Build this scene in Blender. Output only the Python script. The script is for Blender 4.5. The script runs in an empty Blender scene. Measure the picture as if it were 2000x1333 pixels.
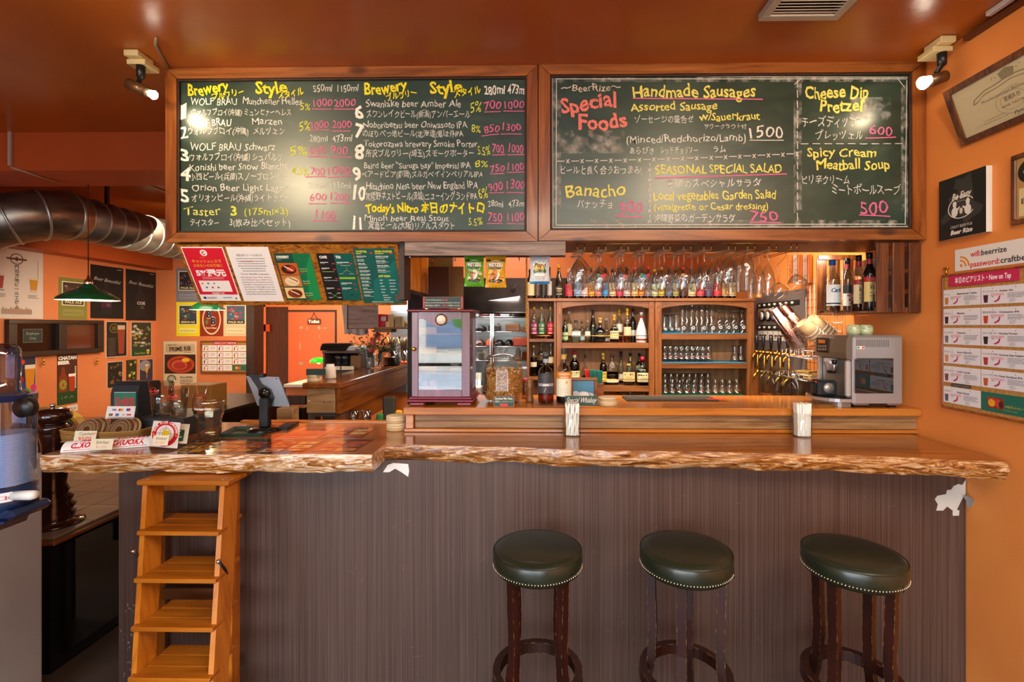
import bpy, math, random
from mathutils import Vector, Matrix
from math import sin, cos, pi, radians
rnd = random.Random(11)
scene = bpy.context.scene
C = scene.collection
# ------------------------------------------------------------------ camera
F, CX, CY, YAW, H = 940.0, 1025.0, 637.0, radians(.9), 1.67
cam = bpy.data.cameras.new('camera'); camo = bpy.data.objects.new('camera', cam); C.objects.link(camo)
cam.sensor_width = 36; cam.lens = F/2000*36
cam.shift_x = (1000-CX)/2000; cam.shift_y = (CY-666.5)/2000
cam.clip_start = .05
camo.location = (0, 0, H); camo.rotation_euler = (radians(90), 0, YAW)
scene.camera = camo
# ------------------------------------------------------------------ world and light
scene.view_settings.view_transform = 'Standard'; scene.view_settings.look = 'None'
scene.view_settings.gamma = 1; scene.view_settings.use_curve_mapping = False
scene.view_settings.exposure = 0.5
w = bpy.data.worlds.new('daylight'); scene.world = w; w.use_nodes = True
w.node_tree.nodes['Background'].inputs[0].default_value = (.82, .91, 1, 1)
w.node_tree.nodes['Background'].inputs[1].default_value = 12.0
cy = scene.cycles
cy.max_bounces = 10; cy.diffuse_bounces = 4; cy.glossy_bounces = 5; cy.transmission_bounces = 6
cy.transparent_max_bounces = 40; cy.caustics_reflective = False; cy.caustics_refractive = False
cy.sample_clamp_indirect = 4; cy.blur_glossy = .6

def lamp(name, kind, loc, energy, col=(1, 1, 1), size=.5, sy=None, aim=None, spot=None, rad=.03, blend=.5):
    l = bpy.data.lights.new(name, kind); l.energy = energy; l.color = col
    if kind == 'AREA':
        l.shape = 'RECTANGLE'; l.size = size; l.size_y = sy or size
    else:
        l.shadow_soft_size = rad
    if kind == 'SPOT':
        l.spot_size = radians(spot); l.spot_blend = blend
    o = bpy.data.objects.new(name, l); C.objects.link(o); o.location = loc
    if aim is not None:
        o.rotation_euler = (Vector(aim)-Vector(loc)).to_track_quat('-Z', 'Y').to_euler()
    return o
WARM = (1, .72, .42)
pw_ = lamp('shop_window_portal', 'AREA', (-1.5, -3.02, 1.5), 1, (1, 1, 1), 4.9, 2.4, (-1.5, 3, 1.5)); pw_.data.cycles.is_portal = True
lamp('bar_fill_light', 'AREA', (.5, 3.1, 2.9), 80, (1, .82, .62), 2.7, .3, (.6, 4.2, 1.2))  # unseen light added to brighten the back bar cabinets; no fixture
lamp('rack_fill_light', 'AREA', (.85, 2.87, 2.098), 16, (1, .86, .66), 2.0, .04, (.85, 4.25, 1.25))  # added for cabinet brightness and glass sparkle; no strip is known there
lamp('kitchen_fill_light', 'AREA', (-.35, 4.75, 2.7), 20, (1, .96, .88), 1.2, .3, (-.35, 5.2, 1.0))  # unseen fill put in for the kitchen, no tube is built
lamp('side_bar_fill_light', 'AREA', (-.9, 5.1, 1.98), 22, (1, .98, .95), 1.6, .2, (-.8, 5.5, 1.3))  # extra mid-air light to brighten the side bar area
lamp('dining_fill_light', 'AREA', (-3.5, 4.7, 2.4), 26, (1, .78, .55), 1.2, 1.2, (-4.0, 6.0, 1.2))  # invisible soft fill in mid-air for the dining corner
lamp('hall_fill_light', 'AREA', (-2.4, 5.9, 2.7), 22, (1, .85, .65), 1.0, .6, (-2.4, 7, 1.2))  # bare area light added towards the back wall, without a fixture
lamp('rear_fill_light', 'AREA', (.9, -.3, 2.9), 62, (1, .86, .68), 2.5, .6, (.6, .2, 0))  # unseen fill behind the camera, added to lift right wall and boards

# ------------------------------------------------------------------ mapping: photo pixel -> world point on a plane
def _dir(px, py):
    a = (px-CX)/F; b = -(py-CY)/F
    return (-sin(YAW)+a*cos(YAW), cos(YAW)+a*sin(YAW), b)
def at(px, py, Y):
    d = _dir(px, py); t = Y/d[1]
    return Vector((d[0]*t, Y, H+d[2]*t))
def atx(px, py, X):
    d = _dir(px, py); t = X/d[0]
    return Vector((X, d[1]*t, H+d[2]*t))
def atz(px, py, Z):
    d = _dir(px, py); t = (Z-H)/d[2]
    return Vector((d[0]*t, d[1]*t, Z))
def V(*a): return Vector(a)

# ------------------------------------------------------------------ materials
def lin(c): return c/12.92 if c <= .04045 else ((c+.055)/1.055)**2.4
def hexc(h):
    if not isinstance(h, str): return tuple(h)
    h = h.lstrip('#')
    if len(h) == 3: h = ''.join(c*2 for c in h)
    return tuple(lin(int(h[i:i+2], 16)/255) for i in (0, 2, 4))
_mc = {}
def pm(col, rough=.5, metal=0, coat=0, emit=0, bump=0, bscale=80, spec=.5, name=None):
    """plain painted, plastic or metal surface with slight procedural unevenness"""
    k = (str(col), rough, metal, coat, emit, bump, bscale, spec)
    if k in _mc: return _mc[k]
    m = bpy.data.materials.new(name or ('surface_%s' % str(col).strip('#')[:12])); m.use_nodes = True
    n = m.node_tree.nodes; L = m.node_tree.links; b = n['Principled BSDF']
    c = hexc(col)
    if emit == 0 and not bump:
        b.inputs['Base Color'].default_value = (*c, 1)
    else:
        b.inputs['Base Color'].default_value = (*c, 1)
    b.inputs['Roughness'].default_value = rough; b.inputs['Metallic'].default_value = metal
    b.inputs['Specular IOR Level'].default_value = spec
    b.inputs['Coat Weight'].default_value = coat; b.inputs['Coat Roughness'].default_value = .06
    if emit:
        b.inputs['Emission Color'].default_value = (*c, 1); b.inputs['Emission Strength'].default_value = emit
    if bump:
        t = n.new('ShaderNodeTexCoord'); z = n.new('ShaderNodeTexNoise'); z.inputs['Scale'].default_value = bscale; z.inputs['Detail'].default_value = 3
        bp = n.new('ShaderNodeBump'); bp.inputs['Strength'].default_value = bump; bp.inputs['Distance'].default_value = .01
        L.new(t.outputs['Object'], z.inputs['Vector']); L.new(z.outputs[0], bp.inputs['Height']); L.new(bp.outputs[0], b.inputs['Normal'])
    _mc[k] = m
    return m
def ramp(n, stops):
    r = n.new('ShaderNodeValToRGB'); e = r.color_ramp.elements
    while len(e) < len(stops): e.new(.5)
    for i, (p, c) in enumerate(stops):
        e[i].position = p; e[i].color = (*hexc(c), 1)
    return r
def wood(name, stops, axis='X', sc=6, rough=.4, coat=.2, knots=0, bump=.15, stretch=14, dist=1.5, spec=.5):
    m = bpy.data.materials.new(name); m.use_nodes = True
    n = m.node_tree.nodes; L = m.node_tree.links; b = n['Principled BSDF']
    t = n.new('ShaderNodeTexCoord'); mp = n.new('ShaderNodeMapping')
    s = [sc*stretch/4]*3; s['XYZ'.index(axis)] = sc/4
    mp.inputs['Scale'].default_value = s
    z = n.new('ShaderNodeTexNoise'); z.inputs['Scale'].default_value = 1; z.inputs['Detail'].default_value = 6; z.inputs['Distortion'].default_value = dist; z.inputs['Roughness'].default_value = .62
    r = ramp(n, stops)
    L.new(t.outputs['Object'], mp.inputs[0]); L.new(mp.outputs[0], z.inputs[0]); L.new(z.outputs[0], r.inputs[0])
    out = r.outputs[0]
    if knots:
        mk = n.new('ShaderNodeMapping'); ks = [7.0]*3; ks['XYZ'.index(axis)] = 3.2; mk.inputs['Scale'].default_value = ks
        v = n.new('ShaderNodeTexVoronoi'); v.inputs['Scale'].default_value = 1
        L.new(t.outputs['Object'], mk.inputs[0]); L.new(mk.outputs[0], v.inputs['Vector'])
        kr = ramp(n, [(0, '#201008'), (.10, '#603818'), (.2, '#ffffff')])
        mx = n.new('ShaderNodeMix'); mx.data_type = 'RGBA'; mx.blend_type = 'MULTIPLY'; mx.inputs[0].default_value = knots
        L.new(v.outputs['Distance'], kr.inputs[0]); L.new(out, mx.inputs[6]); L.new(kr.outputs[0], mx.inputs[7]); out = mx.outputs[2]
    L.new(out, b.inputs['Base Color'])
    b.inputs['Roughness'].default_value = rough; b.inputs['Coat Weight'].default_value = coat; b.inputs['Coat Roughness'].default_value = .12
    b.inputs['Specular IOR Level'].default_value = spec
    if bump:
        bp = n.new('ShaderNodeBump'); bp.inputs['Strength'].default_value = bump; bp.inputs['Distance'].default_value = .004
        L.new(z.outputs[0], bp.inputs['Height']); L.new(bp.outputs[0], b.inputs['Normal'])
    return m
def noisy(name, stops, sc=5, detail=4, rough=.6, bump=.1, bdist=.004, bsc=None, metal=0, coat=0, scale3=(1, 1, 1), spec=.5, dist=0):
    m = bpy.data.materials.new(name); m.use_nodes = True
    n = m.node_tree.nodes; L = m.node_tree.links; b = n['Principled BSDF']
    t = n.new('ShaderNodeTexCoord'); mp = n.new('ShaderNodeMapping'); mp.inputs['Scale'].default_value = scale3
    z = n.new('ShaderNodeTexNoise'); z.inputs['Scale'].default_value = sc; z.inputs['Detail'].default_value = detail; z.inputs['Distortion'].default_value = dist
    r = ramp(n, stops); L.new(t.outputs['Object'], mp.inputs[0]); L.new(mp.outputs[0], z.inputs[0]); L.new(z.outputs[0], r.inputs[0]); L.new(r.outputs[0], b.inputs['Base Color'])
    b.inputs['Roughness'].default_value = rough; b.inputs['Metallic'].default_value = metal; b.inputs['Coat Weight'].default_value = coat
    b.inputs['Specular IOR Level'].default_value = spec
    if bump:
        z2 = z
        if bsc:
            z2 = n.new('ShaderNodeTexNoise'); z2.inputs['Scale'].default_value = bsc; z2.inputs['Detail'].default_value = 3; L.new(mp.outputs[0], z2.inputs[0])
        bp = n.new('ShaderNodeBump'); bp.inputs['Strength'].default_value = bump; bp.inputs['Distance'].default_value = bdist
        L.new(z2.outputs[0], bp.inputs['Height']); L.new(bp.outputs[0], b.inputs['Normal'])
    return m
def clear(col='#ffffff', edge=.35, gloss=.12, rough=.02, key='', edgecol=None):
    """thin clear material: see-through with a fresnel-like sheen growing to the silhouette"""
    k = ('clear', str(col), edge, gloss, rough, key)
    if k in _mc: return _mc[k]
    m = bpy.data.materials.new('glass_%s' % str(col).strip('#')); m.use_nodes = True
    n = m.node_tree.nodes; L = m.node_tree.links
    n.remove(n['Principled BSDF']); o = n['Material Output']
    lw = n.new('ShaderNodeLayerWeight'); lw.inputs[0].default_value = .35
    tr = n.new('ShaderNodeBsdfTransparent'); gl = n.new('ShaderNodeBsdfGlossy'); gl.inputs['Roughness'].default_value = rough
    c = hexc(col); e = hexc(edgecol) if edgecol else tuple(v*(.82 if min(c) > .6 else .5) for v in c)
    mc = n.new('ShaderNodeMix'); mc.data_type = 'RGBA'; mc.inputs[6].default_value = (*c, 1); mc.inputs[7].default_value = (*e, 1)
    L.new(lw.outputs['Facing'], mc.inputs[0]); L.new(mc.outputs[2], tr.inputs[0])
    ma = n.new('ShaderNodeMath'); ma.operation = 'MULTIPLY_ADD'; ma.inputs[1].default_value = edge; ma.inputs[2].default_value = gloss; ma.use_clamp = True
    pw = n.new('ShaderNodeMath'); pw.operation = 'POWER'; pw.inputs[1].default_value = 2.6; lw2 = n.new('ShaderNodeLayerWeight'); lw2.inputs[0].default_value = .5; L.new(lw2.outputs['Facing'], pw.inputs[0]); L.new(pw.outputs[0], ma.inputs[0])
    mx = n.new('ShaderNodeMixShader'); L.new(ma.outputs[0], mx.inputs[0]); L.new(tr.outputs[0], mx.inputs[1]); L.new(gl.outputs[0], mx.inputs[2])
    L.new(mx.outputs[0], o.inputs[0])
    _mc[k] = m
    return m
def chalk(col):
    k = ('chalk', col)
    if k in _mc: return _mc[k]
    m = bpy.data.materials.new('chalk_%s' % col.strip('#')); m.use_nodes = True
    n = m.node_tree.nodes; L = m.node_tree.links; b = n['Principled BSDF']; o = n['Material Output']
    b.inputs['Base Color'].default_value = (*hexc(col), 1); b.inputs['Roughness'].default_value = .95; b.inputs['Specular IOR Level'].default_value = .1
    t = n.new('ShaderNodeTexCoord'); z = n.new('ShaderNodeTexNoise'); z.inputs['Scale'].default_value = 240; z.inputs['Detail'].default_value = 2
    r = n.new('ShaderNodeMapRange'); r.inputs[1].default_value = .32; r.inputs[2].default_value = .50; r.inputs[3].default_value = .45
    tr = n.new('ShaderNodeBsdfTransparent'); mx = n.new('ShaderNodeMixShader')
    L.new(t.outputs['Object'], z.inputs[0]); L.new(z.outputs[0], r.inputs[0]); L.new(r.outputs[0], mx.inputs[0]); L.new(tr.outputs[0], mx.inputs[1]); L.new(b.outputs[0], mx.inputs[2]); L.new(mx.outputs[0], o.inputs[0])
    _mc[k] = m
    return m

# ------------------------------------------------------------------ mesh builder
class MB:
    def __init__(s): s.v = []; s.f = []; s.m = []; s.sm = []; s.mats = []
    def mi(s, m):
        for i, x in enumerate(s.mats):
            if x is m: return i
        s.mats.append(m); return len(s.mats)-1
    def add(s, vs, fs, m, smooth=False, M=None):
        k = len(s.v); i = s.mi(m)
        for p in vs: s.v.append(tuple(M @ Vector(p)) if M is not None else tuple(p))
        for f in fs: s.f.append([k+j for j in f]); s.m.append(i); s.sm.append(smooth)
        return s
    def box(s, x0, x1, y0, y1, z0, z1, m, bev=0, M=None):
        if x0 > x1: x0, x1 = x1, x0
        if y0 > y1: y0, y1 = y1, y0
        if z0 > z1: z0, z1 = z1, z0
        if not bev:
            vs = [(x, y, z) for x in (x0, x1) for y in (y0, y1) for z in (z0, z1)]
            return s.add(vs, [(0, 1, 3, 2), (4, 6, 7, 5), (0, 4, 5, 1), (2, 3, 7, 6), (0, 2, 6, 4), (1, 5, 7, 3)], m, M=M)
        b = min(bev, (x1-x0)*.49, (y1-y0)*.49, (z1-z0)*.49)
        X, Y, Z = (x0, x1), (y0, y1), (z0, z1); vs = []; idx = {}
        for i in (0, 1):
            for j in (0, 1):
                for k in (0, 1):
                    sx, sy, sz = (1-2*i)*b, (1-2*j)*b, (1-2*k)*b
                    for a, p in enumerate([(X[i], Y[j]+sy, Z[k]+sz), (X[i]+sx, Y[j], Z[k]+sz), (X[i]+sx, Y[j]+sy, Z[k])]):
                        idx[(i, j, k, a)] = len(vs); vs.append(p)
        fs = []
        for i in (0, 1): fs.append([idx[(i, j, k, 0)] for j, k in ((0, 0), (1, 0), (1, 1), (0, 1))])
        for j in (0, 1): fs.append([idx[(i, j, k, 1)] for i, k in ((0, 0), (1, 0), (1, 1), (0, 1))])
        for k in (0, 1): fs.append([idx[(i, j, k, 2)] for i, j in ((0, 0), (1, 0), (1, 1), (0, 1))])
        for i in (0, 1):
            for j in (0, 1): fs.append([idx[(i, j, 0, 0)], idx[(i, j, 1, 0)], idx[(i, j, 1, 1)], idx[(i, j, 0, 1)]])
        for i in (0, 1):
            for k in (0, 1): fs.append([idx[(i, 0, k, 0)], idx[(i, 1, k, 0)], idx[(i, 1, k, 2)], idx[(i, 0, k, 2)]])
        for j in (0, 1):
            for k in (0, 1): fs.append([idx[(0, j, k, 1)], idx[(1, j, k, 1)], idx[(1, j, k, 2)], idx[(0, j, k, 2)]])
        for i in (0, 1):
            for j in (0, 1):
                for k in (0, 1): fs.append([idx[(i, j, k, a)] for a in range(3)])
        return s.add(vs, fs, m, M=M)
    def lathe(s, prof, m, seg=20, c=(0, 0, 0), M=None, smooth=True, sx=1, sy=1, pw=2):
        vs = []; fs = []; ring = []
        for r, z in prof:
            if r < 1e-6:
                ring.append([len(vs)]); vs.append((c[0], c[1], c[2]+z))
            else:
                q = []
                for i in range(seg):
                    a = 2*pi*i/seg; ca, sa = cos(a), sin(a)
                    if pw != 2:
                        k = (abs(ca)**pw+abs(sa)**pw)**(-1/pw); ca *= k; sa *= k
                    q.append(len(vs)); vs.append((c[0]+r*ca*sx, c[1]+r*sa*sy, c[2]+z))
                ring.append(q)
        for a, b in zip(ring, ring[1:]):
            if len(a) == 1 and len(b) == 1: continue
            for i in range(seg):
                j = (i+1) % seg
                if len(a) == 1: fs.append((a[0], b[i], b[j]))
                elif len(b) == 1: fs.append((a[i], a[j], b[0]))
                else: fs.append((a[i], a[j], b[j], b[i]))
        return s.add(vs, fs, m, smooth, M)
    def cyl(s, c, r, z0, z1, m, seg=20, M=None, smooth=True, r2=None):
        r2 = r if r2 is None else r2
        return s.lathe([(0, z0), (r, z0), (r, z0), (r2, z1), (r2, z1), (0, z1)], m, seg, c, M, smooth)
    def tube(s, path, r, m, seg=8, closed=False, smooth=True, M=None, caps=True):
        P = [Vector(p) for p in path]; n = len(P); vs = []; fs = []; up = None
        for i in range(n):
            if closed: d = P[(i+1) % n]-P[i-1]
            else: d = P[min(i+1, n-1)]-P[max(i-1, 0)]
            if d.length < 1e-9: d = Vector((0, 0, 1))
            d.normalize()
            if up is None:
                up = Vector((0, 0, 1)) if abs(d.z) < .9 else Vector((1, 0, 0))
            u = (up-d*up.dot(d))
            if u.length < 1e-6: u = d.orthogonal()
            u.normalize(); up = u; w_ = d.cross(u)
            rr = r[i] if isinstance(r, (list, tuple)) else r
            for k in range(seg):
                a = 2*pi*k/seg; vs.append(P[i]+u*(cos(a)*rr)+w_*(sin(a)*rr))
        for i in range(n if closed else n-1):
            a = i*seg; b = ((i+1) % n)*seg
            for k in range(seg): fs.append((a+k, a+(k+1) % seg, b+(k+1) % seg, b+k))
        if not closed and caps:
            fs.append(tuple(range(seg-1, -1, -1))); fs.append(tuple((n-1)*seg+k for k in range(seg)))
        return s.add(vs, fs, m, smooth, M)
    def prism(s, poly, d, m, o=(0, 0, 0), u=(1, 0, 0), v=(0, 0, 1), M=None):
        """polygon in the (u, v) plane at o, pushed along the vector d"""
        o, u, v, d = Vector(o), Vector(u), Vector(v), Vector(d); n = len(poly)
        a = [o+u*p[0]+v*p[1] for p in poly]; vs = a+[p+d for p in a]
        fs = [tuple(range(n)), tuple(range(2*n-1, n-1, -1))]+[(i, i+n, (i+1) % n+n, (i+1) % n) for i in range(n)]
        return s.add(vs, fs, m, M=M)
    def ball(s, c, r, m, seg=14, sx=1, sy=1, sz=1, M=None):
        k = max(4, seg//2)
        return s.lathe([(r*sin(pi*i/k), -r*sz*cos(pi*i/k)) for i in range(k+1)], m, seg, c, M, True, sx, sy)
    def build(s, name, parent=None, origin=None, rz=0, norm=True):
        if origin is None: origin = (0, 0, 0)
        o_ = Vector(origin)
        me = bpy.data.meshes.new(name)
        me.from_pydata([(p[0]-o_[0], p[1]-o_[1], p[2]-o_[2]) for p in s.v], [], s.f)
        for m in s.mats: me.materials.append(m)
        me.polygons.foreach_set('material_index', s.m); me.polygons.foreach_set('use_smooth', s.sm)
        if norm:
            import bmesh
            b = bmesh.new(); b.from_mesh(me); bmesh.ops.recalc_face_normals(b, faces=b.faces); b.to_mesh(me); b.free()
        me.update()
        o = bpy.data.objects.new(name, me); C.objects.link(o)
        o.location = origin
        if rz: o.rotation_euler = (0, 0, rz)
        if parent is not None: o.parent = parent
        return o
def tag(o, label=None, cat=None, group=None, kind=None):
    if label: o['label'] = label
    if cat: o['category'] = cat
    if group: o['group'] = group
    if kind: o['kind'] = kind
    return o
def thing(name, label, cat, loc=(0, 0, 0), rz=0, group=None):
    o = bpy.data.objects.new(name, None); C.objects.link(o); o.location = loc; o.rotation_euler = (0, 0, rz); o.empty_display_size = .05
    return tag(o, label, cat, group)
def struct(mb, name, origin=None): return tag(mb.build(name, None, origin), kind='structure')
def dup(src, loc, rz=0, label=None, group=None):
    r = src.copy(); C.objects.link(r); r.location = loc; r.rotation_euler = (0, 0, rz)
    if label: r['label'] = label
    if group: r['group'] = group
    for c in list(src.children):
        d = c.copy(); C.objects.link(d); d.parent = r
        for g in list(c.children):
            e = g.copy(); C.objects.link(e); e.parent = d
    return r
def centre(mb):
    xs = [p[0] for p in mb.v]; ys = [p[1] for p in mb.v]; zs = [p[2] for p in mb.v]
    return ((min(xs)+max(xs))/2, (min(ys)+max(ys))/2, min(zs))

# ------------------------------------------------------------------ flat print
_tc = {}
def tmesh(body, bold=0.0, sp=1.0):
    k = (body, bold, sp)
    if k not in _tc:
        cu = bpy.data.curves.new('t', 'FONT'); cu.body = body; cu.offset = bold; cu.resolution_u = 2; cu.space_character = sp
        o = bpy.data.objects.new('t', cu)
        me = bpy.data.meshes.new_from_object(o)
        vs = [(v.co.x, v.co.y) for v in me.vertices]; fs = [list(p.vertices) for p in me.polygons]
        if vs:
            x0 = min(v[0] for v in vs); x1 = max(v[0] for v in vs)
        else: x0, x1 = 0, 1
        _tc[k] = ([(v[0]-x0, v[1]) for v in vs], fs, x1-x0)
        bpy.data.objects.remove(o); bpy.data.curves.remove(cu); bpy.data.meshes.remove(me)
    return _tc[k]
class Sheet:
    """flat print in sheet units (u right, v down); fn(u, v, lift) gives the world point"""
    def __init__(s, fn, mb=None, eps=.0004, prec=None):
        s.fn = fn; s.mb = mb or MB(); s.l = 1; s.eps = eps; s.pr = dict(rough=.45)
        if prec: s.pr = prec
    def mat(s, c): return c if not isinstance(c, str) else pm(c, **s.pr)
    def _p(s, pts):
        s.l += .03; return [s.fn(u, v, s.l*s.eps) for u, v in pts]
    def poly(s, pts, c):
        s.mb.add(s._p(pts), [tuple(range(len(pts)))], s.mat(c)); return s
    def rect(s, u0, v0, u1, v1, c, n=1):
        us = [u0+(u1-u0)*i/n for i in range(n+1)]
        vs = s._p([(u, v0) for u in us]+[(u, v1) for u in us])
        s.mb.add(vs, [(i, i+1, n+2+i, n+1+i) for i in range(n)], s.mat(c)); return s
    def ell(s, u, v, ru, rv, c, n=20, a0=0, a1=360):
        return s.poly([(u+ru*cos(radians(a0+(a1-a0)*i/n)), v+rv*sin(radians(a0+(a1-a0)*i/n))) for i in range(n if a1-a0 == 360 else n+1)], c)
    def ring(s, u, v, r0, r1, c, n=24, a0=0, a1=360, asp=1):
        pts = []
        for i in range(n+1):
            a = radians(a0+(a1-a0)*i/n); pts.append((cos(a), sin(a)))
        vs = s._p([(u+r0*p[0], v+r0*asp*p[1]) for p in pts]+[(u+r1*p[0], v+r1*asp*p[1]) for p in pts])
        s.mb.add(vs, [(i, i+1, n+2+i, n+1+i) for i in range(n)], s.mat(c)); return s
    def line(s, pts, w_, c):
        for (x0, y0), (x1, y1) in zip(pts, pts[1:]):
            d = math.hypot(x1-x0, y1-y0) or 1; nx, ny = -(y1-y0)/d*w_/2, (x1-x0)/d*w_/2
            s.poly([(x0+nx, y0+ny), (x1+nx, y1+ny), (x1-nx, y1-ny), (x0-nx, y0-ny)], c)
        return s
    def text(s, u, v, body, size, c, w=None, rot=0, bold=0.0, sh=0.0, al='l', wob=0.0, sp=1.0):
        vs, fs, tw = tmesh(body, bold, sp)
        k = size if w is None else w/tw
        wd = tw*k; off = {'l': 0, 'c': -wd/2, 'r': -wd}[al]; cr, sr = cos(radians(rot)), sin(radians(rot)); ph = rnd.random()*6
        out = []
        for x, y in vs:
            X = x*k+off; Yy = y*size
            if wob:
                q = x*k/size
                Yy += wob*size*(sin(q*3.1+ph)*.06+sin(q*7.3+ph*2)*.03); X += Yy*(sh+wob*.12*sin(q*2.3+ph))+wob*size*.025*sin(y*9+q*3)
                Yy *= 1+wob*.08*sin(q*5+ph)
            else: X += Yy*sh
            out.append((u+X*cr+Yy*sr, v+X*sr-Yy*cr))
        s.l += .03; s.mb.add([s.fn(a, b, s.l*s.eps) for a, b in out], fs, s.mat(c)); return s
    def up(s, k=1): s.l += k; return s
def quadfn(TL, TR, BL, W, Hh, side=None):
    TL, TR, BL = Vector(TL), Vector(TR), Vector(BL); U = (TR-TL)/W; Vv = (BL-TL)/Hh; n = U.cross(Vv).normalized()
    if n.dot(Vector((0, 0, H))-TL if side is None else Vector(side)) < 0: n = -n
    return (lambda u, v, l: TL+U*u+Vv*v+n*l), n
def cylfn(r, z0, hh, W, Hh, a0=-90, span=150, c=(0, 0)):
    """print wrapped round an upright cylinder facing the angle a0"""
    return lambda u, v, l: Vector((c[0]+(r+l)*cos(radians(a0+(u/W-.5)*span)), c[1]+(r+l)*sin(radians(a0+(u/W-.5)*span)), z0+hh*(1-v/Hh)))
def card(TL, TR, BL, W, Hh, thick, base, edge=None, side=None):
    """a thin rigid sheet with its front at the given corners; returns a Sheet to print on"""
    fn, n = quadfn(TL, TR, BL, W, Hh, side); mb = MB()
    p = [fn(0, 0, 0), fn(W, 0, 0), fn(W, Hh, 0), fn(0, Hh, 0)]; q = [a-n*thick for a in p]
    bm_ = base if not isinstance(base, str) else pm(base, .5)
    mb.add(p+q, [(0, 1, 2, 3)], bm_)
    mb.add(p+q, [(7, 6, 5, 4), (0, 4, 5, 1), (1, 5, 6, 2), (2, 6, 7, 3), (3, 7, 4, 0)], edge or bm_)
    return Sheet(fn, mb)
def cardpx(x0, y0, x1, y1, Y, thick, base, W=None, Hh=None, edge=None):
    return card(at(x0, y0, Y), at(x1, y0, Y), at(x0, y1, Y), W or (x1-x0), Hh or (y1-y0), thick, base, edge)
def put(sh, name, label=None, cat=None, parent=None, group=None):
    c = centre(sh.mb)
    if parent is not None: c = (0, 0, 0)
    return tag(sh.mb.build(name, parent, c, norm=False), label, cat, group)
# ------------------------------------------------------------------ shared surfaces
W_SLAB_TOP = wood('polished_slab', [(.25, '#5c2e10'), (.45, '#8e5020'), (.6, '#ae6c2c'), (.8, '#6e3814')], 'X', 4.5, .16, .5, 0, .03, 16, 2)
W_EDGE = wood('live_edge_bark_glints', [(.28, '#2e1608'), (.42, '#7a4418'), (.52, '#a86e2e'), (.60, '#d8b890'), (.68, '#8a5526'), (.8, '#5a3014')], 'X', 16, .28, .5, 0, .7, 9, 2.5)  # palest stop puts lacquer reflections into the wood colour, beside real veins
W_EDGE2 = wood('live_edge_pale_glints', [(.28, '#5a3010'), (.42, '#9a5c22'), (.50, '#c89858'), (.57, '#f0e0cc'), (.66, '#b07a3c'), (.8, '#6e4018')], 'X', 13, .26, .5, 0, .7, 9, 3)  # near-white streaks are lacquer reflections painted in among the pale veins
W_PINE = wood('stained_pine', [(.3, '#5e3013'), (.5, '#8c5022'), (.7, '#a8672e')], 'X', 6, .34, .25, .7, .06, 16, 1)
W_PINEZ = wood('stained_pine_upright', [(.3, '#5a2a0e'), (.5, '#884818'), (.7, '#a4622a')], 'Z', 6, .34, .25, .7, .06, 16, 1)
W_COUNTER = wood('varnished_cedar', [(.25, '#8a4a18'), (.5, '#b8702a'), (.75, '#c98538')], 'X', 4, .22, .4, .35, .05, 16, 1)
W_PLANK = wood('bare_grey_plank', [(.3, '#6e4a2c'), (.5, '#957048'), (.75, '#b08a60')], 'X', 5, .5, .1, .4, .1, 14, 2)
W_GREY = wood('weathered_grey_wood', [(.3, '#4a3a30'), (.5, '#857066'), (.7, '#a08c80'), (.85, '#6a4c38')], 'X', 6, .5, 0, .4, .15, 12, 2.5)
W_CAB = wood('walnut_cabinet', [(.3, '#5c3016'), (.5, '#885228'), (.75, '#9e6434')], 'Z', 6, .35, .2, 0, .04, 14, 1)
W_CABX = wood('walnut_cabinet_flat', [(.3, '#5c3016'), (.5, '#845028'), (.75, '#9e6434')], 'X', 6, .35, .2, 0, .04, 14, 1)
W_CABIN = wood('cabinet_back_boards', [(.3, '#946444'), (.5, '#b07c54'), (.75, '#c08e64')], 'Z', 9, .5, 0, 0, .05, 16, .6)
W_DARK = wood('dark_stained_wood', [(.3, '#1c0f08'), (.5, '#2e190e'), (.75, '#402616')], 'Z', 6, .55, 0, 0, .05)
W_CRATE = wood('oiled_crate_wood', [(.3, '#2c1408'), (.5, '#5e3116'), (.7, '#8a5226')], 'Z', 8, .38, .2, .3, .08, 10, 2)
W_LADDER = wood('golden_ladder_wood', [(.3, '#a45a10'), (.5, '#c6761c'), (.75, '#d68a2c')], 'Z', 6, .35, .25, .15, .04, 12, 1)
W_LADDERX = wood('golden_ladder_tread', [(.3, '#8c4a0c'), (.5, '#b06414'), (.75, '#c4781e')], 'X', 6, .35, .25, .15, .04, 12, 1)
W_MAHOG = wood('mahogany_stool_wood', [(.3, '#2c0f06'), (.5, '#4a1c0c'), (.75, '#5c2812')], 'Z', 5, .3, .4, 0, .03, 12, 1)
W_OSB = noisy('strand_board', [(.3, '#4a2408'), (.45, '#8a5010'), (.58, '#b87a20'), (.72, '#6e3c0c')], 30, 4, .45, .3, .004, None, 0, .2, (.7, 1, 2.6), dist=1.2)
W_ORANGEP = wood('orange_panelling', [(.3, '#b06414'), (.5, '#e09028'), (.75, '#eca038')], 'Z', 9, .4, .2, 0, .1, 10, 2)
PAINT = noisy('orange_paint', [(.3, '#cc7646'), (.7, '#d68250')], 2.5, 3, .5, .18, .003, 90, spec=.4)
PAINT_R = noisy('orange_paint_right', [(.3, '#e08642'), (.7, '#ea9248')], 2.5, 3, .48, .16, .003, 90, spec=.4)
CEIL = noisy('glossy_brown_orange_ceiling', [(.3, '#a8561a'), (.7, '#b4621e')], 2, 3, .26, .22, .004, 30, spec=.5)
PAINT_D = noisy('deep_orange_paint', [(.3, '#a8481c'), (.7, '#b45222')], 2.5, 3, .5, .15, .003, 70, spec=.4)
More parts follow.
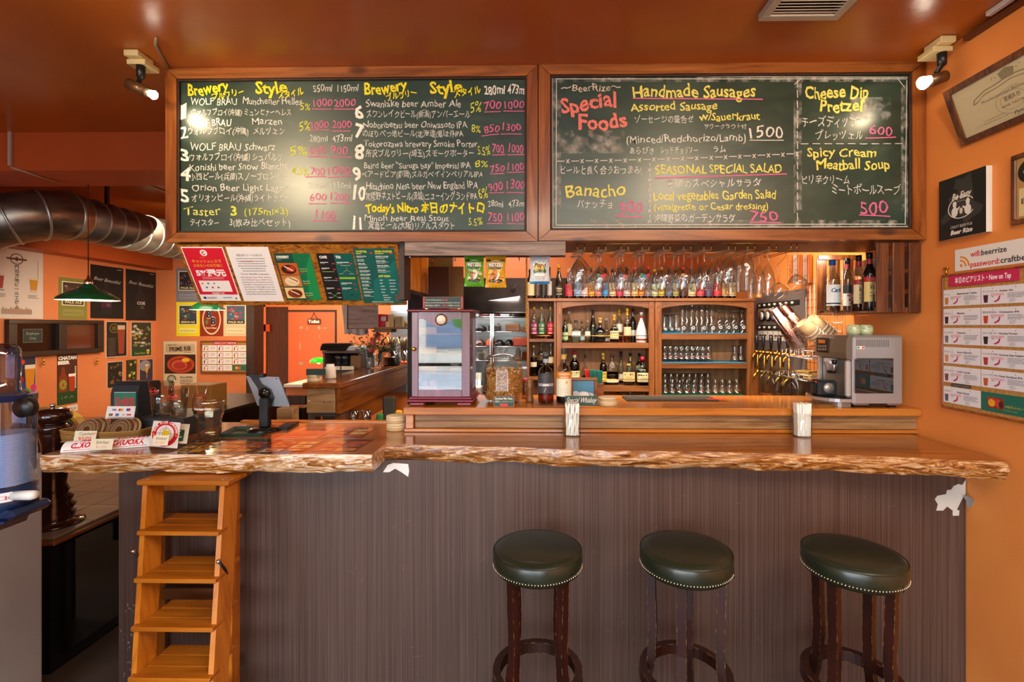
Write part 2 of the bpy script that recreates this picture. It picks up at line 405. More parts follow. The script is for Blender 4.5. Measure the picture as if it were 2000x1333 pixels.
LAMIN = noisy('brown_striped_laminate', [(.25, '#40302c'), (.45, '#4d3b35'), (.55, '#57443d'), (.75, '#655048')], 1, 5, .36, .05, .002, None, 0, 0, (240, 240, 1.2), spec=.45)
LAMIN_P = noisy('plain_taupe_laminate', [(.3, '#74645a'), (.7, '#7e6e64')], 3, 3, .4, .03, spec=.5)
STEEL = noisy('brushed_steel', [(.3, '#8e9090'), (.7, '#b4b6b6')], 3, 4, .30, .04, .002, 60, 1, 0, (1, 1, 12))
STEELD = noisy('dull_steel', [(.3, '#2c2624'), (.7, '#544c48')], 3, 4, .35, .3, .01, 5, 1)
CHROME = pm('#d8d8d8', .12, 1); BRASS = pm('#d8a848', .2, 1); WIRE = pm('#c8c8c8', .25, 1); GOLD = pm('#f0c050', .16, 1)
BLK = pm('#0c0c0d', .4); BLKG = pm('#101012', .18); IRON = pm('#191919', .45, .3)
WHITE = pm('#f2f0ea', .5); PAPER = pm('#f4f2ee', .6); CREAM = pm('#efe4c8', .6)
GLASS = clear('#f6faf8', .75, .07); GLASSB = clear('#f4f8f8', .95, .11, key='b')
CHALKG = noisy('green_chalkboard', [(.3, '#172c22'), (.55, '#243c30'), (.68, '#34463a'), (.85, '#545e52')], 4, 6, .34, .02, .001, 200, 0, 0, (1, 1, 2.6), spec=.7, dist=.6)
FLOORM = noisy('grey_brown_floor', [(.3, '#4a3c34'), (.7, '#5c4c42')], 2, 4, .45, .05)

# ------------------------------------------------------------------ the room
XR, XL, YB, YP, ZC = 1.97, -4.83, 2.43, 2.215, 2.99
struct(MB().box(XL-.2, XR+.2, -3.2, 7.6, -.06, 0, FLOORM), 'floor')
struct(MB().box(XL-.2, XR+.2, -3.2, 7.6, ZC, ZC+.1, CEIL), 'ceiling')
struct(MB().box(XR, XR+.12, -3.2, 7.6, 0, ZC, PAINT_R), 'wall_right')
struct(MB().box(XL-.12, XL, -3.2, 7.6, 0, ZC, PAINT), 'wall_left')
mb = MB(); xa, xb = at(300, 0, 6.1).x-.3, at(488, 0, 6.1).x
mb.box(XL, xb, 6.1, 6.2, 0, ZC, PAINT); struct(mb, 'wall_dining')
xd0, xd1 = at(502, 0, 7).x, at(563, 0, 7).x
mb = MB(); mb.box(xd1, XR, 7.0, 7.1, 0, ZC, PAINT).box(xb-.3, xd0, 7.0, 7.1, 0, ZC, PAINT).box(xd0, xd1, 7.0, 7.1, at(0, 600, 7).z, ZC, PAINT); struct(mb, 'wall_back')
xk0 = at(764, 0, 5.6).x
struct(MB().box(xk0, XR, 5.6, 5.7, 0, ZC, pm('#c8641c', .5, bump=.1)), 'wall_kitchen')
# dark doorway beside the dining wall: a dark panel stands in for the unlit room
d = MB().box(xd0, xd1, 7.02, 7.07, 0, at(0, 600, 7).z, W_DARK); struct(d, 'doorway_shade')
q = cardpx(515, 634, 527, 648, 7.0, .004, '#a83a10'); o = put(q, 'door_pane', parent=None); o['kind'] = 'structure'; o.name = 'window_2'  # flat orange-red colour stands in for the light in this pane
mb = MB(); mb.box(xb, at(503, 0, 6.1).x, 6.02, 6.24, 0, ZC, W_DARK); struct(mb, 'trim_1')
# flush toilet door with a dark seam all round
mb = MB(); x0, x1, zt = at(565, 0, 7).x, at(655, 0, 7).x, at(0, 610, 7).z
mb.box(x0, x1, 6.985, 7.0, 0, zt, pm('#c8683a', .55, bump=.1)); o = struct(mb, 'door_2')
mb = MB(); mb.box(x0-.02, x1+.02, 6.98, 7.0, zt, zt+.03, W_DARK).box(x1, x1+.02, 6.98, 7.0, 0, zt, W_DARK); struct(mb, 'trim_2')
sh = Sheet(lambda u, v, l: at(u, v, 6.984-l)); pc = '#a89a80'
for cx_, cy_, a, b in [(588, 640, 4, 3), (600, 642, 1.5, 5), (623, 641, 2.5, 5), (634, 641, 3.5, 2.5), (624, 658, 1.2, 4), (586, 677, 2, 8), (635, 677, 3, 5), (588, 710, 4.5, 4)]:
    sh.poly([(cx_+a*cos(k)*(.7+.5*rnd.random()), cy_+b*sin(k)*(.7+.5*rnd.random())) for k in [j*2*pi/9 for j in range(9)]], pc)
o = sh.mb.build('chipped_paint', bpy.data.objects['door_2'], norm=False)
# beam that crosses the ceiling, bulkhead along the left wall, soffit behind the boards
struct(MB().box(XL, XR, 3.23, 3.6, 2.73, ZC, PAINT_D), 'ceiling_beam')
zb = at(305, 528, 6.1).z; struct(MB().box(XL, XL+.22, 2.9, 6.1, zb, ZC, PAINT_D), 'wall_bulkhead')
ZS = 2.105
struct(MB().box(at(328, 0, 2.47).x, XR, 2.47, 2.88, ZS, ZC, pm('#7a4a20', .5, bump=.05)), 'ceiling_soffit')
struct(MB().box(XR-.03, XR, -2.5, 2.2, ZC-.035, ZC-.015, pm('#5a2a10', .5)), 'trim_3')
# front wall behind the camera with the shop windows
zw0, zw1 = .3, 2.7
mb = MB(); mb.box(XL, XR, -3.0, -2.9, 0, zw0, PAINT).box(XL, XR, -3.0, -2.9, zw1, ZC, PAINT)
mb.box(XL, -3.95, -3.0, -2.9, zw0, zw1, PAINT)
mb.box(.9, XR, -3.0, -2.9, zw0, zw1, PAINT); struct(mb, 'wall_front')
mb = MB(); fr = pm('#3a2a20', .5)
for x in (-3.95, -2.35, -.75, .84): mb.box(x, x+.06, -3.0, -2.92, zw0, zw1, fr)
for z in (zw0, 1.0, 2.15, zw1-.06): mb.box(-3.95, .9, -3.0, -2.92, z, z+.05, fr)
struct(mb, 'window_1')
struct(MB().box(-12, 12, -14, -3.3, -.2, -.1, pm('#8c9098', .8)), 'street')
mb = MB(); mb.box(-12, 12, -14.5, -14, -.1, 3.2, pm('#c4bcb0', .8)); struct(mb, 'wall_street')
for i, x in enumerate((-7, -4.2, 2.4, 5.6)):
    m = MB(); m.box(x, x+1.5, -13.98, -13.9, .8, 2.4, pm('#5a6a80', .3)); struct(m, 'window_%d' % (i+3))
tr = thing('street_tree', 'green leafy tree across the street, seen only in reflections', 'tree', (-1.5, -11, -.1))
MB().cyl((0, 0, 0), .12, 0, 2.2, pm('#4a3a2a', .8), 8).build('trunk', tr)
m = MB()
for i in range(16): m.ball((rnd.uniform(-1, 1), rnd.uniform(-.6, .6), rnd.uniform(2.2, 3.8)), rnd.uniform(.4, .7), pm('#4a7a30', .7), 8)
m.build('crown', tr)

# ------------------------------------------------------------------ bar front
bar = thing('bar_counter', 'wide brown laminate bar front with torn white patches under the wooden slabs', 'bar', (0, YP, 0))
xp0 = at(232, 0, YP).x; zt = 1.05
m = MB(); m.box(xp0, XR-.003, YP, YP+.03, 0, zt, LAMIN).build('front_panel', bar, (0, 0, 0)).location = (0, -YP, 0)
m = MB(); m.box(xp0, xp0+.03, YP+.03, 2.72, 0, zt-.01, LAMIN).build('end_panel', bar).location = (0, -YP, 0)
m = MB(); m.box(-.75, XR-.004, 2.68, 2.72, 0, 1.04, pm('#4a3c34', .6)).build('rear_panel', bar).location = (0, -YP, 0)
def patch(pts, c, lift=.002):
    a = [at(x, y, YP-(lift if lift < .01 else .004+(x-1877)*.0036)) for x, y in pts]; m = MB(); n = len(a)
    m.add([p for p in a]+[p+V(0, .0015, 0) for p in a], [tuple(range(n)), tuple(range(2*n-1, n-1, -1))]+[(i, (i+1) % n, (i+1) % n+n, i+n) for i in range(n)], pm(c, .8))
    o = m.build('torn_patch', bar, norm=True); o.location = (0, -YP, 0); return o
patch([(748, 923), (757, 909), (768, 905), (797, 907), (799, 921), (797, 932), (784, 923), (772, 916), (760, 923)], '#ececee')
patch([(1826, 976), (1831, 969), (1848, 966), (1850, 958), (1858, 957), (1863, 950), (1872, 946), (1880, 948), (1885, 940), (1886, 938), (1886, 966), (1881, 972), (1872, 990), (1869, 996), (1874, 998), (1873, 1008), (1861, 1008), (1861, 998), (1850, 990), (1842, 998), (1829, 998), (1832, 986)], '#d6d6ce')
o = patch([(1880, 969), (1888, 968), (1903, 978), (1900, 986), (1893, 994), (1889, 990), (1887, 978)], '#b8bab8', .012)
sc = Sheet(lambda u, v, l: at(u, v, YP-l))
for i in range(60):
    x, y = rnd.uniform(520, 1860), rnd.uniform(960, 1320); a = rnd.uniform(0, 6.28); r = rnd.uniform(2, 18)
    sc.line([(x, y), (x+r*cos(a), y+r*sin(a)*.7)], .35, '#86726a')
for i in range(26):
    x, y = rnd.uniform(236, 262), rnd.uniform(1180, 1330); sc.ell(x, y, rnd.uniform(.5, 1.6), rnd.uniform(.5, 3), '#98908a', 6)
o = sc.mb.build('scratches', bar, norm=False); o.location = (0, -YP, 0); o['kind'] = 'stuff'

def slab(name, label, ftop, back, zt, zb, edge, seed, rnd_left=False):
    """live-edge slab: ftop = front edge photo points (x, y) on the top surface, back = world y of its rear edge"""
    P = [atz(x, y, zt) for x, y in ftop]; n = 150; r = random.Random(seed); ph = [r.random()*6 for _ in range(8)]
    vs = []; fs = []; k = 8
    xs = [P[0].x+(P[-1].x-P[0].x)*i/n for i in range(n+1)]
    def fy(x):
        for a, b in zip(P, P[1:]):
            if a.x <= x <= b.x+1e-9: t = (x-a.x)/(b.x-a.x); return a.y+(b.y-a.y)*t
        return P[-1].y
    for i, x in enumerate(xs):
        y0 = fy(x)+.004*sin(x*9+ph[0])+.002*sin(x*23+ph[1])
        for j in range(k):
            t = j/(k-1)
            zj = zt-(zt-zb)*t+(0 if j == 0 else .004*sin(x*14+ph[2]+j)*(t))
            yj = y0-.012*sin(pi*t)+.012*t+(.003*sin(x*31+j*1.2+ph[3])+.0025*sin(x*57+j*1.9+ph[4])+.0015*sin(x*90-j*1.6+ph[5]))*min(1, j/2)
            xx = x
            if rnd_left and i < 6: xx = x+.004*(1-i/6)*0; yj += .015*(1-i/6)**2
            vs.append((xx, yj, zj))
    for i in range(n):
        for j in range(k-1): a = i*k+j; fs.append((a, a+1, a+k+1, a+k))
    m = MB(); m.add(vs, fs, edge, True)
    t0 = len(vs); vt = []; ft = []
    for i, x in enumerate(xs): vt += [vs[i*k], (x, back, zt), vs[i*k+k-1], (x, back, zb)]
    for i in range(n):
        a = i*4; ft += [(a, a+4, a+5, a+1), (a+2, a+3, a+7, a+6), (a+1, a+5, a+7, a+3)]
    m.add(vt, ft, W_SLAB_TOP)
    for i in (0, n): m.add([vs[i*k+j] for j in range(k)]+[(xs[i], back, zb), (xs[i], back, zt)], [tuple(range(k+2))], edge)
    return tag(m.build(name, None, (xs[0], P[0].y, zb), norm=False), label, 'countertop')
ZT = 1.12
slab('live_edge_slab', 'long live-edge wooden slab on the bar in front of the three stools', [(752, 868), (1000, 874), (1100, 879), (1300, 882), (1567, 887), (1750, 893), (1968, 903)], 2.60, ZT, 1.045, W_EDGE, 3)
sl = slab('live_edge_slab', 'shorter live-edge slab with pale veins and painted edge glints above the wooden stepladder', [(74, 891), (120, 889), (400, 888), (727, 888)], 2.72, ZT, 1.04, W_EDGE2, 5, True)
m = MB(); xa, xb = at(468, 0, 2.72).x, at(786, 0, 2.72).x
tag(m.box(xa, xb, 2.722, 2.76, 1.03, 1.128, W_COUNTER, .004).build('counter_edging', None, ((xa+xb)/2, 2.74, 1.03)), 'narrow pale wooden strip along the rear of the shorter slab', 'trim')
# raised rear counter
ZR = 1.251; xr0 = at(787, 0, 2.46).x
rc = thing('raised_counter', 'raised varnished wooden counter shelf carrying the humidor, jar and coffee machine', 'counter', (xr0, 2.46, 1.12))
def rel(o, p): o.location = Vector(o.location)-p.location; return o
rel(MB().box(xr0, XR-.003, 2.46, 2.92, 1.212, ZR, W_COUNTER, .004).build('counter_top', rc), rc)
rel(MB().box(xr0+.01, xr0+.05, 2.475, 2.53, 1.14, 1.211, W_COUNTER, .002).build('end_post', rc), rc)
rel(MB().box(xr0+.052, XR-.003, 2.495, 2.52, 1.1755, 1.2115, W_PLANK, .002).build('plank', rc), rc)
rel(MB().box(xr0+.052, XR-.003, 2.495, 2.52, 1.139, 1.1745, W_PLANK, .002).build('plank', rc), rc)
rel(MB().box(xr0, XR-.003, 2.478, 2.52, 1.121, 1.138, W_COUNTER, .003).build('base_strip', rc), rc)
rel(MB().box(xr0+.02, XR-.003, 2.86, 2.89, 0.02, 1.211, pm('#4a3426', .6)).build('rear_panel', rc), rc)
# taupe partition at the left edge of the picture
m = MB(); x1 = at(80, 0, 2.08).x
tag(m.box(-3.6, x1, 2.08, 2.086, 0, at(0, 885, 2.08).z, LAMIN_P, .003).build('partition', None, (-2.8, 2.1, 0)), 'plain taupe laminate partition behind the blue cup dispenser', 'partition')
# ------------------------------------------------------------------ chalkboards
def board(label, ox0, oy0, ox1, oy1, ix0, iy0, ix1, iy1):
    t = thing('chalkboard', label, 'chalkboard', at((ox0+ox1)/2, oy1, YB))
    a, b = at(ox0, oy0, YB), at(ox1, oy1, YB); c, d = at(ix0, iy0, YB), at(ix1, iy1, YB)
    def rail(pts, mat):
        m = MB(); n = 4
        p = [V(x, YB, z) for x, z in pts]; m.prism([(q.x, q.z) for q in p], (0, .04, 0), mat, o=(0, YB, 0))
        return rel(m.build('frame_rail', t), t)
    g = .0015
    rail([(a.x, a.z), (b.x, a.z), (d.x-g, c.z+g), (c.x+g, c.z+g)], W_PINE); rail([(a.x, b.z), (b.x, b.z), (d.x-g, d.z-g), (c.x+g, d.z-g)], W_PINE)
    rail([(a.x, a.z-g), (c.x-g, c.z), (c.x-g, d.z), (a.x, b.z+g)], W_PINEZ); rail([(b.x, a.z-g), (d.x+g, c.z), (d.x+g, d.z), (b.x, b.z+g)], W_PINEZ)
    m = MB(); e = .009
    for x0, x1, z0, z1 in ((c.x, d.x, c.z-e, c.z), (c.x, d.x, d.z, d.z+e), (c.x, c.x+e, d.z+e, c.z-e), (d.x-e, d.x, d.z+e, c.z-e)):
        m.box(x0, x1, YB+.004, YB+.02, z0, z1, W_DARK, .002)
    rel(m.build('inner_bead', t), t)
    rel(MB().box(c.x-.01, d.x+.01, YB+.018, YB+.035, d.z-.01, c.z+.01, CHALKG).build('writing_board', t), t)
    return t
YW = YB+.018
def write(t, rows, name='chalk_writing'):
    """rows: (x0, x1 or None, baseline y, size, text, colour[, rot, bold])"""
    for r in rows:
        sh = Sheet(lambda u, v, l: at(u, v, YW-.001-l)); x0, x1, y, s, body, c = r[:6]; rot = r[6] if len(r) > 6 else 0; b = r[7]*.8 if len(r) > 7 else .002
        sh.text(x0, y, body, s*1.38, chalk(c), None if x1 is None else x1-x0, rot, b, .0, 'l', 1.0)
        rel(sh.mb.build(name, t, norm=False), t)['kind'] = 'stuff'
def rules(t, rows, c, w=1.6, name='chalk_line'):
    sh = Sheet(lambda u, v, l: at(u, v, YW-.0012-l))
    for x0, y0, x1, y1 in rows: sh.line([(x0, y0), ((x0+x1)/2, (y0+y1)/2+rnd.uniform(-.5, .5)), (x1, y1)], w, chalk(c))
    o = rel(sh.mb.build(name, t, norm=False), t); o['kind'] = 'stuff'; return o
B1 = board('large green chalkboard listing numbered beers and prices, glare at its middle', 323, 133, 1050, 471, 345, 154, 1028, 452)
Y_, W_, P_, N_ = '#f0e234', '#dcdcd4', '#e0709c', '#f4f0e4'
write(B1, [(367, 447, 188, 22, 'Brewery', Y_, -7, .03), (415, 478, 196, 11, 'ブルワリー', Y_, -11, .03), (498, 562, 184, 24, 'Style', Y_, -3, .03), (544, 594, 193, 12, 'スタイル', Y_, -9, .03),
    (712, 796, 187, 22, 'Brewery', Y_, -7, .03), (756, 815, 196, 11, 'ブルワリー', Y_, -10, .03), (839, 903, 183, 24, 'Style', Y_, -3, .03), (887, 941, 190, 13, 'スタイル', Y_, -9, .03),
    (715, 945, 415, 17, "Today's Nitro 本日のナイトロ", Y_, 0, .04)], 'chalk_heading')
write(B1, [(586, 606, 216, 14, '5%', '#d8dc50'), (585, 605, 256, 18, '5%', '#d8dc50'), (566, 600, 304, 18, '5%', '#d8dc50'), (568, 604, 342, 16, '4.5%', '#d8dc50'), (360, 431, 421, 17, 'Taster', '#d8dc78'), (450, 463, 421, 19, '3', '#d8dc50', 0, .03), (477, 563, 420, 14, '(175ml×3)', '#d8dc50'),
    (919, 939, 220, 20, '5%', '#d8dc50'), (920, 939, 259, 15, '8%', '#d8dc50'), (933, 958, 302, 18, '5.5%', '#d8dc50'), (928, 953, 327, 13, '8%', '#d8dc50'), (935, 953, 386, 22, '6%', '#d8dc50'), (915, 943, 440, 15, '5.5%', '#d8dc50')])
write(B1, [(352, 363, 232, 28, '1', N_, 0, .03), (352, 367, 269, 25, '2', N_, 0, .02), (353, 370, 313, 25, '3', N_, 0, .03), (350, 371, 354, 26, '4', N_, 0, .03), (353, 370, 393, 27, '5', N_, 0, .03),
    (692, 711, 231, 27, '6', N_, 0, .04), (692, 709, 270, 26, '7', N_, 0, .04), (692, 710, 313, 27, '8', N_, 0, .04), (689, 707, 352, 28, '9', N_, 0, .04), (689, 713, 392, 27, '10', N_, 0, .04), (689, 706, 447, 25, '11', N_, 0, .05)], 'chalk_number')
write(B1, [(612, 648, 179, 14, '550ml', W_), (659, 699, 179, 14, '1150ml', W_), (604, 640, 277, 13, '280ml', W_), (649, 687, 277, 14, '473ml', W_), (602, 636, 368, 11, '550ml', W_), (646, 685, 368, 12, '1150ml', W_),
    (946, 986, 184, 18, '280ml', N_, 0, .02), (991, 1026, 184, 18, '473ml', N_, 0, .02), (953, 983, 404, 12, '280ml', W_), (993, 1026, 404, 13, '473ml', W_)])
write(B1, [(371, 463, 205, 14, 'WOLF BRAU', W_), (474, 589, 204, 14, 'Munchener Helles', W_), (374, 568, 225, 11, 'ウォルフブロイ(沖縄) ミュンヒナーヘレス', W_),
    (367, 451, 246, 14, 'WOLF BRAU', N_, 0, .02), (493, 551, 243, 14, 'Marzen', W_), (367, 555, 262, 12, 'ウォルフブロイ(沖縄)  メルツェン', W_),
    (370, 537, 294, 15, 'WOLF BRAU Schwarz', W_), (371, 552, 313, 12, 'ウォルフブロイ(沖縄) シュバルツ', W_),
    (371, 563, 334, 14, 'Konishi beer Snow Blanche', W_, -1.2), (371, 560, 351, 12, '小西ビール(兵庫)スノーブロンシュ', W_),
    (375, 563, 373, 14, 'Orion Beer Light Lager', W_), (375, 568, 393, 12, 'オリオンビール(沖縄)ライトラガー', W_), (371, 427, 441, 11, 'テイスター', W_), (448, 567, 441, 12, '3(飲み比べセット)', W_)])
write(B1, [(715, 900, 209, 14, 'Swanlake beer Amber Ale', W_), (716, 918, 229, 12, 'スワンレイクビール(新潟)アンバーエール', W_),
    (710, 913, 250, 13, 'Noboribetsu beer Oniwasoto IPA', W_), (708, 905, 267, 11, 'のぼりべつ地ビール(北海道)鬼は外IPA', W_),
    (710, 933, 287, 13, 'Tokorozawa brewery Smoke Porter', W_), (714, 926, 306, 12, '所沢ブルワリー(埼玉)スモークポーター', W_),
    (711, 920, 329, 12, 'Baird beer "Suruga bay" Imperial IPA', W_), (707, 942, 346, 11, 'ベアードビア(静岡)スルガベイインペリアルIPA', W_),
    (715, 933, 371, 14, 'Hitachino Nest beer New England IPA', W_, -.8), (715, 933, 390, 13, '常陸野ネストビール(茨城)ニューイングランドIPA', W_),
    (712, 877, 432, 12, 'Minoh beer Real Stout', W_), (719, 888, 447, 12, '箕面ビール(大阪)リアルスタウト', W_)])
write(B1, [(613, 648, 208, 15, '1000', P_), (653, 694, 208, 15, '2000', P_), (609, 641, 251, 15, '1000', P_), (649, 687, 250, 15, '2000', P_), (604, 637, 301, 16, '650', P_), (645, 680, 301, 16, '900', P_), (606, 635, 342, 15, '700', P_), (641, 684, 341, 16, '1000', P_),
    (605, 637, 392, 14, '600', P_), (645, 681, 392, 15, '1200', P_), (616, 656, 428, 17, '1100', P_),
    (946, 978, 214, 17, '700', P_), (986, 1023, 212, 16, '1000', P_), (946, 975, 259, 15, '850', P_), (981, 1018, 255, 14, '1300', P_), (961, 985, 298, 18, '700', P_), (993, 1023, 298, 17, '1000', P_), (958, 985, 336, 14, '750', P_), (991, 1024, 333, 15, '1100', P_),
    (955, 982, 373, 17, '900', P_), (990, 1024, 370, 18, '1300', P_), (952, 982, 432, 17, '750', P_), (991, 1024, 432, 17, '1100', P_)], 'chalk_price')
rules(B1, [(609, 213, 647, 213), (652, 213, 694, 213), (606, 254, 643, 254), (648, 256, 684, 256), (602, 306, 640, 306), (644, 307, 688, 307), (596, 346, 637, 345), (640, 347, 688, 344), (603, 398, 638, 398), (645, 397, 686, 397), (610, 431, 662, 431),
    (946, 219, 978, 218), (983, 217, 1026, 217), (940, 266, 975, 262), (978, 262, 1019, 262), (961, 303, 987, 302), (991, 303, 1025, 302), (957, 340, 985, 339), (990, 337, 1025, 336), (955, 377, 985, 376), (989, 376, 1025, 377), (951, 437, 982, 437), (989, 437, 1025, 438)], P_)
B2 = board('green chalkboard of special foods with a smudged chalk border, near the right wall', 1052, 125, 1809, 468, 1075, 146, 1782, 447)
Y2, R_ = '#ece070', '#f08478'
write(B2, [(1096, 1213, 179, 14, '〜BeerRize〜', '#e0d4c0', -1), (1096, 1204, 222, 30, 'Special', R_, -8, .03), (1130, 1226, 256, 30, 'Foods', R_, -5, .035)], 'chalk_heading')
write(B2, [(1237, 1475, 190, 24, 'Handmade Sausages', Y2, 0, .02), (1232, 1401, 217, 17, 'Assorted Sausage', Y2, -1, .015), (1366, 1485, 236, 16, 'w/Sauerkraut', Y2, -1, .015), (1280, 1528, 340, 17, 'SEASONAL SPECIAL SALAD', Y2, -.8, .012), (1277, 1515, 392, 18, 'Local vegetables Garden Salad', Y2, -1, .012), (1277, 1501, 411, 14, '(vinaigrette or Cesar dressing)', Y2, -.5, .01),
    (1106, 1223, 384, 26, 'Banacho', Y2, 0, .01), (1571, 1697, 193, 25, 'Cheese Dip', Y2, -1, .03), (1601, 1683, 218, 24, 'Pretzel', Y2, 0, .03), (1576, 1711, 306, 18, 'Spicy Cream', Y2, 0, .02), (1595, 1739, 331, 20, 'Meatball Soup', Y2, 0, .02)], 'chalk_heading')
write(B2, [(1240, 1354, 239, 12, 'ソーセージの盛合せ', W_), (1375, 1458, 251, 8, 'ザワークラウト付', W_), (1223, 1457, 280, 15, '(Minced/Redchorizo/Lamb)', W_, -1.2), (1230, 1277, 300, 11, 'あらびき', W_), (1291, 1363, 299, 11, 'レッドチョリソー', W_), (1393, 1418, 297, 11, 'ラム', W_),
    (1095, 1253, 339, 13, 'ビールと良く合うおつまみ!', W_), (1127, 1195, 406, 14, 'バナッチョ', W_), (1301, 1486, 366, 13, '季節のスペシャルサラダ', W_, -.8), (1277, 1436, 433, 13, '沖縄野菜のガーデンサラダ', W_), (1567, 1674, 247, 18, 'チーズディップ', W_), (1594, 1685, 271, 14, 'プレッツェル', W_), (1567, 1659, 358, 14, 'ピリ辛クリーム', W_), (1624, 1758, 379, 16, 'ミートボールスープ', W_),
    (1465, 1529, 269, 23, '1500', '#ece0d8')])
write(B2, [(1210, 1254, 418, 24, '300', P_), (1464, 1520, 432, 20, '750', P_), (1697, 1744, 264, 18, '600', P_), (1680, 1734, 418, 26, '500', P_)], 'chalk_price')
rules(B2, [(1236, 192, 1490, 194), (1278, 348, 1537, 340), (1200, 422, 1256, 424), (1464, 434, 1526, 435), (1690, 270, 1750, 268), (1678, 420, 1739, 423)], P_, 2.2)
rr = [(1464, 274, 1531, 274)]
for i in range(17):
    x = 1088+i*28; y = 315-14*(i/16)**1.5; rr += [(x, y, x+15, y-.3)]
    if i < 17: rr += [(x+18, y-3.5, x+24, y+4), (x+24, y-4, x+18, y+4)]
for i in range(6):
    y = 318+i*20; rr += [(1269, y, 1269, y+9), (1265, y+11, 1272, y+18), (1272, y+11, 1265, y+18)]
for i in range(14):
    y = 156+i*20; rr += [(1557, y, 1558, y+15)]
for i in range(9):
    x = 1564+i*23; rr += [(x, 281, x+15, 281)]
rules(B2, rr, '#d6d0c4', 1.7)
rules(B2, [(1080, 149, 1777, 151), (1777, 151, 1776, 443), (1776, 443, 1080, 445), (1080, 445, 1079, 149), (1086, 154, 1772, 154), (1771, 156, 1768, 439), (1768, 438, 1087, 440), (1086, 440, 1087, 154), (1552, 165, 1566, 153), (1753, 153, 1767, 171)], '#d6d0c4', 1.5)
sm = chalk('#b0aca0')
if 1:
    k = bpy.data.materials.new('smudged_chalk_dust'); k.use_nodes = True; n = k.node_tree.nodes; L = k.node_tree.links
    b = n['Principled BSDF']; b.inputs['Base Color'].default_value = (.42, .41, .37, 1); b.inputs['Roughness'].default_value = .95
    t = n.new('ShaderNodeTexCoord'); z = n.new('ShaderNodeTexNoise'); z.inputs['Scale'].default_value = 26; z.inputs['Detail'].default_value = 7
    r = n.new('ShaderNodeMapRange'); r.inputs[1].default_value = .42; r.inputs[2].default_value = .8; tr_ = n.new('ShaderNodeBsdfTransparent'); mx = n.new('ShaderNodeMixShader')
    L.new(t.outputs['Object'], z.inputs[0]); L.new(z.outputs[0], r.inputs[0]); L.new(r.outputs[0], mx.inputs[0]); L.new(tr_.outputs[0], mx.inputs[1]); L.new(b.outputs[0], mx.inputs[2]); L.new(mx.outputs[0], n['Material Output'].inputs[0])
    DUST = k
sh = Sheet(lambda u, v, l: at(u, v, YW-.0006-l))
for x0, y0, x1, y1 in [(1079, 150, 1778, 160), (1079, 430, 1778, 446), (1079, 160, 1096, 430), (1760, 160, 1778, 430), (1550, 160, 1566, 430), (1096, 255, 1220, 300), (1660, 190, 1740, 235)]: sh.rect(x0, y0, x1, y1, DUST)
rel(sh.mb.build('chalk_smudge', B2, norm=False), B2)['kind'] = 'stuff'

# ------------------------------------------------------------------ tilted menu board below the left chalkboard
TL, TR = at(345, 478, 2.45), at(776, 478, 2.45); BLm = at(392, 596, 2.63)
mbt = thing('menu_board', 'tilted strand board with five menu sheets hanging below the beer chalkboard', 'menu board', (TL.x, 2.5, BLm.z))
Wm, Hm = (TR-TL).length, (BLm-TL).length
# front is a parallelogram in the photo because its lower edge lies further back
fn0, nm = quadfn(TL, TR, TL+V(0, BLm.y-TL.y, BLm.z-TL.z), 1, 1)
mm = MB(); cs = [fn0(0, 0, 0), fn0(1, 0, 0), fn0(1, 1, 0), fn0(0, 1, 0)]
mm.add(cs+[p-nm*.022 for p in cs], [(0, 1, 2, 3), (7, 6, 5, 4), (0, 4, 5, 1), (1, 5, 6, 2), (2, 6, 7, 3), (3, 7, 4, 0)], W_OSB)
rel(mm.build('backing_board', mbt), mbt)
mm = MB(); mm.box(TR.x+.002, TR.x+.03, 2.47, 2.60, BLm.z+.02, ZS, W_DARK); rel(mm.build('side_bracket', mbt), mbt)
def msheet(x0, x1, y0, y1, W, Hh, base):
    """photo columns at the sheet's top edge -> sheet fixed on the tilted board"""
    T = at(x0, y0, 2.45+.18*(y0-478)/118); s0, s1 = (at(x0, 478, 2.45).x-TL.x)/(TR.x-TL.x), (at(x1, 478, 2.45).x-TL.x)/(TR.x-TL.x)
    v0, v1 = (y0-478)/118, (y1-478)/118
    return card(fn0(s0, v0, .0015), fn0(s1, v0, .0015), fn0(s0, v1, .0015), W, Hh, .001, base, side=tuple(nm))
def lines(s, x0, x1, y, n, dy, c, h=.9, rag=.3, al='l'):
    for i in range(n):
        w_ = (x1-x0)*(1-rag*rnd.random()); o = {'l': 0, 'c': (x1-x0-w_)/2}[al]; x = x0+o; e = x+w_
        while x < e:
            d = rnd.uniform(1.2, 4)*h; s.rect(x, y+i*dy, min(e, x+d), y+i*dy+h*.8, c); x += d+.5*h
def mput(s, nme='menu_sheet'):
    o = s.mb.build(nme, mbt, norm=False); return rel(o, mbt)
s = msheet(351, 433, 482, 587, 82, 105, '#f4f4f4'); s.rect(2, 2, 80, 92, '#d81c34').up()
s.ell(41, 11, 7, 6, '#f4f4f4').up().text(37, 14.5, 'C', 9, '#d81c34', bold=.05).text(30, 20, 'CASHLESS', 2, '#f0b040')
s.text(41, 29, 'キャッシュレスで', 7, '#f0b040', 58, al='c', bold=.02).text(41, 37, 'お支払いのお客様に', 6, '#f0b040', 58, al='c', bold=.01).text(41, 54, '5%還元', 14, '#f8f8f8', 60, al='c', bold=.05)
lines(s, 20, 64, 57, 2, 3, '#f4d0d0', 1, .1, 'c'); s.rect(10, 64, 72, 86, '#f6f4f2').up()
for i, c in enumerate(['#e08a20', '#2060c0', '#209050', '#d03040', '#40a0d0', '#606060']): s.rect(14+i*6, 68+(i % 2)*8, 18+i*6, 71+(i % 2)*8, c)
s.text(41, 91.2, '対象店舗です!', 4.5, '#f4f4f4', 26, al='c', bold=.03)
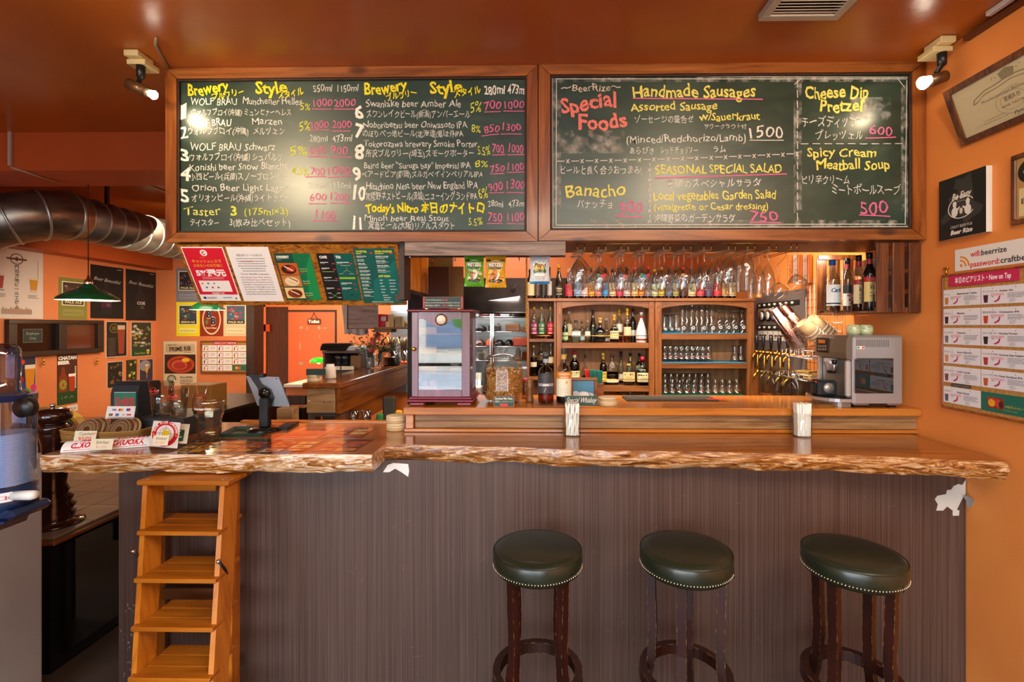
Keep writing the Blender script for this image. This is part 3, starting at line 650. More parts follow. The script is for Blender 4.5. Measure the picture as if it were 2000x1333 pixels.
s.ell(10, 98.5, 3, 2.5, '#203070').text(15, 100, '経済産業省', 4, '#303030'); s.rect(48, 97, 66, 99, '#80b0d0').rect(73, 98, 76, 101, '#303030')
mput(s)
s = msheet(439, 522, 482, 588, 82, 105, '#f2f2f4')
s.text(41, 17, '時間は飲スタートのお知らせ', 4.6, '#303038', 50, al='c')
lines(s, 12, 70, 21, 6, 4.6, '#585860', 1.3, .25, 'c'); s.rect(20, 26, 44, 27.2, '#c06070').text(41, 52, 'To our VALUED Customers.', 4.4, '#303038', 56, al='c')
for i, b in enumerate(['Starting July, Beer Rize will be a', 'non-smoking during our dinner hours.', 'Smoking area on the balcony, we have', 'provided a smoking area for your', 'convenience, to the right as you exit', 'the main door. Thank you for your', 'cooperation, as always thank you for', 'being a Beer Rize Loyal Customer.']):
    s.text(41, 58+i*4.7, b, 3.6, '#505058' if i > 1 else '#a05060', 62, al='c')
mput(s)
s = msheet(529, 601, 494, 585, 72, 92, '#0c4a3a'); s.poly([(36, 0), (72, 0), (72, 92), (40, 92)], '#0f7048').poly([(56, 30), (72, 0), (72, 92), (48, 92)], '#149050').up()
s.text(4, 9, 'DESSERT', 6.5, '#f0f4f0', 25, bold=.05).text(4, 13, 'デザート', 2.6, '#f0f4f0')
for i, (a, b, c1, c2) in enumerate([(18, 41, '#c86020', '#7a9a28'), (42, 64, '#c88040', '#ead4b0'), (66, 88, '#ead090', '#8a3c18')]):
    s.rect(3, a, 41, b, c1).up(); s.ell(22, (a+b)/2+1, 15, 9, c2 if i else '#3a2010').up(); s.ell(26, (a+b)/2, 9, 5, ['#d84020', '#e8c890', '#6e2c12'][i]); s.line([(14, a+6), (30, b-8)], 2, '#f4ece0').line([(18, a+4), (34, b-10)], 1.4, '#4a1c10').up()
    s.text(44, a+12, ['Fried Ice', 'Apple Pie', 'Brownie'][i], 3, '#e8f0e8', 14); s.rect(44, a+15, 58, a+16, '#c0d040').rect(44, a+18, 52, a+19.2, '#d83040')
mput(s)
s = msheet(613, 685, 494, 586, 72, 92, '#131516'); s.rect(34, 0, 72, 92, '#0d5c54').up()
s.text(5, 9, 'CAFE', 6.5, '#f0f4f0', 15, bold=.05).text(37, 9, 'TEA', 6.5, '#f0f4f0', 11, bold=.05)
for y in (16, 27, 45, 66): s.rect(4, y, 20, y+1.4, '#e0e0e0').rect(4, y+2.2, 13, y+3, '#a0a0a0').rect(27, y+2, 32, y+4, '#c83040')
lines(s, 4, 30, 34, 1, 3, '#c8d060', 1, .1); lines(s, 4, 32, 51, 1, 3, '#d0d0d0', 1, .1); s.line([(12, 78), (24, 86)], .9, '#58a060').line([(24, 78), (12, 86)], .9, '#58a060')
for x, y in ((5, 76), (24, 76), (5, 85), (24, 85)): s.rect(x, y, x+7, y+1.3, '#d8d8d8')
for y, w_ in ((16, 24), (56, 22), (66, 18)): s.rect(37, y, 37+w_, y+1.4, '#e0e8e4').rect(37, y+2.4, 48, y+3.4, '#a0c0b8').rect(62, y+2, 67, y+4, '#c83040')
s.line([(54, 25), (54, 31), (46, 36)], .7, '#90b060').line([(54, 31), (62, 36)], .7, '#90b060').rect(36, 45, 68, 48.5, '#98c020'); lines(s, 44, 64, 22, 1, 3, '#d0e0d8', 1, .1); lines(s, 38, 48, 38, 1, 3, '#d0e0d8', 1); lines(s, 58, 68, 38, 1, 3, '#d0e0d8', 1)
s.ring(54, 80, 10, 10.6, '#0a4a44').ell(54, 80, 4, 2.4, '#0a463e')
mput(s)
s = msheet(688, 768, 485, 591, 80, 105, '#0e5a54'); s.poly([(30, 60), (80, 20), (80, 105), (20, 105)], '#12706a').up()
s.text(4, 7, 'COCKTAIL', 4.8, '#d8e038', 22, bold=.05).text(41, 7, 'VIRGIN COCKTAIL', 4.8, '#d8e038', 35, bold=.05); s.rect(4, 8.5, 14, 10, '#c8d060').rect(41, 8.5, 58, 10, '#c8d060').rect(31, 7, 37, 9.5, '#c83040').rect(70, 7, 76, 9.5, '#c83040')
for i, b in enumerate(['MOSCOW MULE', 'GIN TONIC', 'CUBA LIBRE', 'SCREW DRIVER', 'VODKA RED BULL', 'TEQUILA SUNRISE', 'BLOODY MARY', 'WHITE BEER', 'SEA BREEZE', 'CHI CHI', 'CALIFORNIA RUM', 'KIR ROYAL']):
    s.text(4, 15+i*6.8, b, 2.6, '#e8f0ec', bold=.04); s.rect(4, 16+i*6.8, 16+rnd.random()*8, 16.9+i*6.8, '#a8c8c0')
for i, b in enumerate(['CINDERELLA COOLER', 'SHIRLEY TEMPLE', 'VIRGIN SEA BREEZE', 'GREEN PARTY']):
    s.text(41, 15+i*8.6, b, 2.6, '#e8f0ec', bold=.04); s.rect(41, 16+i*8.6, 66, 16.9+i*8.6, '#a8c8c0').rect(41, 18+i*8.6, 58, 18.8+i*8.6, '#a8c8c0')
s.text(41, 53, 'SOFT DRINK', 4.8, '#d8e038', 24, bold=.05)
for i in range(5): s.text(41, 60+i*6, ['COKE', 'PEPSI', 'COFFEE', 'ORANGE', 'SPRITE'][i], 2.4, '#e8f0ec', bold=.04).text(60, 60+i*6, ['GINGER ALE', 'CLUB SODA', 'PINEAPPLE', 'GRAPEFRUIT', 'TONIC'][i], 2.4, '#e8f0ec', bold=.04)
for i in range(3): s.text(43, 90+i*4.6, ['RED BULL', 'OOLONG TEA', 'GREEN TEA'][i], 2.4, '#e8f0ec', bold=.04).rect(68, 88.5+i*4.6, 74, 90.4+i*4.6, '#c83040')
s.text(40, 103, 'Feel free to ask for any other cocktails', 2.4, '#e8f0ec', 44, al='c', bold=.04)
mput(s)
# weathered plank, hook rail and hooks
m = MB(); a, b = at(790, 477, 2.44), at(1105, 499, 2.44)
tag(m.box(a.x, b.x, 2.44, 2.465, b.z, ZS-.004, W_GREY, .002).build('grey_plank', None, (a.x, 2.45, b.z)), 'weathered grey plank below the joint of the two chalkboards', 'plank')
hr = thing('hook_rail', 'dark rail with chrome peg hooks behind the weathered plank', 'rail', (a.x, 2.53, at(0, 503, 2.54).z)); zr = hr.location.z
rel(MB().box(at(792, 0, 2.54).x, at(1104, 0, 2.54).x, 2.53, 2.545, zr-.006, zr+.012, W_DARK, .001).build('rail_bar', hr), hr)
for x in (800, 836, 880, 925, 968, 1013, 1054):
    p = at(x, 501, 2.52); m = MB(); back = x in (836, 880, 1013)
    m.tube([(p.x, 2.548, p.z), (p.x, 2.67, p.z-.004), (p.x, 2.68, p.z+.012)] if back else [(p.x, 2.53, p.z), (p.x, 2.495, p.z-.002), (p.x, 2.49, p.z+.008)], .0022, CHROME, 6); m.box(p.x-.004, p.x+.004, 2.526, 2.531, p.z-.006, p.z+.006, CHROME)
    rel(m.build('peg_hook', hr), hr)
# ------------------------------------------------------------------ back bar cabinets
YC = 4.0; ZK = at(0, 584, YC).z
def zc(py): return at(0, py, YC).z
def xc(px, Y=YC): return at(px, 0, Y).x
YI = YC+.26
def cab(name, label, x0, x1, pw, shelves, arch=True, bar=(), floor_top=True):
    a, b = xc(x0), xc(x1); t = thing(name, label, 'cabinet', ((a+b)/2, YC, 0)); q = lambda m, n: rel(m.build(n, t), t)
    w_ = xc(x0+pw)-a
    q(MB().box(a-.004, b+.004, YC-.015, YI+.02, ZK-.026, ZK, W_CABX, .004), 'top_board')
    for x in (a, b-w_):
        m = MB(); m.box(x, x+w_, YC, YC+.03, .02, ZK-.027, W_CAB, .002); q(m, 'post')
        m = MB(); m.box(x+w_*.3, x+w_*.72, YC-.003, YC, ZK-.13, ZK-.06, W_CABX, .001); q(m, 'peg')
        m = MB(); m.box(x+.003, x+.018 if x == a else x+w_, YC+.031, YI, .02, ZK-.027, W_CAB) if x == a else m.box(x+w_-.018, x+w_-.003, YC+.031, YI, .02, ZK-.027, W_CAB); q(m, 'side_panel')
    q(MB().box(a+.019, b-.019, YI, YI+.012, .02, ZK-.027, W_CABIN), 'back_panel')
    if arch:
        n = 16; X0, X1 = a+w_, b-w_; P = [(X0, ZK-.027)]+[(X1, ZK-.027)]
        P += [(X1+(X0-X1)*i/n, ZK-.085+.035*sin(pi*i/n)**.7) for i in range(n+1)]
        q(MB().prism(P, (0, .018, 0), W_CABX, o=(0, YC+.006, 0)), 'arched_rail')
    for y0, y1 in shelves:
        q(MB().box(a+w_*.98, b-w_*.98, YC+.004, YI-.002, zc(y1), zc(y0), W_CABX, .002), 'shelf')
    for y in bar:
        m = MB(); z = zc(y); m.tube([(a+w_*.9, YC-.004, z), (b-w_*.9, YC-.004, z)], .0028, BRASS, 6); q(m, 'retaining_rod')
    return t
cab('bottle_cabinet', 'walnut cabinet with arched rail holding spirit bottles on two shelves', 1087, 1278.5, 11, [(669.5, 680), (752, 763), (800, 808)], True, (656, 739))
cab('glass_cabinet', 'walnut cabinet filled with upturned beer glasses on three shelves', 1279.5, 1473, 13, [(652, 663), (708, 718.5), (772, 783)])
tc = cab('bottle_rack', 'narrow walnut rack with three wine-shaped whisky bottles, left of bottle cabinet', 1029, 1086, 4, [(662, 668), (735, 741)], False, (656,))
for y in (651.5, 707.5, 771.5):
    a, b = xc(1293), xc(1459); yy = zc(y+.4)
    tag(MB().box(a, b, YC+.001, YI-.01, yy, yy+.004, pm('#3c90b8' if y < 720 else '#2c8a72', .6)).build('shelf_mat', None, ((a+b)/2, YC+.15, yy)), ['blue mat under the tall glasses on upper shelf', 'blue mat under the glasses on middle shelf', 'green mat under the glasses on lowest shelf'][(y > 700)+(y > 760)], 'mat')

# ------------------------------------------------------------------ bottles
SH = {  # profile: (radius fraction, height fraction)
 'whisky': [(0, 0), (.95, 0), (1, .02), (1, .58), (.95, .64), (.6, .70), (.36, .75), (.30, .82), (.30, .93)],
 'wine': [(0, 0), (.95, 0), (1, .02), (1, .56), (.93, .62), (.55, .70), (.36, .76), (.33, .93)],
 'champ': [(0, 0), (.95, 0), (1, .03), (1, .42), (.88, .54), (.55, .68), (.36, .80), (.32, .94)],
 'squat': [(0, 0), (.9, 0), (1, .04), (1, .42), (.9, .52), (.5, .60), (.30, .66), (.28, .90)],
 'round': [(0, 0), (.6, 0), (.85, .06), (1, .20), (1, .32), (.85, .48), (.5, .57), (.28, .62), (.26, .90)],
 'decanter': [(0, 0), (.9, 0), (.95, .03), (1, .22), (.9, .40), (.5, .64), (.26, .76), (.24, .84)],
 'flat': [(0, 0), (.95, 0), (1, .03), (1, .46), (.92, .58), (.6, .66), (.28, .71), (.26, .90)],
 'beer': [(0, 0), (.93, 0), (1, .03), (1, .52), (.9, .60), (.55, .72), (.42, .80), (.38, .95)],
 'syrup': [(0, 0), (.95, 0), (1, .02), (1, .60), (.9, .66), (.5, .76), (.38, .82), (.36, .92)],
 'alembic': [(0, 0), (.95, 0), (1, .03), (1, .52), (.96, .60), (.75, .68), (.34, .73), (.30, .76), (.30, .90)],
 'box': [(0, 0), (.97, 0), (1, .02), (1, .50), (.95, .56), (.5, .62), (.34, .66), (.32, .88)],
}
def bottle(label, shape, x, y, z, h, r, glass='#e8f0ec', liq=None, fill=.5, cap='#202020', lab=None, lz=(.12, .45), cat='bottle', group=None, ink=None, neck=None, sy=1, opaque=False, pr=None, sq=2, caph=.1, name='spirit_bottle'):
    t = thing(name, label, cat, (x, y, z), 0, group); P = [(a*r, b*h) for a, b in SH[shape]]
    top = P[-1][1]; rn = P[-1][0]
    body = pm(glass, .15, coat=.5) if opaque else clear(glass, .7, .06)
    m = MB(); m.lathe(P+[(rn, h*.955), (rn*.75, h*.955), (rn*.75, top-.01)], body, 18, sy=sy, pw=sq); m.build('glass_body', t)
    if liq and not opaque:
        zl = h*fill; Q = [(a*.94, max(b, .005)) for a, b in P if b < zl]; 
        k = len([1 for a, b in P if b < zl]); r1 = P[min(k, len(P)-1)]; r0 = P[k-1]; tt = (zl-r0[1])/max(1e-6, r1[1]-r0[1]); rz_ = (r0[0]+(r1[0]-r0[0])*tt)*.94
        MB().lathe(Q+[(rz_, zl), (0, zl)], clear(liq, .1, .01, key='liq'), 16, sy=sy, pw=sq).build('liquid', t)
    m = MB(); cm = pm(cap, .3); m.lathe([(rn*1.02, h*.90), (rn*1.22, h*(1-caph)), (rn*1.22, h), (0, h)], cm, 14)
    m.build('cap', t)
    if neck: MB().lathe([(rn*1.12, h*.80), (rn*1.10, h*.89)], pm(neck, .4), 14).build('neck_band', t)
    if lab:
        W, Hh = 40, 40*(lz[1]-lz[0])*h/(r*2.3)
        f = (lambda rr, z0, hh: (lambda u, v, l: cyl2(rr, z0, hh, W, Hh, u, v, l, sy, sq)))(r*1.008, h*lz[0], h*(lz[1]-lz[0]))
        s = Sheet(f, eps=.0003); s.rect(0, 0, W, Hh, lab, 12).up()
        if pr: pr(s, W, Hh)
        elif ink:
            s.text(W/2, Hh*.36, ink[0], Hh*.3, ink[1], W*.62, al='c', bold=.03); s.rect(W*.25, Hh*.5, W*.75, Hh*.54, ink[1], 6).rect(W*.2, Hh*.86, W*.8, Hh*.92, ink[1], 6).rect(W*.32, Hh*.62, W*.68, Hh*.65, ink[1], 4)
        s.mb.build('paper_label', t, norm=False)
    return t
def cyl2(rr, z0, hh, W, Hh, u, v, l, sy, pw):
    a = radians(-90+(u/W-.5)*150); ca, sa = cos(a), sin(a); k = 1 if pw == 2 else (abs(ca)**pw+abs(sa)**pw)**(-1/pw)
    return Vector(((rr+l)*ca*k, (rr+l)*sa*k*sy, z0+hh*(1-v/Hh)))
def bpx(label, shape, cx_, ytop, ybase, wpx, Y, **k):
    """bottle whose outline in the photo is centred on cx_, reaching from ybase up to ytop, wpx wide, standing at world y = Y"""
    p = at(cx_, ybase, Y); q = at(cx_, ytop, Y); r = at(cx_+wpx/2, 0, Y).x-p.x
    zz = k.pop('z', p.z)
    return bottle(label, shape, p.x, Y, zz, q.z-zz, r, **k)
YS = YC+.12; zs1 = zc(669.5); zs2 = zc(752); zl1 = zc(662); zl2 = zc(735)
A = 'whisky bottles in the narrow rack'
for x, l, d in ((1043, '#7a2458', 'purple'), (1057.5, '#2c6c48', 'green'), (1075, '#c01840', 'crimson')):
    bpx('whisky bottle with %s label on the narrow rack upper shelf' % d, 'whisky', x, 600, 662, 13.5, YS-.04, z=zl1, liq='#c84810', fill=.3, cap='#c8a040', lab=l, lz=(.14, .52), ink=('CS', '#e8d8c0'), group=A)
bpx('amber whisky bottle with slanted label on the narrow rack lower shelf', 'whisky', 1042, 674, 735, 13, YS-.04, z=zl2, liq='#7a1c08', fill=.6, cap='#c8a040', lab='#c8bca8', lz=(.3, .45))
bpx('wide dark-filled bottle with gold stopper behind the whisky on the counter', 'alembic', 1057, 669, 735, 18, YS-.02, z=zl2, liq='#302018', fill=.45, cap='#b89040')
bpx('clear bottle with cream neck label and silver cap, rack lower shelf', 'alembic', 1076, 670, 735, 16, YS-.04, z=zl2, liq='#402818', fill=.3, cap='#a8a8a0', lab='#d8d0b0', lz=(.4, .58))
B_ = [
 ('dark bottle with round green label at left end of upper shelf', 'wine', 1103.5, 622, 12, dict(glass='#18201a', opaque=True, lab='#b0c89a', lz=(.1, .42), ink=('&', '#204020'), cap='#581018')),
 ('tall clear bottle with cream label behind the green label one', 'whisky', 1111, 608, 14, dict(liq='#e8dcb8', fill=.2, cap='#c8c0a8', lab='#d8cfa8', lz=(.2, .58), Y=YS+.08)),
 ('square clear gin bottle with white label and black stopper', 'box', 1124.5, 626, 18, dict(cap='#202020', lab='#eeeee6', lz=(.28, .5), sq=6, ink=('N', '#505058'), glass='#e4f0ee', liq='#e0f0f0', fill=.35)),
 ('round clear gin bottle with cork top on upper shelf', 'box', 1136.5, 624, 12, dict(cap='#b08860', lab='#b8d8e0', lz=(.1, .3), glass='#dce8ea', Y=YS+.05)),
 ('small clear flask with cream tag beside the dark champagne bottle', 'whisky', 1147.5, 626, 11, dict(cap='#a08868', lab='#e8e0cc', lz=(.28, .5), liq='#e8e0c0', fill=.15)),
 ('tall black-green champagne bottle on the upper shelf', 'champ', 1158, 606, 14, dict(glass='#0e1a14', opaque=True, cap='#141a16', lab='#1c2620', lz=(.2, .4), Y=YS+.06)),
 ('rounded black and gold whisky decanter on the upper shelf', 'round', 1172, 621, 23, dict(glass='#0c1018', opaque=True, cap='#b89850', lab='#1a1c20', lz=(.24, .38), neck='#c8b070', ink=('21', '#c8a850'))),
 ('clear flask with pale stopper behind the black decanter', 'round', 1184, 622, 16, dict(cap='#d4d4bc', liq='#c02a18', fill=.12, lab='#c8dcd4', lz=(.05, .16), Y=YS+.08)),
 ('squat cognac bottle with wide cream label and gold neck', 'squat', 1199.5, 615, 17, dict(cap='#d8a030', lab='#e6dcA8', lz=(.13, .42), liq='#3a1408', fill=.5, neck='#d8a030', ink=('HEN', '#403820'))),
 ('tall clear bottle with yellow cap and heart-shaped tag', 'whisky', 1209.5, 604, 13, dict(cap='#d8b830', lab='#e8e4da', lz=(.3, .55), liq='#e03a10', fill=.2, Y=YS+.07, neck='#d8b830')),
 ('tall whisky bottle with long beige label and yellow cap', 'whisky', 1225, 603, 15, dict(cap='#e0b830', lab='#d8c098', lz=(.2, .46), liq='#e8b060', fill=.55, neck='#e0b830')),
 ('tall black bottle with small white label and burgundy top', 'wine', 1236, 603, 12, dict(glass='#141216', opaque=True, cap='#5a0c24', lab='#d8dcdc', lz=(.18, .36), Y=YS+.06)),
 ('white ceramic decanter with red neck ribbon at right end', 'decanter', 1252.5, 610, 22, dict(glass='#ecece8', opaque=True, cap='#f4f4f2', lab='#8c2420', lz=(.07, .13), neck='#b82420', caph=.14)),
]
for lb, shp, x, yt, wd, k in B_:
    Y = k.pop('Y', YS-.03); bpx(lb, shp, x, yt, 669.5, wd, Y, z=zs1, group='bottles on the upper cabinet shelf', **k)
B_ = [
 ('amber bottle behind the tall counter whisky, lower shelf', 'whisky', 1105, 691, 11, dict(liq='#8a4010', fill=.7, cap='#c89040')),
 ('green whiskey bottle with red cap and cream label, lower shelf', 'whisky', 1122, 686, 20, dict(glass='#1c6a30', liq='#143a18', fill=.6, cap='#a01828', lab='#dcd8a8', lz=(.2, .42), neck='#d8d0b0', ink=('JAM', '#305028'))),
 ('clear bottle with black cap behind the red and teal menus', 'squat', 1143, 693, 13, dict(cap='#20201e', liq='#6a3018', fill=.3)),
 ('gold-labelled bottle with golden capsule, lower shelf', 'wine', 1178, 690, 14, dict(glass='#c8b060', liq='#a01818', fill=.7, cap='#b8a030', lab='#c8b848', lz=(.1, .42), neck='#b8a030', ink=('I.W', '#604818'))),
 ('flat shouldered bourbon bottle with cork and cream label', 'flat', 1196, 692, 25, dict(liq='#7a120c', fill=.42, cap='#5a3020', lab='#d8ccb0', lz=(.08, .19), sy=.5)),
 ('clear bottle with long black capsule, lower shelf', 'champ', 1212.5, 687, 14, dict(liq='#d8d8c0', fill=.2, cap='#101010', lab='#d0ccc0', lz=(.1, .3), neck='#101010', Y=YS+.08)),
 ('round crown-label whisky bottle with gold cap, lower shelf', 'round', 1228, 711, 24, dict(liq='#6a1208', fill=.45, cap='#c8a848', lab='#dccc90', lz=(.18, .62), ink=('CR', '#7a2040'), sy=.6, Y=YS-.06)),
 ('tall clear bottle with dark cap behind the crown-label bottle', 'flat', 1231, 690, 16, dict(cap='#1c1414', liq='#8a3010', fill=.3, neck='#c0a050', Y=YS+.06)),
 ('dark bottle with small tag beside the red wax bottle', 'whisky', 1248.5, 690, 14, dict(glass='#2a1a12', opaque=True, cap='#1a1a1a', lab='#b8c0a0', lz=(.45, .6), Y=YS+.05)),
 ('square bourbon bottle with red wax cap and cream label', 'box', 1254.5, 697, 22, dict(liq='#a03c10', fill=.35, cap='#b81c30', lab='#e0d8a8', lz=(.13, .45), ink=('Mark', '#403020'), sq=5, neck='#b81c30', caph=.2, Y=YS-.06)),
]
for lb, shp, x, yt, wd, k in B_:
    Y = k.pop('Y', YS-.03); bpx(lb, shp, x, yt, 752, wd, Y, z=zs2, group='bottles on the lower cabinet shelf', **k)
for x, c, d in ((1207, '#151515', 'black-capped'), (1231, '#c8b8b0', 'pale-capped'), (1250, '#a03038', 'red-capped')):
    bpx('%s bottle half hidden in the dark lowest cabinet bay' % d, 'wine', x, 766, 800, 11, YS, z=zc(800), glass='#2a1a14', opaque=True, cap=c, name='bottle')
# bottles on top of the cabinets
T_ = [(1036, 526, 16, '#1e120c', '#c8b890', 'brown bottle with round cream label behind the popcorn bag', '#2a1810'), (1049, 526, 11, '#24140c', '#4a3a34', 'brown bottle with dark label behind the popcorn bag', '#7a4a20'),
      (1061, 524, 10, '#141414', '#202020', 'plain black bottle behind the popcorn bag', '#101010'), (1073.5, 522, 9, '#222222', '#a8a8a8', 'black bottle with grey figure label beside the champagne bottle', '#181818')]
for x, yt, wd, g, l, lb, c in T_:
    bpx(lb, 'beer', x, yt, 584, wd, YC+.05, z=ZK, glass=g, opaque=True, lab=l, lz=(.1, .55), cap=c, group='bottles on top of the cabinets', name='beer_bottle')
bpx('tall champagne bottle with gold foil neck on the cabinet top', 'champ', 1091.5, 517, 584, 16, YC+.06, z=ZK, glass='#0e100c', opaque=True, cap='#d89818', lab='#181614', lz=(.1, .36), ink=('Champ', '#c8b888'), neck='#d89818', caph=.16, group='bottles on top of the cabinets')
T_ = [(1111, 14, '#123018', '#c83048', 'dark green bottle with round red label'), (1127.5, 14, '#5a2810', '#7898c0', 'brown bottle with pale blue label'), (1141, 13, '#5a2810', '#d0b0b0', 'brown bottle with white and red lettered label'),
      (1154.5, 12, '#c88018', '#c89030', 'amber bottle with golden label'), (1168, 13, '#6a3010', '#b87060', 'brown bottle with mottled red label'), (1182, 13, '#5a2810', '#1878b8', 'brown bottle with bright blue label'),
      (1196, 13, '#7a3c10', '#c0a878', 'brown bottle with tan label'), (1209.5, 13, '#6a2810', '#b81848', 'brown bottle with magenta label'), (1224, 14, '#7a3c10', '#b0a8a8', 'brown bottle with light grey label'),
      (1239, 13, '#a05810', '#c8a870', 'amber bottle with beige label'), (1252, 12, '#a86010', '#c87820', 'amber bottle with orange label'), (1265, 13, '#484040', '#707078', 'bottle with black and silver label'),
      (1278.5, 13, '#7a5010', '#a8b088', 'bottle with mossy green label'), (1291.5, 12, '#8a7020', '#a89838', 'bottle with olive gold label'), (1306, 13, '#6a3818', '#486078', 'brown bottle with slate blue label'),
      (1319.5, 12, '#28902c', '#888850', 'bright green glass bottle with olive label'), (1334, 13, '#6a2c0c', '#2a2220', 'brown bottle with black label'), (1351, 15, '#c89838', '#b8b088', 'amber bottle with wide sage label'),
      (1367.5, 16, '#8a3018', '#b83848', 'bottle with wide rose pink label'), (1383.5, 15, '#4a2838', '#4a3a60', 'bottle with navy and purple label'), (1400.5, 15, '#a03018', '#b82838', 'bottle with red round label'), (1415.5, 13, '#6a2810', '#b0905c', 'brown bottle with kraft label'), (1430, 14, '#7a2c10', '#c0a878', 'brown bottle with cream banded label')]
for x, wd, g, l, lb in T_:
    bpx(lb+' on the cabinet top', 'beer', x, 524+rnd.uniform(-3, 3), 584, wd, YC+.07, z=ZK, glass=g, liq=g, fill=.7, lab=l, lz=(.08, .50), cap=rnd.choice(['#c8a040', '#303030', '#a02020']), ink=('o', '#403830'), group='bottles on top of the cabinets', name='beer_bottle')
p = at(1476, 584, YC+.05); m = MB(); m.box(p.x-.04, p.x+.035, YC+.01, YC+.1, ZK, ZK+.032, pm('#d87a1c', .5), .003).box(p.x-.03, p.x+.02, YC+.006, YC+.0095, ZK+.008, ZK+.024, pm('#f0c040', .5))
tag(m.build('small_box', None, (p.x, YC+.05, ZK)), 'small orange box at the right end of the cabinet top', 'box')

# ------------------------------------------------------------------ glasses in the glass cabinet
def gl_mesh(name, prof, seg=14, M=None, extra=None, mat=None):
    m = MB(); m.lathe(prof, mat or GLASSB, seg, M=M)
    if extra: extra(m)
    return m.build(name, None)
def ring_logo(r, z, c, sz):
    def f(m):
        s = Sheet(lambda u, v, l: Vector(((r+.0006)*sin(u/r), -(r+.0006)*cos(u/r), z-v)), m); s.ring(0, 0, sz*.55, sz, c, 14)
    return f
def blk_logo(r, z, c, w_, h_):
    def f(m):
        s = Sheet(lambda u, v, l: Vector(((r+.0006)*sin(u/r), -(r+.0006)*cos(u/r), z-v)), m); s.rect(-w_, 0, w_, h_*.3, c, 4).rect(-w_*.7, h_*.45, w_*.7, h_*.8, c, 4)
    return f
LG = '#d8dcd8'
hW = at(0, 600, YS).z-at(0, 651, YS).z
wz = [(0, 0), (.026, 0), (.028, .004), (.024, .01), (.020, .05), (.026, .09), (.036, .15), (.038, .185), (.034, hW)]
def stack(src, label, group, xs, Y, z, cat='glass'):
    for i, x in enumerate(xs):
        p = at(x, 0, Y)
        if i == 0: src.location = (p.x, Y, z); tag(src, label, cat, group)
        else: dup(src, (p.x, Y, z), rnd.random()*.3, label, group)
def up(prof): return [(r, z) for r, z in prof]
g1 = gl_mesh('pilsner_glass', [(0, .006), (.036, .006), (.038, 0), (.036, .05), (.031, .12), (.030, .16), (.033, .161)], 14, None, ring_logo(.0375, .03, LG, .011))
stack(g1, 'shorter upturned beer glass with white roundel, left end of top shelf', 'short glasses on the top cabinet shelf', [1298, 1309.5, 1321], YS-.06, zc(651.5)+.006)
stack(gl_mesh('pilsner_glass', [(0, .15), (.026, .15), (.028, .155), (.024, .10), (.030, .05), (.036, 0), (.0365, 0)], 14), 'shorter upturned glass in the rear row, left end of top shelf', 'short rear glasses on the top cabinet shelf', [1303, 1315], YS+.06, zc(651.5)+.006)
g2 = gl_mesh('weizen_glass', [(0, hW), (.029, hW), (.030, hW-.006), (.022, hW-.015), (.019, hW-.05), (.026, .10), (.036, .05), (.036, .01), (.034, 0)], 16, None, ring_logo(.0365, .04, LG, .014))
stack(g2, 'tall upturned wheat beer glass with white roundel on the top shelf', 'tall glasses on the top cabinet shelf', [1333, 1351, 1371, 1390], YS-.06, zc(651.5)+.006)
stack(gl_mesh('weizen_glass', [(0, hW), (.029, hW), (.030, hW-.006), (.022, hW-.015), (.019, hW-.05), (.026, .10), (.036, .05), (.036, .01), (.034, 0)], 12), 'tall upturned wheat beer glass in the rear row of the top shelf', 'tall rear glasses on the top cabinet shelf', [1341, 1361, 1381], YS+.07, zc(651.5)+.006)
g3 = gl_mesh('tulip_glass', [(0, .185), (.031, .185), (.031, .181), (.006, .176), (.006, .13), (.020, .115), (.036, .07), (.036, .03), (.030, 0)], 16, None, ring_logo(.0365, .045, LG, .013))
stack(g3, 'upturned stemmed tulip glass with white roundel, right side of top shelf', 'stemmed glasses on the top cabinet shelf', [1405, 1419, 1433, 1449], YS-.06, zc(651.5)+.006)
stack(gl_mesh('tulip_glass', [(0, .185), (.031, .185), (.031, .181), (.006, .176), (.006, .13), (.020, .115), (.036, .07), (.036, .03), (.030, 0)], 12), 'upturned stemmed tulip glass in the rear row of the top shelf', 'stemmed rear glasses on the top cabinet shelf', [1412, 1427, 1441], YS+.06, zc(651.5)+.006)
pr_ = [(0, .128), (.024, .128), (.026, .124), (.030, .06), (.034, 0), (.035, 0)]
stack(gl_mesh('pint_glass', pr_, 14, None, blk_logo(.031, .05, '#a84038', .010, .02)), 'upturned small pint glass with red print on the middle shelf', 'small glasses on the middle cabinet shelf', [1298+i*10.7 for i in range(9)], YS-.06, zc(707.5)+.006)
stack(gl_mesh('pint_glass', pr_, 10), 'upturned small pint glass in the rear row of the middle shelf', 'small rear glasses on the middle cabinet shelf', [1303+i*10.7 for i in range(8)], YS+.06, zc(707.5)+.006)
stack(gl_mesh('pint_glass', [(0, .132), (.026, .132), (.028, .128), (.022, .10), (.034, .03), (.044, 0), (.045, 0)], 16), 'waisted upturned glass alone at the right of the middle shelf', 'waisted glasses on the middle cabinet shelf', [1435, 1447], YS-.04, zc(707.5)+.006)
stack(gl_mesh('pint_glass', [(0, .128), (.024, .128), (.026, .124), (.031, .06), (.036, 0), (.037, 0)], 14, None, blk_logo(.033, .05, '#a84038', .010, .02)), 'upturned pint glass in the front row of the lowest shelf', 'glasses on the lowest cabinet shelf', [1299+i*14 for i in range(11)], YS-.07, zc(771.5)+.006)
stack(gl_mesh('pint_glass', [(0, .168), (.025, .168), (.027, .164), (.031, .08), (.036, 0), (.037, 0)], 10, None, blk_logo(.032, .08, '#a84038', .010, .02)), 'taller upturned pint glass behind the front row, lowest shelf', 'taller rear glasses on the lowest cabinet shelf', [1298+i*12 for i in range(8)], YS+.05, zc(771.5)+.006)

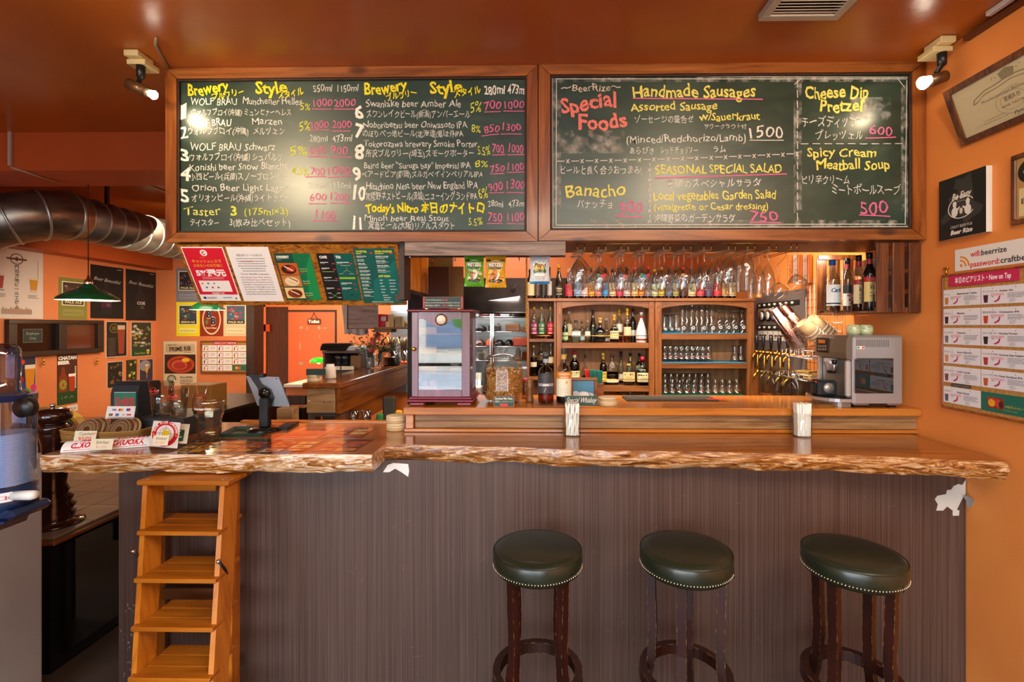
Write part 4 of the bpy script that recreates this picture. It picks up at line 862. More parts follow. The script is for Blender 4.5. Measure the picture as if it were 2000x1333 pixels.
# ------------------------------------------------------------------ brass racks with hanging stemware
def rack(label, xs, xa, xb):
    t = thing('glass_rack', label, 'rack', (at((xa+xb)/2, 0, 2.56).x, 2.56, 2.09)); zf = at(0, 489, 2.55).z-.004
    m = MB(); a, b = at(xa, 0, 2.55).x, at(xb, 0, 2.55).x; m.tube([(a, 2.55, zf+.03), (b, 2.55, zf+.03)], .0022, BRASS, 6)
    m.tube([(a, 2.83, zf+.03), (b, 2.83, zf+.03)], .0022, BRASS, 6); rel(m.build('cross_rod', t), t)
    for i, (x0, x1) in enumerate(xs):
        for x in (x0, x1):
            X = at(x, 0, 2.55).x; m = MB()
            m.tube([(X, 2.55, ZS-.002), (X, 2.55, zf), (X, 2.56, zf-.004), (X, 2.84, zf-.004), (X, 2.845, zf+.01)], .0024, BRASS, 6)
            rel(m.build('rail_wire', t), t)
    return zf
rk = [(1128, 1142), (1169, 1183), (1213, 1227), (1254, 1268), (1296, 1309), (1335, 1349), (1375, 1389)]
zf = rack('brass wire rack with seven rows of hanging goblets, left one', rk, 1124, 1404)
rk2 = [(1423, 1436), (1460, 1474), (1502, 1516), (1545, 1556)]
rack('brass wire rack with hanging glasses, right one near the tap corner', rk2, 1411, 1578)
def stem_glass(kind, logo=None):
    zt = 0  # foot lies at z = 0, glass hangs down
    P = {'goblet': [(0, .002), (.036, .002), (.038, 0), (.010, -.006), (.0045, -.014), (.0045, -.075), (.012, -.084), (.036, -.105), (.050, -.135), (.050, -.160), (.042, -.205)],
         'snifter': [(0, .002), (.036, .002), (.038, 0), (.010, -.006), (.005, -.012), (.005, -.030), (.020, -.045), (.050, -.085), (.056, -.120), (.048, -.17), (.040, -.195)],
         'flute': [(0, .002), (.033, .002), (.035, 0), (.008, -.006), (.0045, -.014), (.0045, -.070), (.014, -.085), (.030, -.12), (.036, -.17), (.030, -.245)],
         'stange': [(0, .002), (.033, .002), (.035, 0), (.008, -.006), (.005, -.02), (.020, -.035), (.040, -.08), (.040, -.13), (.036, -.215)]}[kind]
    m = MB(); m.lathe(P, GLASSB, 22)
    ri, ze = P[-1]; m.lathe([(ri+.0008, ze+.001), (ri-.0008, ze-.001), (ri-.0015, ze+.001)], GLASSB, 22)
    if logo:
        rr = P[-3][0]; zz = P[-3][1]; s = Sheet(lambda u, v, l: Vector(((rr+.001)*sin(u/rr), -(rr+.001)*cos(u/rr), zz-v)), m)
        for j, c in enumerate(logo): s.poly([(x_+.010*cos(k), .006*(j % 2)+.009*sin(k)) for x_ in [(-.02+.018*j)] for k in [q*pi/4 for q in range(8)]], c)
    return m.build('stemmed_glass', None)
kinds = [('snifter', None, 'wide snifter'), ('goblet', ['#40806a', '#c02838', '#c02838'], 'goblet with red and green print'), ('goblet', ['#3868a0', '#c84830'], 'goblet with blue and red print'), ('goblet', ['#388060', '#3868a0', '#c03038'], 'goblet with mixed bright print'),
         ('goblet', None, 'plain goblet'), ('goblet', ['#c88840'], 'goblet with golden print'), ('goblet', None, 'plain tulip goblet'), ('snifter', None, 'large round snifter'), ('stange', ['#e0d8c8'], 'straight-sided stemmed glass'), ('flute', None, 'slender flute')]
rows = rk+rk2[:3]; ordn = ['first', 'second', 'third', 'fourth', 'fifth', 'sixth', 'seventh', 'eighth', 'ninth', 'tenth']
for i, ((x0, x1), (kd, lg, nm_)) in enumerate(zip(rows, kinds)):
    src = stem_glass(kd, lg); lb = '%s hanging upside down in the %s rack row from left' % (nm_, ordn[i])
    X = at((x0+x1)/2, 0, 2.55).x; ys = [2.60, 2.715, 2.83] if kd == 'snifter' else [2.60, 2.70, 2.80]
    for j, y in enumerate(ys):
        if j == 0: src.location = (X, y, zf); tag(src, lb, 'glass', '%s row of hanging stemware' % ordn[i])
        else: dup(src, (X, y, zf), rnd.random(), None)
# two round glasses on bent hooks at the right end
for (hx, gx, gy, lb) in ((1556, 1560, 551, 'round tilted glass on a bent hook at the right end of the racks'), (1533, 1524, 566, 'round tilted glass on a bent hook behind the rightmost one')):
    Y = 2.62 if hx == 1556 else 2.74
    t = thing('hooked_glass', lb, 'glass', at(gx, gy, Y)); p0 = at(hx, 489, Y); g = at(gx, gy, Y); q = at(hx-16, 520, Y)
    m = MB(); m.tube([(p0.x, Y, p0.z-.002), (p0.x+.008, Y, p0.z-.02), (p0.x+.002, Y, p0.z-.04), (q.x+.01, Y, q.z+.012), (q.x, Y, q.z-.008), (q.x+.012, Y, q.z-.03), (g.x-.01, Y, g.z+.035)], .004, GLASSB, 8)
    rel(m.build('bent_stem', t), t)
    Mx = Matrix.Translation(g-t.location) @ Matrix.Rotation(radians(35), 4, 'Y') @ Matrix.Rotation(radians(25), 4, 'X')
    MB().lathe([(0, .035), (.030, .030), (.045, .005), (.044, -.02), (.034, -.05)], GLASSB, 22, M=Mx).build('bowl', t)
# ------------------------------------------------------------------ tap wall on the right wall beyond the rack
XW = XR-.012
def zx(py, px, X=XW): return atx(px, py, X).z
def yx(px, X=XW): return atx(px, 0, X).y
ya, yb = yx(1574), 4.29
zt0, zt1 = 1.30, zx(566, 1560)
tp = thing('tap_wall', 'grey tap panel with two rows of beer taps and gauge boards above', 'tap panel', (XW, (ya+yb)/2, zt0))
rel(MB().box(XW-.01, XW+.01, ya, 4.285, zt0, zt1, pm('#6a605e', .4, bump=.1, bscale=20)).build('splash_panel', tp), tp)
def onx(px, py, X): return atx(px, py, X)
tapx = [1478, 1491, 1506, 1522, 1539]
for row, (X, zc_, hcol, fa) in enumerate([(1.84, zx(690, 1500, 1.84), '#141414', '#c88a3c'), (1.84, zx(732, 1508, 1.84), '#f0c050', '#f0c050')]):
    for i, px_ in enumerate(tapx):
        y = yx(px_+(2 if row else 0), 1.84); hm = pm(hcol, .25, 1 if row else 0, .3); bm = pm(fa, .18, 1)
        def P(o): return rel(o, tp)
        m = MB(); m.tube([(XW-.01, y, zc_), (X+.01, y, zc_)], .010, bm, 10).tube([(XW-.011, y, zc_), (XW-.018, y, zc_)], .022, bm, 12).ball((X, y, zc_), .018, bm, 10)
        m.tube([(X, y, zc_), (X-.028, y, zc_-.03), (X-.038, y, zc_-.085)], [.011, .010, .007], bm, 10)
        P(m.build('tap_body', tp))
        m = MB(); z0 = zc_+.014
        m.tube([(X, y, z0), (X, y, z0+.02), (X, y, z0+.03), (X, y, z0+.10), (X, y, z0+.13)], [.007, .006, .010, .016, .010] if row == 0 else [.006, .010, .014, .008, .004], hm, 10)
        P(m.build('tap_handle', tp))
# gauge boards and name tags
def xsheet(X, y0, y1, z0, z1, W, Hh, th, base):
    return card(V(X, y1, z1), V(X, y0, z1), V(X, y1, z0), W, Hh, th, base, side=(-1, 0, 0))
yA, yB_ = yx(1560, 1.94), 4.2
for r, (pyt, lbl) in enumerate([(596, 'u'), (640, 'l')]):
    z = zx(pyt, 1500, 1.94)
    s = xsheet(1.945, yA, yB_, z-.02, z+.02, 100, 6, .008, '#0c0c0e'); rel(s.mb.build('magnet_strip', tp, norm=False), tp)
    for i in range(7):
        y = yB_-.06-i*(yB_-yA-.1)/6.5
        m = MB(); m.tube([(1.944, y, z), (1.930, y, z)], .010, pm('#d8d4c8', .3), 10); rel(m.build('knob', tp), tp)
        if i < 6:
            s = xsheet(1.944, y-.040, y+.035, z-.105, z-.03, 10, 10, .002, '#c8a888' if r == 0 else '#d8d0c4'); s.rect(2, 4, 8, 6, '#4a3020').rect(2, 7, 6, 8, '#7a6050'); rel(s.mb.build('name_tag', tp, norm=False), tp)
z = zx(617, 1500, 1.93)
for i, y in enumerate((yx(1487, 1.93), yx(1498.5, 1.93), yx(1510, 1.93))):
    m = MB(); m.tube([(1.956, y, z), (1.93, y, z)], .045, BLK, 20).tube([(1.9299, y, z), (1.9285, y, z)], .034, pm('#d8dcd8', .3), 20).box(1.927, 1.928, y-.002, y+.002, z, z+.025, BLK)
    rel(m.build('pressure_gauge', tp), tp)
# smoked bins below the taps
t = thing('smoked_bin', 'row of smoky clear bins below the brass taps', 'bin', (1.82, 3.65, 1.33))
for i in range(4):
    y = yx(1497+i*22, 1.80); m = MB(); m.lathe([(0, 0), (.07, 0), (.075, .01), (.085, .17), (.088, .171), (.084, .172)], clear('#ccd2d6', .6, .10), 18, c=(1.83, y, 1.16)); rel(m.build('bin_cup', t), t)
# wire grid, baskets, cups
gx0, gx1 = yx(1645, 1.95), yx(1566, 1.95)
t = thing('wire_grid', 'chrome wire grid on the orange wall behind the cup stacks', 'grid', (1.95, gx0, 1.4)); zb_, zt_ = 1.36, 2.02
for i in range(int((gx1-gx0)/.05)+1):
    y = gx0+i*.05; rel(MB().tube([(1.95, y, zb_), (1.95, y, zt_)], .0024, WIRE, 5).build('wire', t), t)
for i in range(int((zt_-zb_)/.055)+1):
    z = zb_+i*.055; rel(MB().tube([(1.954, gx0, z), (1.954, gx1+.02, z)], .0024, BRASS if z > 1.75 else WIRE, 5).build('wire', t), t)
t = thing('folded_crate_board', 'striped wooden slat board leaning behind the hooked glasses', 'board', at(1565, 553, 3.4)); p = at(1540, 553, 3.4); q = at(1588, 503, 3.4)
for i in range(5):
    x = p.x+i*(q.x-p.x)/5; rel(MB().box(x, x+(q.x-p.x)/5.8, 3.40, 3.415, p.z, q.z+.02, W_GREY if i % 2 else W_PINEZ, .002).build('slat', t), t)
def cupstack(label, cat, pxa, pya, pxb, pyb, Y, r0, r1, n, mat, rim, nm_='cup', ang=None):
    """nested cups whose common axis runs from the closed end (a) to the open end (b) in the photo"""
    A, B = at(pxa, pya, Y), at(pxb, pyb, Y); d = (B-A); Ln = d.length; qd = d.to_track_quat('Z', 'Y').to_matrix().to_4x4(); t = thing('cup_stack', label, cat, A)
    m = MB(); L1 = Ln*.55; st = Ln*.45/max(1, n-1)
    for i in range(n):
        z = i*st; m = MB()
        pr = [(0, z+.002), (r0, z+.002), (r0, z), (r1, z+L1), (r1+.003, z+L1), (r1+.003, z+L1+.004), (r1-.002, z+L1+.003)]
        M = qd
        m.lathe(pr[:4], mat, 18, M=M); m.lathe(pr[3:], rim, 18, M=M)
        m.build(nm_, t)
    return t
CUP = clear('#fbf4f2', .35, .03, .08, key='cup')
cupstack('stack of clear plastic cups tilted on the grid, left one', 'cups', 1510, 603, 1563, 678, 2.95, .028, .043, 12, CUP, GLASSB)
cupstack('stack of clear plastic cups tilted on the grid, upper one beside paper cups', 'cups', 1528, 597, 1578, 664, 3.06, .028, .043, 12, CUP, GLASSB)
KR = pm('#b89a70', .7)
cupstack('kraft paper cup stack with dark print, lower one', 'cups', 1565, 631, 1601, 662, 2.93, .035, .042, 4, KR, WHITE)
cupstack('kraft paper cup stack with dark print, upper one under the crate', 'cups', 1583, 622, 1622, 654, 3.0, .035, .042, 4, KR, WHITE)
def basket(label, x0, x1, y0, y1, z, h_, parts=()):
    t = thing('wire_basket', label, 'basket', ((x0+x1)/2, (y0+y1)/2, z))
    m = MB()
    for zz in (z, z+h_): m.tube([(x0, y0, zz), (x1, y0, zz), (x1, y1, zz), (x0, y1, zz)], .0025, WIRE, 5, True)
    for i in range(9):
        x = x0+(x1-x0)*i/8; m.tube([(x, y0, z+h_), (x, y0, z), (x, y1, z), (x, y1, z+h_)], .0016, WIRE, 4)
    for i in range(7):
        y = y0+(y1-y0)*i/6; m.tube([(x0, y, z+h_), (x0, y, z), (x1, y, z)], .0016, WIRE, 4)
    return rel(m.build('basket_wires', t), t).parent
yb0, yb1 = 2.98, 3.34
z = at(1555, 700, 3.1).z; basket('upper wire basket of clear plastic lids on the grid', 1.72, 1.945, yb0, yb1, z, .05)
t = thing('lid_pile', 'loose pile of clear plastic cup lids in the upper wire basket', 'lids', (1.83, 3.15, z))
for i in range(7):
    M = Matrix.Translation((rnd.uniform(-.04, .04), rnd.uniform(-.1, .1), .015+i*.011)) @ Matrix.Rotation(rnd.uniform(-.25, .25), 4, 'X') @ Matrix.Rotation(rnd.uniform(-.25, .25), 4, 'Y')
    MB().lathe([(0, .012), (.025, .014), (.040, .004), (.046, 0), (.047, .002)], clear('#e0d0c8', .6, .2, .15, key='lid'), 18, M=M).build('lid', t)
z = at(1555, 742, 3.1).z; basket('lower wire basket of brown paper packets on the grid', 1.70, 1.945, yb0, yb1, z, .035)
for i, (x, y) in enumerate([(1.79, 3.06), (1.82, 3.18), (1.85, 3.28)]):
    m = MB(); m.box(-.06, .06, -.045, .045, 0, .012, pm('#a8803c', .7), .002, M=Matrix.Rotation(.3*i, 4, 'Z')).box(-.03, .03, -.02, .02, .0122, .0128, pm('#3a7040', .6), M=Matrix.Rotation(.3*i, 4, 'Z'))
    o = m.build('paper_packet', None); o.location = (x, y, z+.004+i*.013)
    tag(o, ['brown packet with green print at front of the lower basket', 'brown packet with green print at middle of the lower basket', 'brown packet with green print at rear of the lower basket'][i], 'packet')

# ------------------------------------------------------------------ wooden crate with syrup bottles
cy0, cy1 = 2.46, 2.97; cz0 = at(1713, 612, 2.46).z; cz1 = ZS-.012; cx0 = at(1713, 612, 2.46).x; cx1 = XR-.003
t = thing('wall_crate', 'dark slatted wooden crate on the right wall holding syrup bottles', 'crate', ((cx0+cx1)/2, cy0, cz0))
W3 = (cx1-cx0)
for i in range(3):
    a = cx0+[0, .36, .72][i]*W3; b = a+W3*.26
    for y in (cy0, cy1): rel(MB().box(a, b, y, y+.012, cz0+.002, cz1, W_CRATE, .002).build('end_slat', t), t)
for z in (cz0, cz1-.02):
    for y in (cy0+.013, cy1-.013): rel(MB().box(cx0+.002, cx1-.002, y, y+.012, z, z+.03, W_CRATE, .002).build('end_batten', t), t)
for i in range(3):
    a = cx0+.004+i*(W3-.01)/3; rel(MB().box(a, a+(W3-.02)/3, cy0+.026, cy1-.014, cz0+.002, cz0+.014, W_CRATE, .001).build('floor_slat', t), t)
for i in range(3):
    z = cz0+.02+i*(cz1-cz0-.03)/3; rel(MB().box(cx1-.012, cx1, cy0+.03, cy1-.02, z, z+.085, W_CRATE, .002).build('side_slat', t), t)
def syr(s, W, Hh, top, ink, c2='#e8d498'):
    s.rect(0, 0, W, Hh*.2, top, 12).up(); s.text(W/2, Hh*.16, 'Irish' if top == '#a01820' else 'Tea', Hh*.13, '#f4e8d0', W*.3, al='c').text(W/2, Hh*.5, 'Vinci', Hh*.26, ink, W*.5, al='c', sh=.2, bold=.02); s.rect(W*.3, Hh*.62, W*.7, Hh*.65, '#8a7040', 4).rect(W*.3, Hh*.75, W*.6, Hh*.78, '#8a7040', 4)
def carib(s, W, Hh):
    s.text(W/2, Hh*.36, 'Carib', Hh*.28, '#184878', W*.55, al='c', sh=.2, bold=.04); s.line([(W*.38, Hh*.5), (W*.62, Hh*.72)], 1.5, '#a8a030').line([(W*.62, Hh*.5), (W*.38, Hh*.72)], 1.5, '#a8a030').rect(0, Hh*.86, W, Hh*.93, '#203040', 12)
def berry(s, W, Hh):
    s.rect(0, 0, W, Hh*.4, '#181418', 12).up()
    for a, b in ((.35, .5), (.55, .42), (.62, .65), (.42, .72), (.5, .9)): s.ell(W*a, Hh*b, W*.10, W*.10, '#d82838', 8)
    s.ell(W*.48, Hh*.62, W*.06, W*.06, '#60b030', 8)
cf = cz0+.0145; G_ = 'syrup bottles in the wall crate'
bpx('white-labelled clear bottle with blue cap in the wall crate', 'syrup', 1625.5, 508, 610, 28, 2.80, z=cf, cap='#1c68c0', lab='#d8dee2', lz=(.12, .52), pr=carib, group=G_, liq='#e8e8e0', fill=.4, name='syrup_bottle')
bpx('clear bottle with red berry label in the wall crate', 'syrup', 1655.5, 505, 608, 22, 2.86, z=cf, cap='#1a1a1c', lab='#c8c8c0', lz=(.12, .5), pr=berry, group=G_, name='syrup_bottle', neck='#b03040')
bpx('syrup bottle with cream label and brown syrup in the wall crate', 'syrup', 1677, 499, 606, 25, 2.72, z=cf, cap='#161616', lab='#e4cc9c', lz=(.14, .56), pr=lambda s, W, Hh: syr(s, W, Hh, '#a01820', '#302018'), liq='#8a3420', fill=.2, group=G_, name='syrup_bottle', neck='#b02030')
bpx('syrup bottle filled with dark syrup and yellow label in the crate', 'syrup', 1698, 494, 606, 26, 2.62, z=cf, cap='#161616', lab='#e8d080', lz=(.16, .58), pr=lambda s, W, Hh: syr(s, W, Hh, '#b81c28', '#302018'), glass='#181010', opaque=True, group=G_, name='syrup_bottle', neck='#b02030')
bpx('syrup bottle half hidden behind the crate slats', 'syrup', 1719, 496, 605, 26, 2.56, z=cf, cap='#161616', lab='#e4cc9c', lz=(.16, .58), pr=lambda s, W, Hh: syr(s, W, Hh, '#b81c28', '#302018'), liq='#8a3420', fill=.3, group=G_, name='syrup_bottle')

# ------------------------------------------------------------------ coffee machine
YM = 2.48
def M_(px, py, Y=YM): return at(px, py, Y)
t = thing('coffee_machine', 'silver automatic coffee machine on the raised counter by the wall', 'coffee machine', (M_(1690, 0).x, 2.6, ZR))
SIL = pm('#b4b2b4', .28, .55); SILD = pm('#8c8478', .3, .7); q = lambda m, n, **k: rel(m.build(n, t), t)
a, b, c = M_(1666, 0).x, M_(1766, 0).x, M_(1593, 0).x; zt_ = M_(0, 655).z; zj = M_(0, 700).z
q(MB().box(a+.002, b, YM, YM+.30, ZR+.012, zt_, SIL, .012), 'housing')
fx_ = a-.028; fY = lambda px_: atx(px_, 0, fx_).y; yE = fY(1592)
m = MB(); m.prism([(a, zt_-.001), (fx_+.010, zt_-.003), (fx_, zt_-.02), (fx_-.004, zj+.03), (fx_, zj), (a, zj-.004)], (0, yE-YM-.012, 0), SILD, o=(0, YM+.006, 0)); q(m, 'brew_head')
fs_ = lambda u0, v0, u1, v1: (fY(u0), fY(u1), M_(0, v1).z, M_(0, v0).z)
def fbox(u0, v0, u1, v1, d0, d1, mt, nm_, bev=.001):
    y0, y1 = fY(u1), fY(u0); k = lambda v: H-(v-CY)/F*(y0+y1)/2*.985
    return q(MB().box(fx_-d1, fx_-d0, y0, y1, k(v1), k(v0), mt, bev), nm_)
fbox(1597, 660, 1620, 689, .002, .007, pm('#2a221c', .2), 'control_panel', .002)
fbox(1601, 664, 1614, 671, .007, .008, pm('#c87830', .4), 'display', 0)
for i in range(4):
    for j in range(2): fbox(1601+i*4.4, 675+j*6, 1603.5+i*4.4, 679+j*6, .007, .011, pm('#9a8c78', .3, .5), 'button')
q(MB().box(fx_+.002, a, YM+.004, YM+.036, M_(0, 774).z, zj-.005, pm('#c4c2c2', .25, .5), .010), 'front_column')
q(MB().box(fx_+.004, a, yE-.03, yE-.008, M_(0, 774).z, zj-.005, pm('#d0d0d0', .2, .8), .004), 'edge_strut')
q(MB().box(a-.004, a+.001, YM+.04, yE-.034, M_(0, 774).z, zj-.006, pm('#7a746c', .35, .4)), 'recess_wall')
yS = fY(1622); zS = H-(712-CY)/F*yS
m = MB(); m.lathe([(0, -.03), (.024, -.03), (.026, -.012), (.034, .0), (.038, .035), (0, .035)], SIL, 20, c=(fx_+.004, yS, zS)); m.cyl((fx_+.004, yS, zS-.045), .020, 0, .016, BLK, 14); q(m, 'brew_spout')
yS = fY(1634); m = MB(); m.tube([(fx_-.012, yS, zS+.02), (fx_-.014, yS, zS-.035)], .006, CHROME, 10).tube([(fx_-.012, yS, zS+.03), (fx_-.012, yS, zS+.008)], .012, BLK, 12); q(m, 'steam_wand')
m = MB(); z0, z1 = ZR+.022, M_(0, 776).z
P = [(a, YM+.004), (a, yE)]+[(fx_-.012-.095*sin(k), (YM+yE)/2+(yE-YM-.01)/2*cos(k)) for k in [pi*i/14 for i in range(15)]]
m.prism(P, (0, 0, .016), SIL, o=(0, 0, z0+.006), u=(1, 0, 0), v=(0, 1, 0)); m.prism([(a+(p_[0]-a)*.94, (YM+yE)/2+(p_[1]-(YM+yE)/2)*.94) for p_ in P], (0, 0, .004), IRON, o=(0, 0, z0+.0222), u=(1, 0, 0), v=(0, 1, 0)); q(m, 'drip_tray')
m = MB(); m.prism([(a+(p_[0]-a)*.72, (YM+yE)/2+(p_[1]-(YM+yE)/2)*.9) for p_ in P], (0, 0, .026), pm('#8a8078', .35, .5), o=(0, 0, ZR+.001), u=(1, 0, 0), v=(0, 1, 0)); q(m, 'base_pan')
for x, w_ in ((a+.03, .03), (b-.05, .03)): q(MB().box(x, x+w_, YM+.03, YM+.06, ZR+.0005, ZR+.012, BLK), 'foot')
s = Sheet(lambda u, v, l: at(u, v, YM-.0006-l)); s.rect(1673, 716-16, 1745, 765, '#4a4244'); s.rect(1668, 713-15, 1669, 765, '#888'); rel(s.mb.build('side_window_frame', t, norm=False), t)
m = MB(); m.box(M_(1669, 0).x, M_(1744, 0).x, YM-.004, YM-.001, M_(0, 765).z, M_(0, 700).z, clear('#3c3638', .7, .16, .03, key='tank'), .001); q(m, 'water_tank_window')
for i in range(19): q(MB().box(M_(1673+i*3.4, 0).x, M_(1674.4+i*3.4, 0).x, YM-.001, YM+.001, M_(0, 677).z, M_(0, 663).z, pm('#6a6666', .5)), 'vent_slot')
s = Sheet(lambda u, v, l: at(u, v, YM-.001-l)); s.rect(1673.5, 676.5, 1688, 682, '#e8e8e4').up().rect(1675, 677.5, 1678.5, 681, '#1c9048').rect(1683.5, 677.5, 1687.5, 681, '#d83828'); rel(s.mb.build('flag_sticker', t, norm=False), t)
m = MB(); m.box(M_(1698, 0).x, M_(1733, 0).x, YM-.0005, YM+.003, ZR+.012, ZR+.022, BLK); q(m, 'vent_gap')
# black sound box on the drip tray
zz = z0+.0266; yT = YM+.10; p = at(1611, 0, yT); t = thing('tamper_speaker', 'small dark round-faced device with red tips on the machine drip tray', 'device', (p.x, yT, zz))
MB().box(-.05, .05, -.03, .05, 0, .085, pm('#1e2a30', .3), .012).build('case', t)
MB().tube([(0, -.030, .045), (0, -.036, .045)], .026, pm('#a8a4a0', .3, .5), 22).build('round_face', t)
for zq in (.02, .07):
    MB().tube([(-.058, -.01, zq), (-.052, -.01, zq)], .009, pm('#d01c28', .3), 10).build('red_tip', t)
MB().box(-.085, -.051, -.025, .03, .01, .075, BLK, .008).build('clamp', t)
p = at(1582, 0, YM+.13); tag(MB().lathe([(0, 0), (.012, 0), (.014, .05), (.011, .052), (0, .052)], pm('#c8b080', .25, .8), 14).build('shaker', None, (0, 0, 0)), 'small brass-coloured shaker on the drip tray edge', 'shaker').location = (p.x, YM+.13, zz)
# two small green patterned cups turned over on the machine
for px_, wd, lb in ((1667, 24, 'small pale green patterned cup upside down, left one on the machine'), (1691, 24, 'small pale green patterned cup upside down, right one on the machine')):
    p = M_(px_, 0, 2.6); r = .033; m = MB(); m.lathe([(0, .055), (r*.75, .055), (r*.98, .045), (r*1.05, .02), (r*.9, 0), (r*.85, 0)], pm('#c0c8a0', .25, coat=.5), 22)
    s = Sheet(lambda u, v, l: Vector(((r*1.06+l)*sin(u/r), -(r*1.06+l)*cos(u/r), .03-v)), m)
    for i in range(7): s.ell(-.03+i*.01, rnd.uniform(-.015, .015), .004, .003, '#7a9a68', 8)
    tag(m.build('small_cup', None), lb, 'cup', 'cups on the coffee machine').location = (p.x, 2.6, zt_)
p = at(1632, 795, 2.5)
for i in range(3):
    m = MB(); m.cyl((0, 0, 0), .045, 0, .004, pm('#8a5a28', .6), 24); o = m.build('cork_disc', None); o.location = (p.x-.03+i*.025, 2.55+.01*i, ZR+.0005+i*.0042); tag(o, ['brown cork disc under the coffee machine edge, lowest', 'brown cork disc under the coffee machine edge, middle', 'brown cork disc under the coffee machine edge, uppermost'][i], 'coaster')
# ------------------------------------------------------------------ kitchen behind the counter
YK = 5.6
def kx(px, Y): return at(px, 0, Y).x
def kz(py, Y): return at(0, py, Y).z
m = MB(); tag(m.box(kx(764, 5.58), kx(1140, 5.58), 5.568, 5.598, .9, kz(545, 5.58), STEEL).build('steel_splashback', None, (kx(930, 5.58), 5.58, .9)), 'bright stainless steel wall sheet behind the wire kitchen shelves', 'splashback')
hd = thing('extractor_hood', 'dark stained steel extractor hood over the kitchen shelves', 'hood', (kx(975, 5.0), 5.0, kz(618, 4.8)))
m = MB(); x0, x1 = kx(903, 4.9), kx(1130, 4.9); zb_, zt_ = kz(612, 4.9), kz(545, 4.9)
m.box(x0, x1, 4.9, 4.93, zb_, zt_, STEELD); rel(m.build('front_sheet', hd), hd)
rel(MB().box(x0, x1, 4.93, 5.565, zt_-.02, zt_, STEELD).build('top_sheet', hd), hd)
rel(MB().box(x0, x0+.02, 4.93, 5.565, zb_, zt_-.021, STEELD).build('side_sheet', hd), hd)
rel(MB().tube([(x0, 4.895, zb_), (x1, 4.895, zb_)], .010, STEELD, 8).build('rolled_edge', hd), hd)
m = MB(); p = at(1003, 568, 4.89); m.tube([(p.x+.015*cos(a)*(1+a*.05), 4.888, p.z+.03*sin(a)) for a in [i*.7 for i in range(16)]]+[(p.x+.03, 4.888, p.z+.07)], .003, BLK, 5)
tag(m.build('wire_loop', None, (p.x, 4.888, p.z)), 'loop of black wire hanging on the dark extractor hood', 'wire')
sf = thing('kitchen_shelving', 'chrome wire kitchen shelving unit against the bright steel wall', 'shelving', (kx(985, 5.2), 5.2, 0))
sy = [620, 648, 675.5, 702]; xa, xb = kx(905, 5.2), kx(1062, 5.2)
for y in sy:
    z = kz(y, 5.2); m = MB()
    for yy in (5.05, 5.2, 5.35, 5.5): m.tube([(xa, yy, z), (xb, yy, z)], .004, CHROME, 5)
    for i in range(26): x = xa+(xb-xa)*i/25; m.tube([(x, 5.05, z+.004), (x, 5.5, z+.004)], .002, CHROME, 4)
    rel(m.build('wire_shelf', sf), sf)
for x in (kx(959, 5.05), kx(963.5, 5.05), xa): rel(MB().tube([(x, 5.04, .02), (x, 5.04, kz(612, 5.05))], .010, CHROME, 8).build('upright', sf), sf)
zz = [kz(y, 5.2)+.0065 for y in sy]
def ksit(label, name, cat, px, row, w_, h_, kind, col, **k):
    x = kx(px, 5.15); z = zz[row]; m = MB(); c = pm(col, k.get('rough', .4), k.get('metal', 0)) if isinstance(col, str) else col
    if kind == 'box': m.box(-w_/2, w_/2, -.09, .09, 0, h_, c, .006)
    elif kind == 'bag': m.lathe([(0, 0), (w_*.45, 0), (w_*.5, h_*.3), (w_*.45, h_*.75), (w_*.2, h_), (0, h_)], c, 16, sy=.6, pw=3)
    elif kind == 'bowl': m.lathe([(0, 0), (w_*.22, 0), (w_*.42, h_*.45), (w_*.5, h_), (w_*.47, h_), (w_*.38, h_*.5), (0, h_*.12)], c, 20)
    elif kind == 'dome': m.lathe([(w_*.5, 0), (w_*.5, .008), (w_*.40, h_*.5), (w_*.2, h_*.95), (0, h_)], c, 20)
    elif kind == 'pot': m.cyl((0, 0, 0), w_/2, 0, h_, c, 22); m.box(-w_*.62, w_*.62, -.02, .02, h_*.6, h_*.72, c, .004)
    elif kind == 'stack':
        n = k.get('n', 4)
        for i in range(n): m.lathe([(0, h_*i/n), (w_*.42, h_*i/n), (w_*.5, h_*(i+.9)/n), (0, h_*(i+.7)/n)], c, 18)
    elif kind == 'jar': m.cyl((0, 0, 0), w_/2, 0, h_*.8, c, 16).cyl((0, 0, 0), w_*.35, h_*.8, h_, pm('#b0a890', .4), 14)
    o = m.build(name, None); o.location = (x, 5.17, z); return tag(o, label, cat)
ksit('dark dome lid on the kitchen shelf under the hood', 'dome_lid', 'lid', 956, 0, .24, .13, 'dome', '#3a1208', rough=.35)
ksit('black wok propped at right of the kitchen shelf under the hood', 'wok', 'wok', 1012, 0, .20, .20, 'dome', '#0c0806', rough=.25)
ksit('rounded black pouch on the second kitchen shelf', 'pouch', 'pouch', 939, 1, .12, .06, 'bag', '#1a1c1e')
ksit('dark grey box on the second kitchen shelf', 'storage_box', 'box', 966, 1, .13, .06, 'box', '#343236')
ksit('knobbly brown bun on the second kitchen shelf beside the grey box', 'bread_bun', 'bread', 975, 1, .05, .09, 'dome', '#8a5a38', rough=.8)
ksit('flat stack of brown wooden trays on the second kitchen shelf', 'tray_stack', 'trays', 1002, 1, .15, .08, 'box', W_CABX)
ksit('small brown box at right of the second kitchen shelf', 'storage_box', 'box', 1024, 1, .07, .045, 'box', '#7a4a28')
ksit('brown pan at left of the third kitchen shelf', 'pan', 'pan', 938, 2, .13, .07, 'dome', '#4a2418', rough=.3)
ksit('orange food mound in a dark bowl on the third kitchen shelf', 'food_bowl', 'bowl', 958, 2, .12, .08, 'dome', '#c8541c', rough=.7)
ksit('black oval pan on the third kitchen shelf', 'pan', 'pan', 975, 2, .13, .065, 'dome', '#241410', rough=.3)
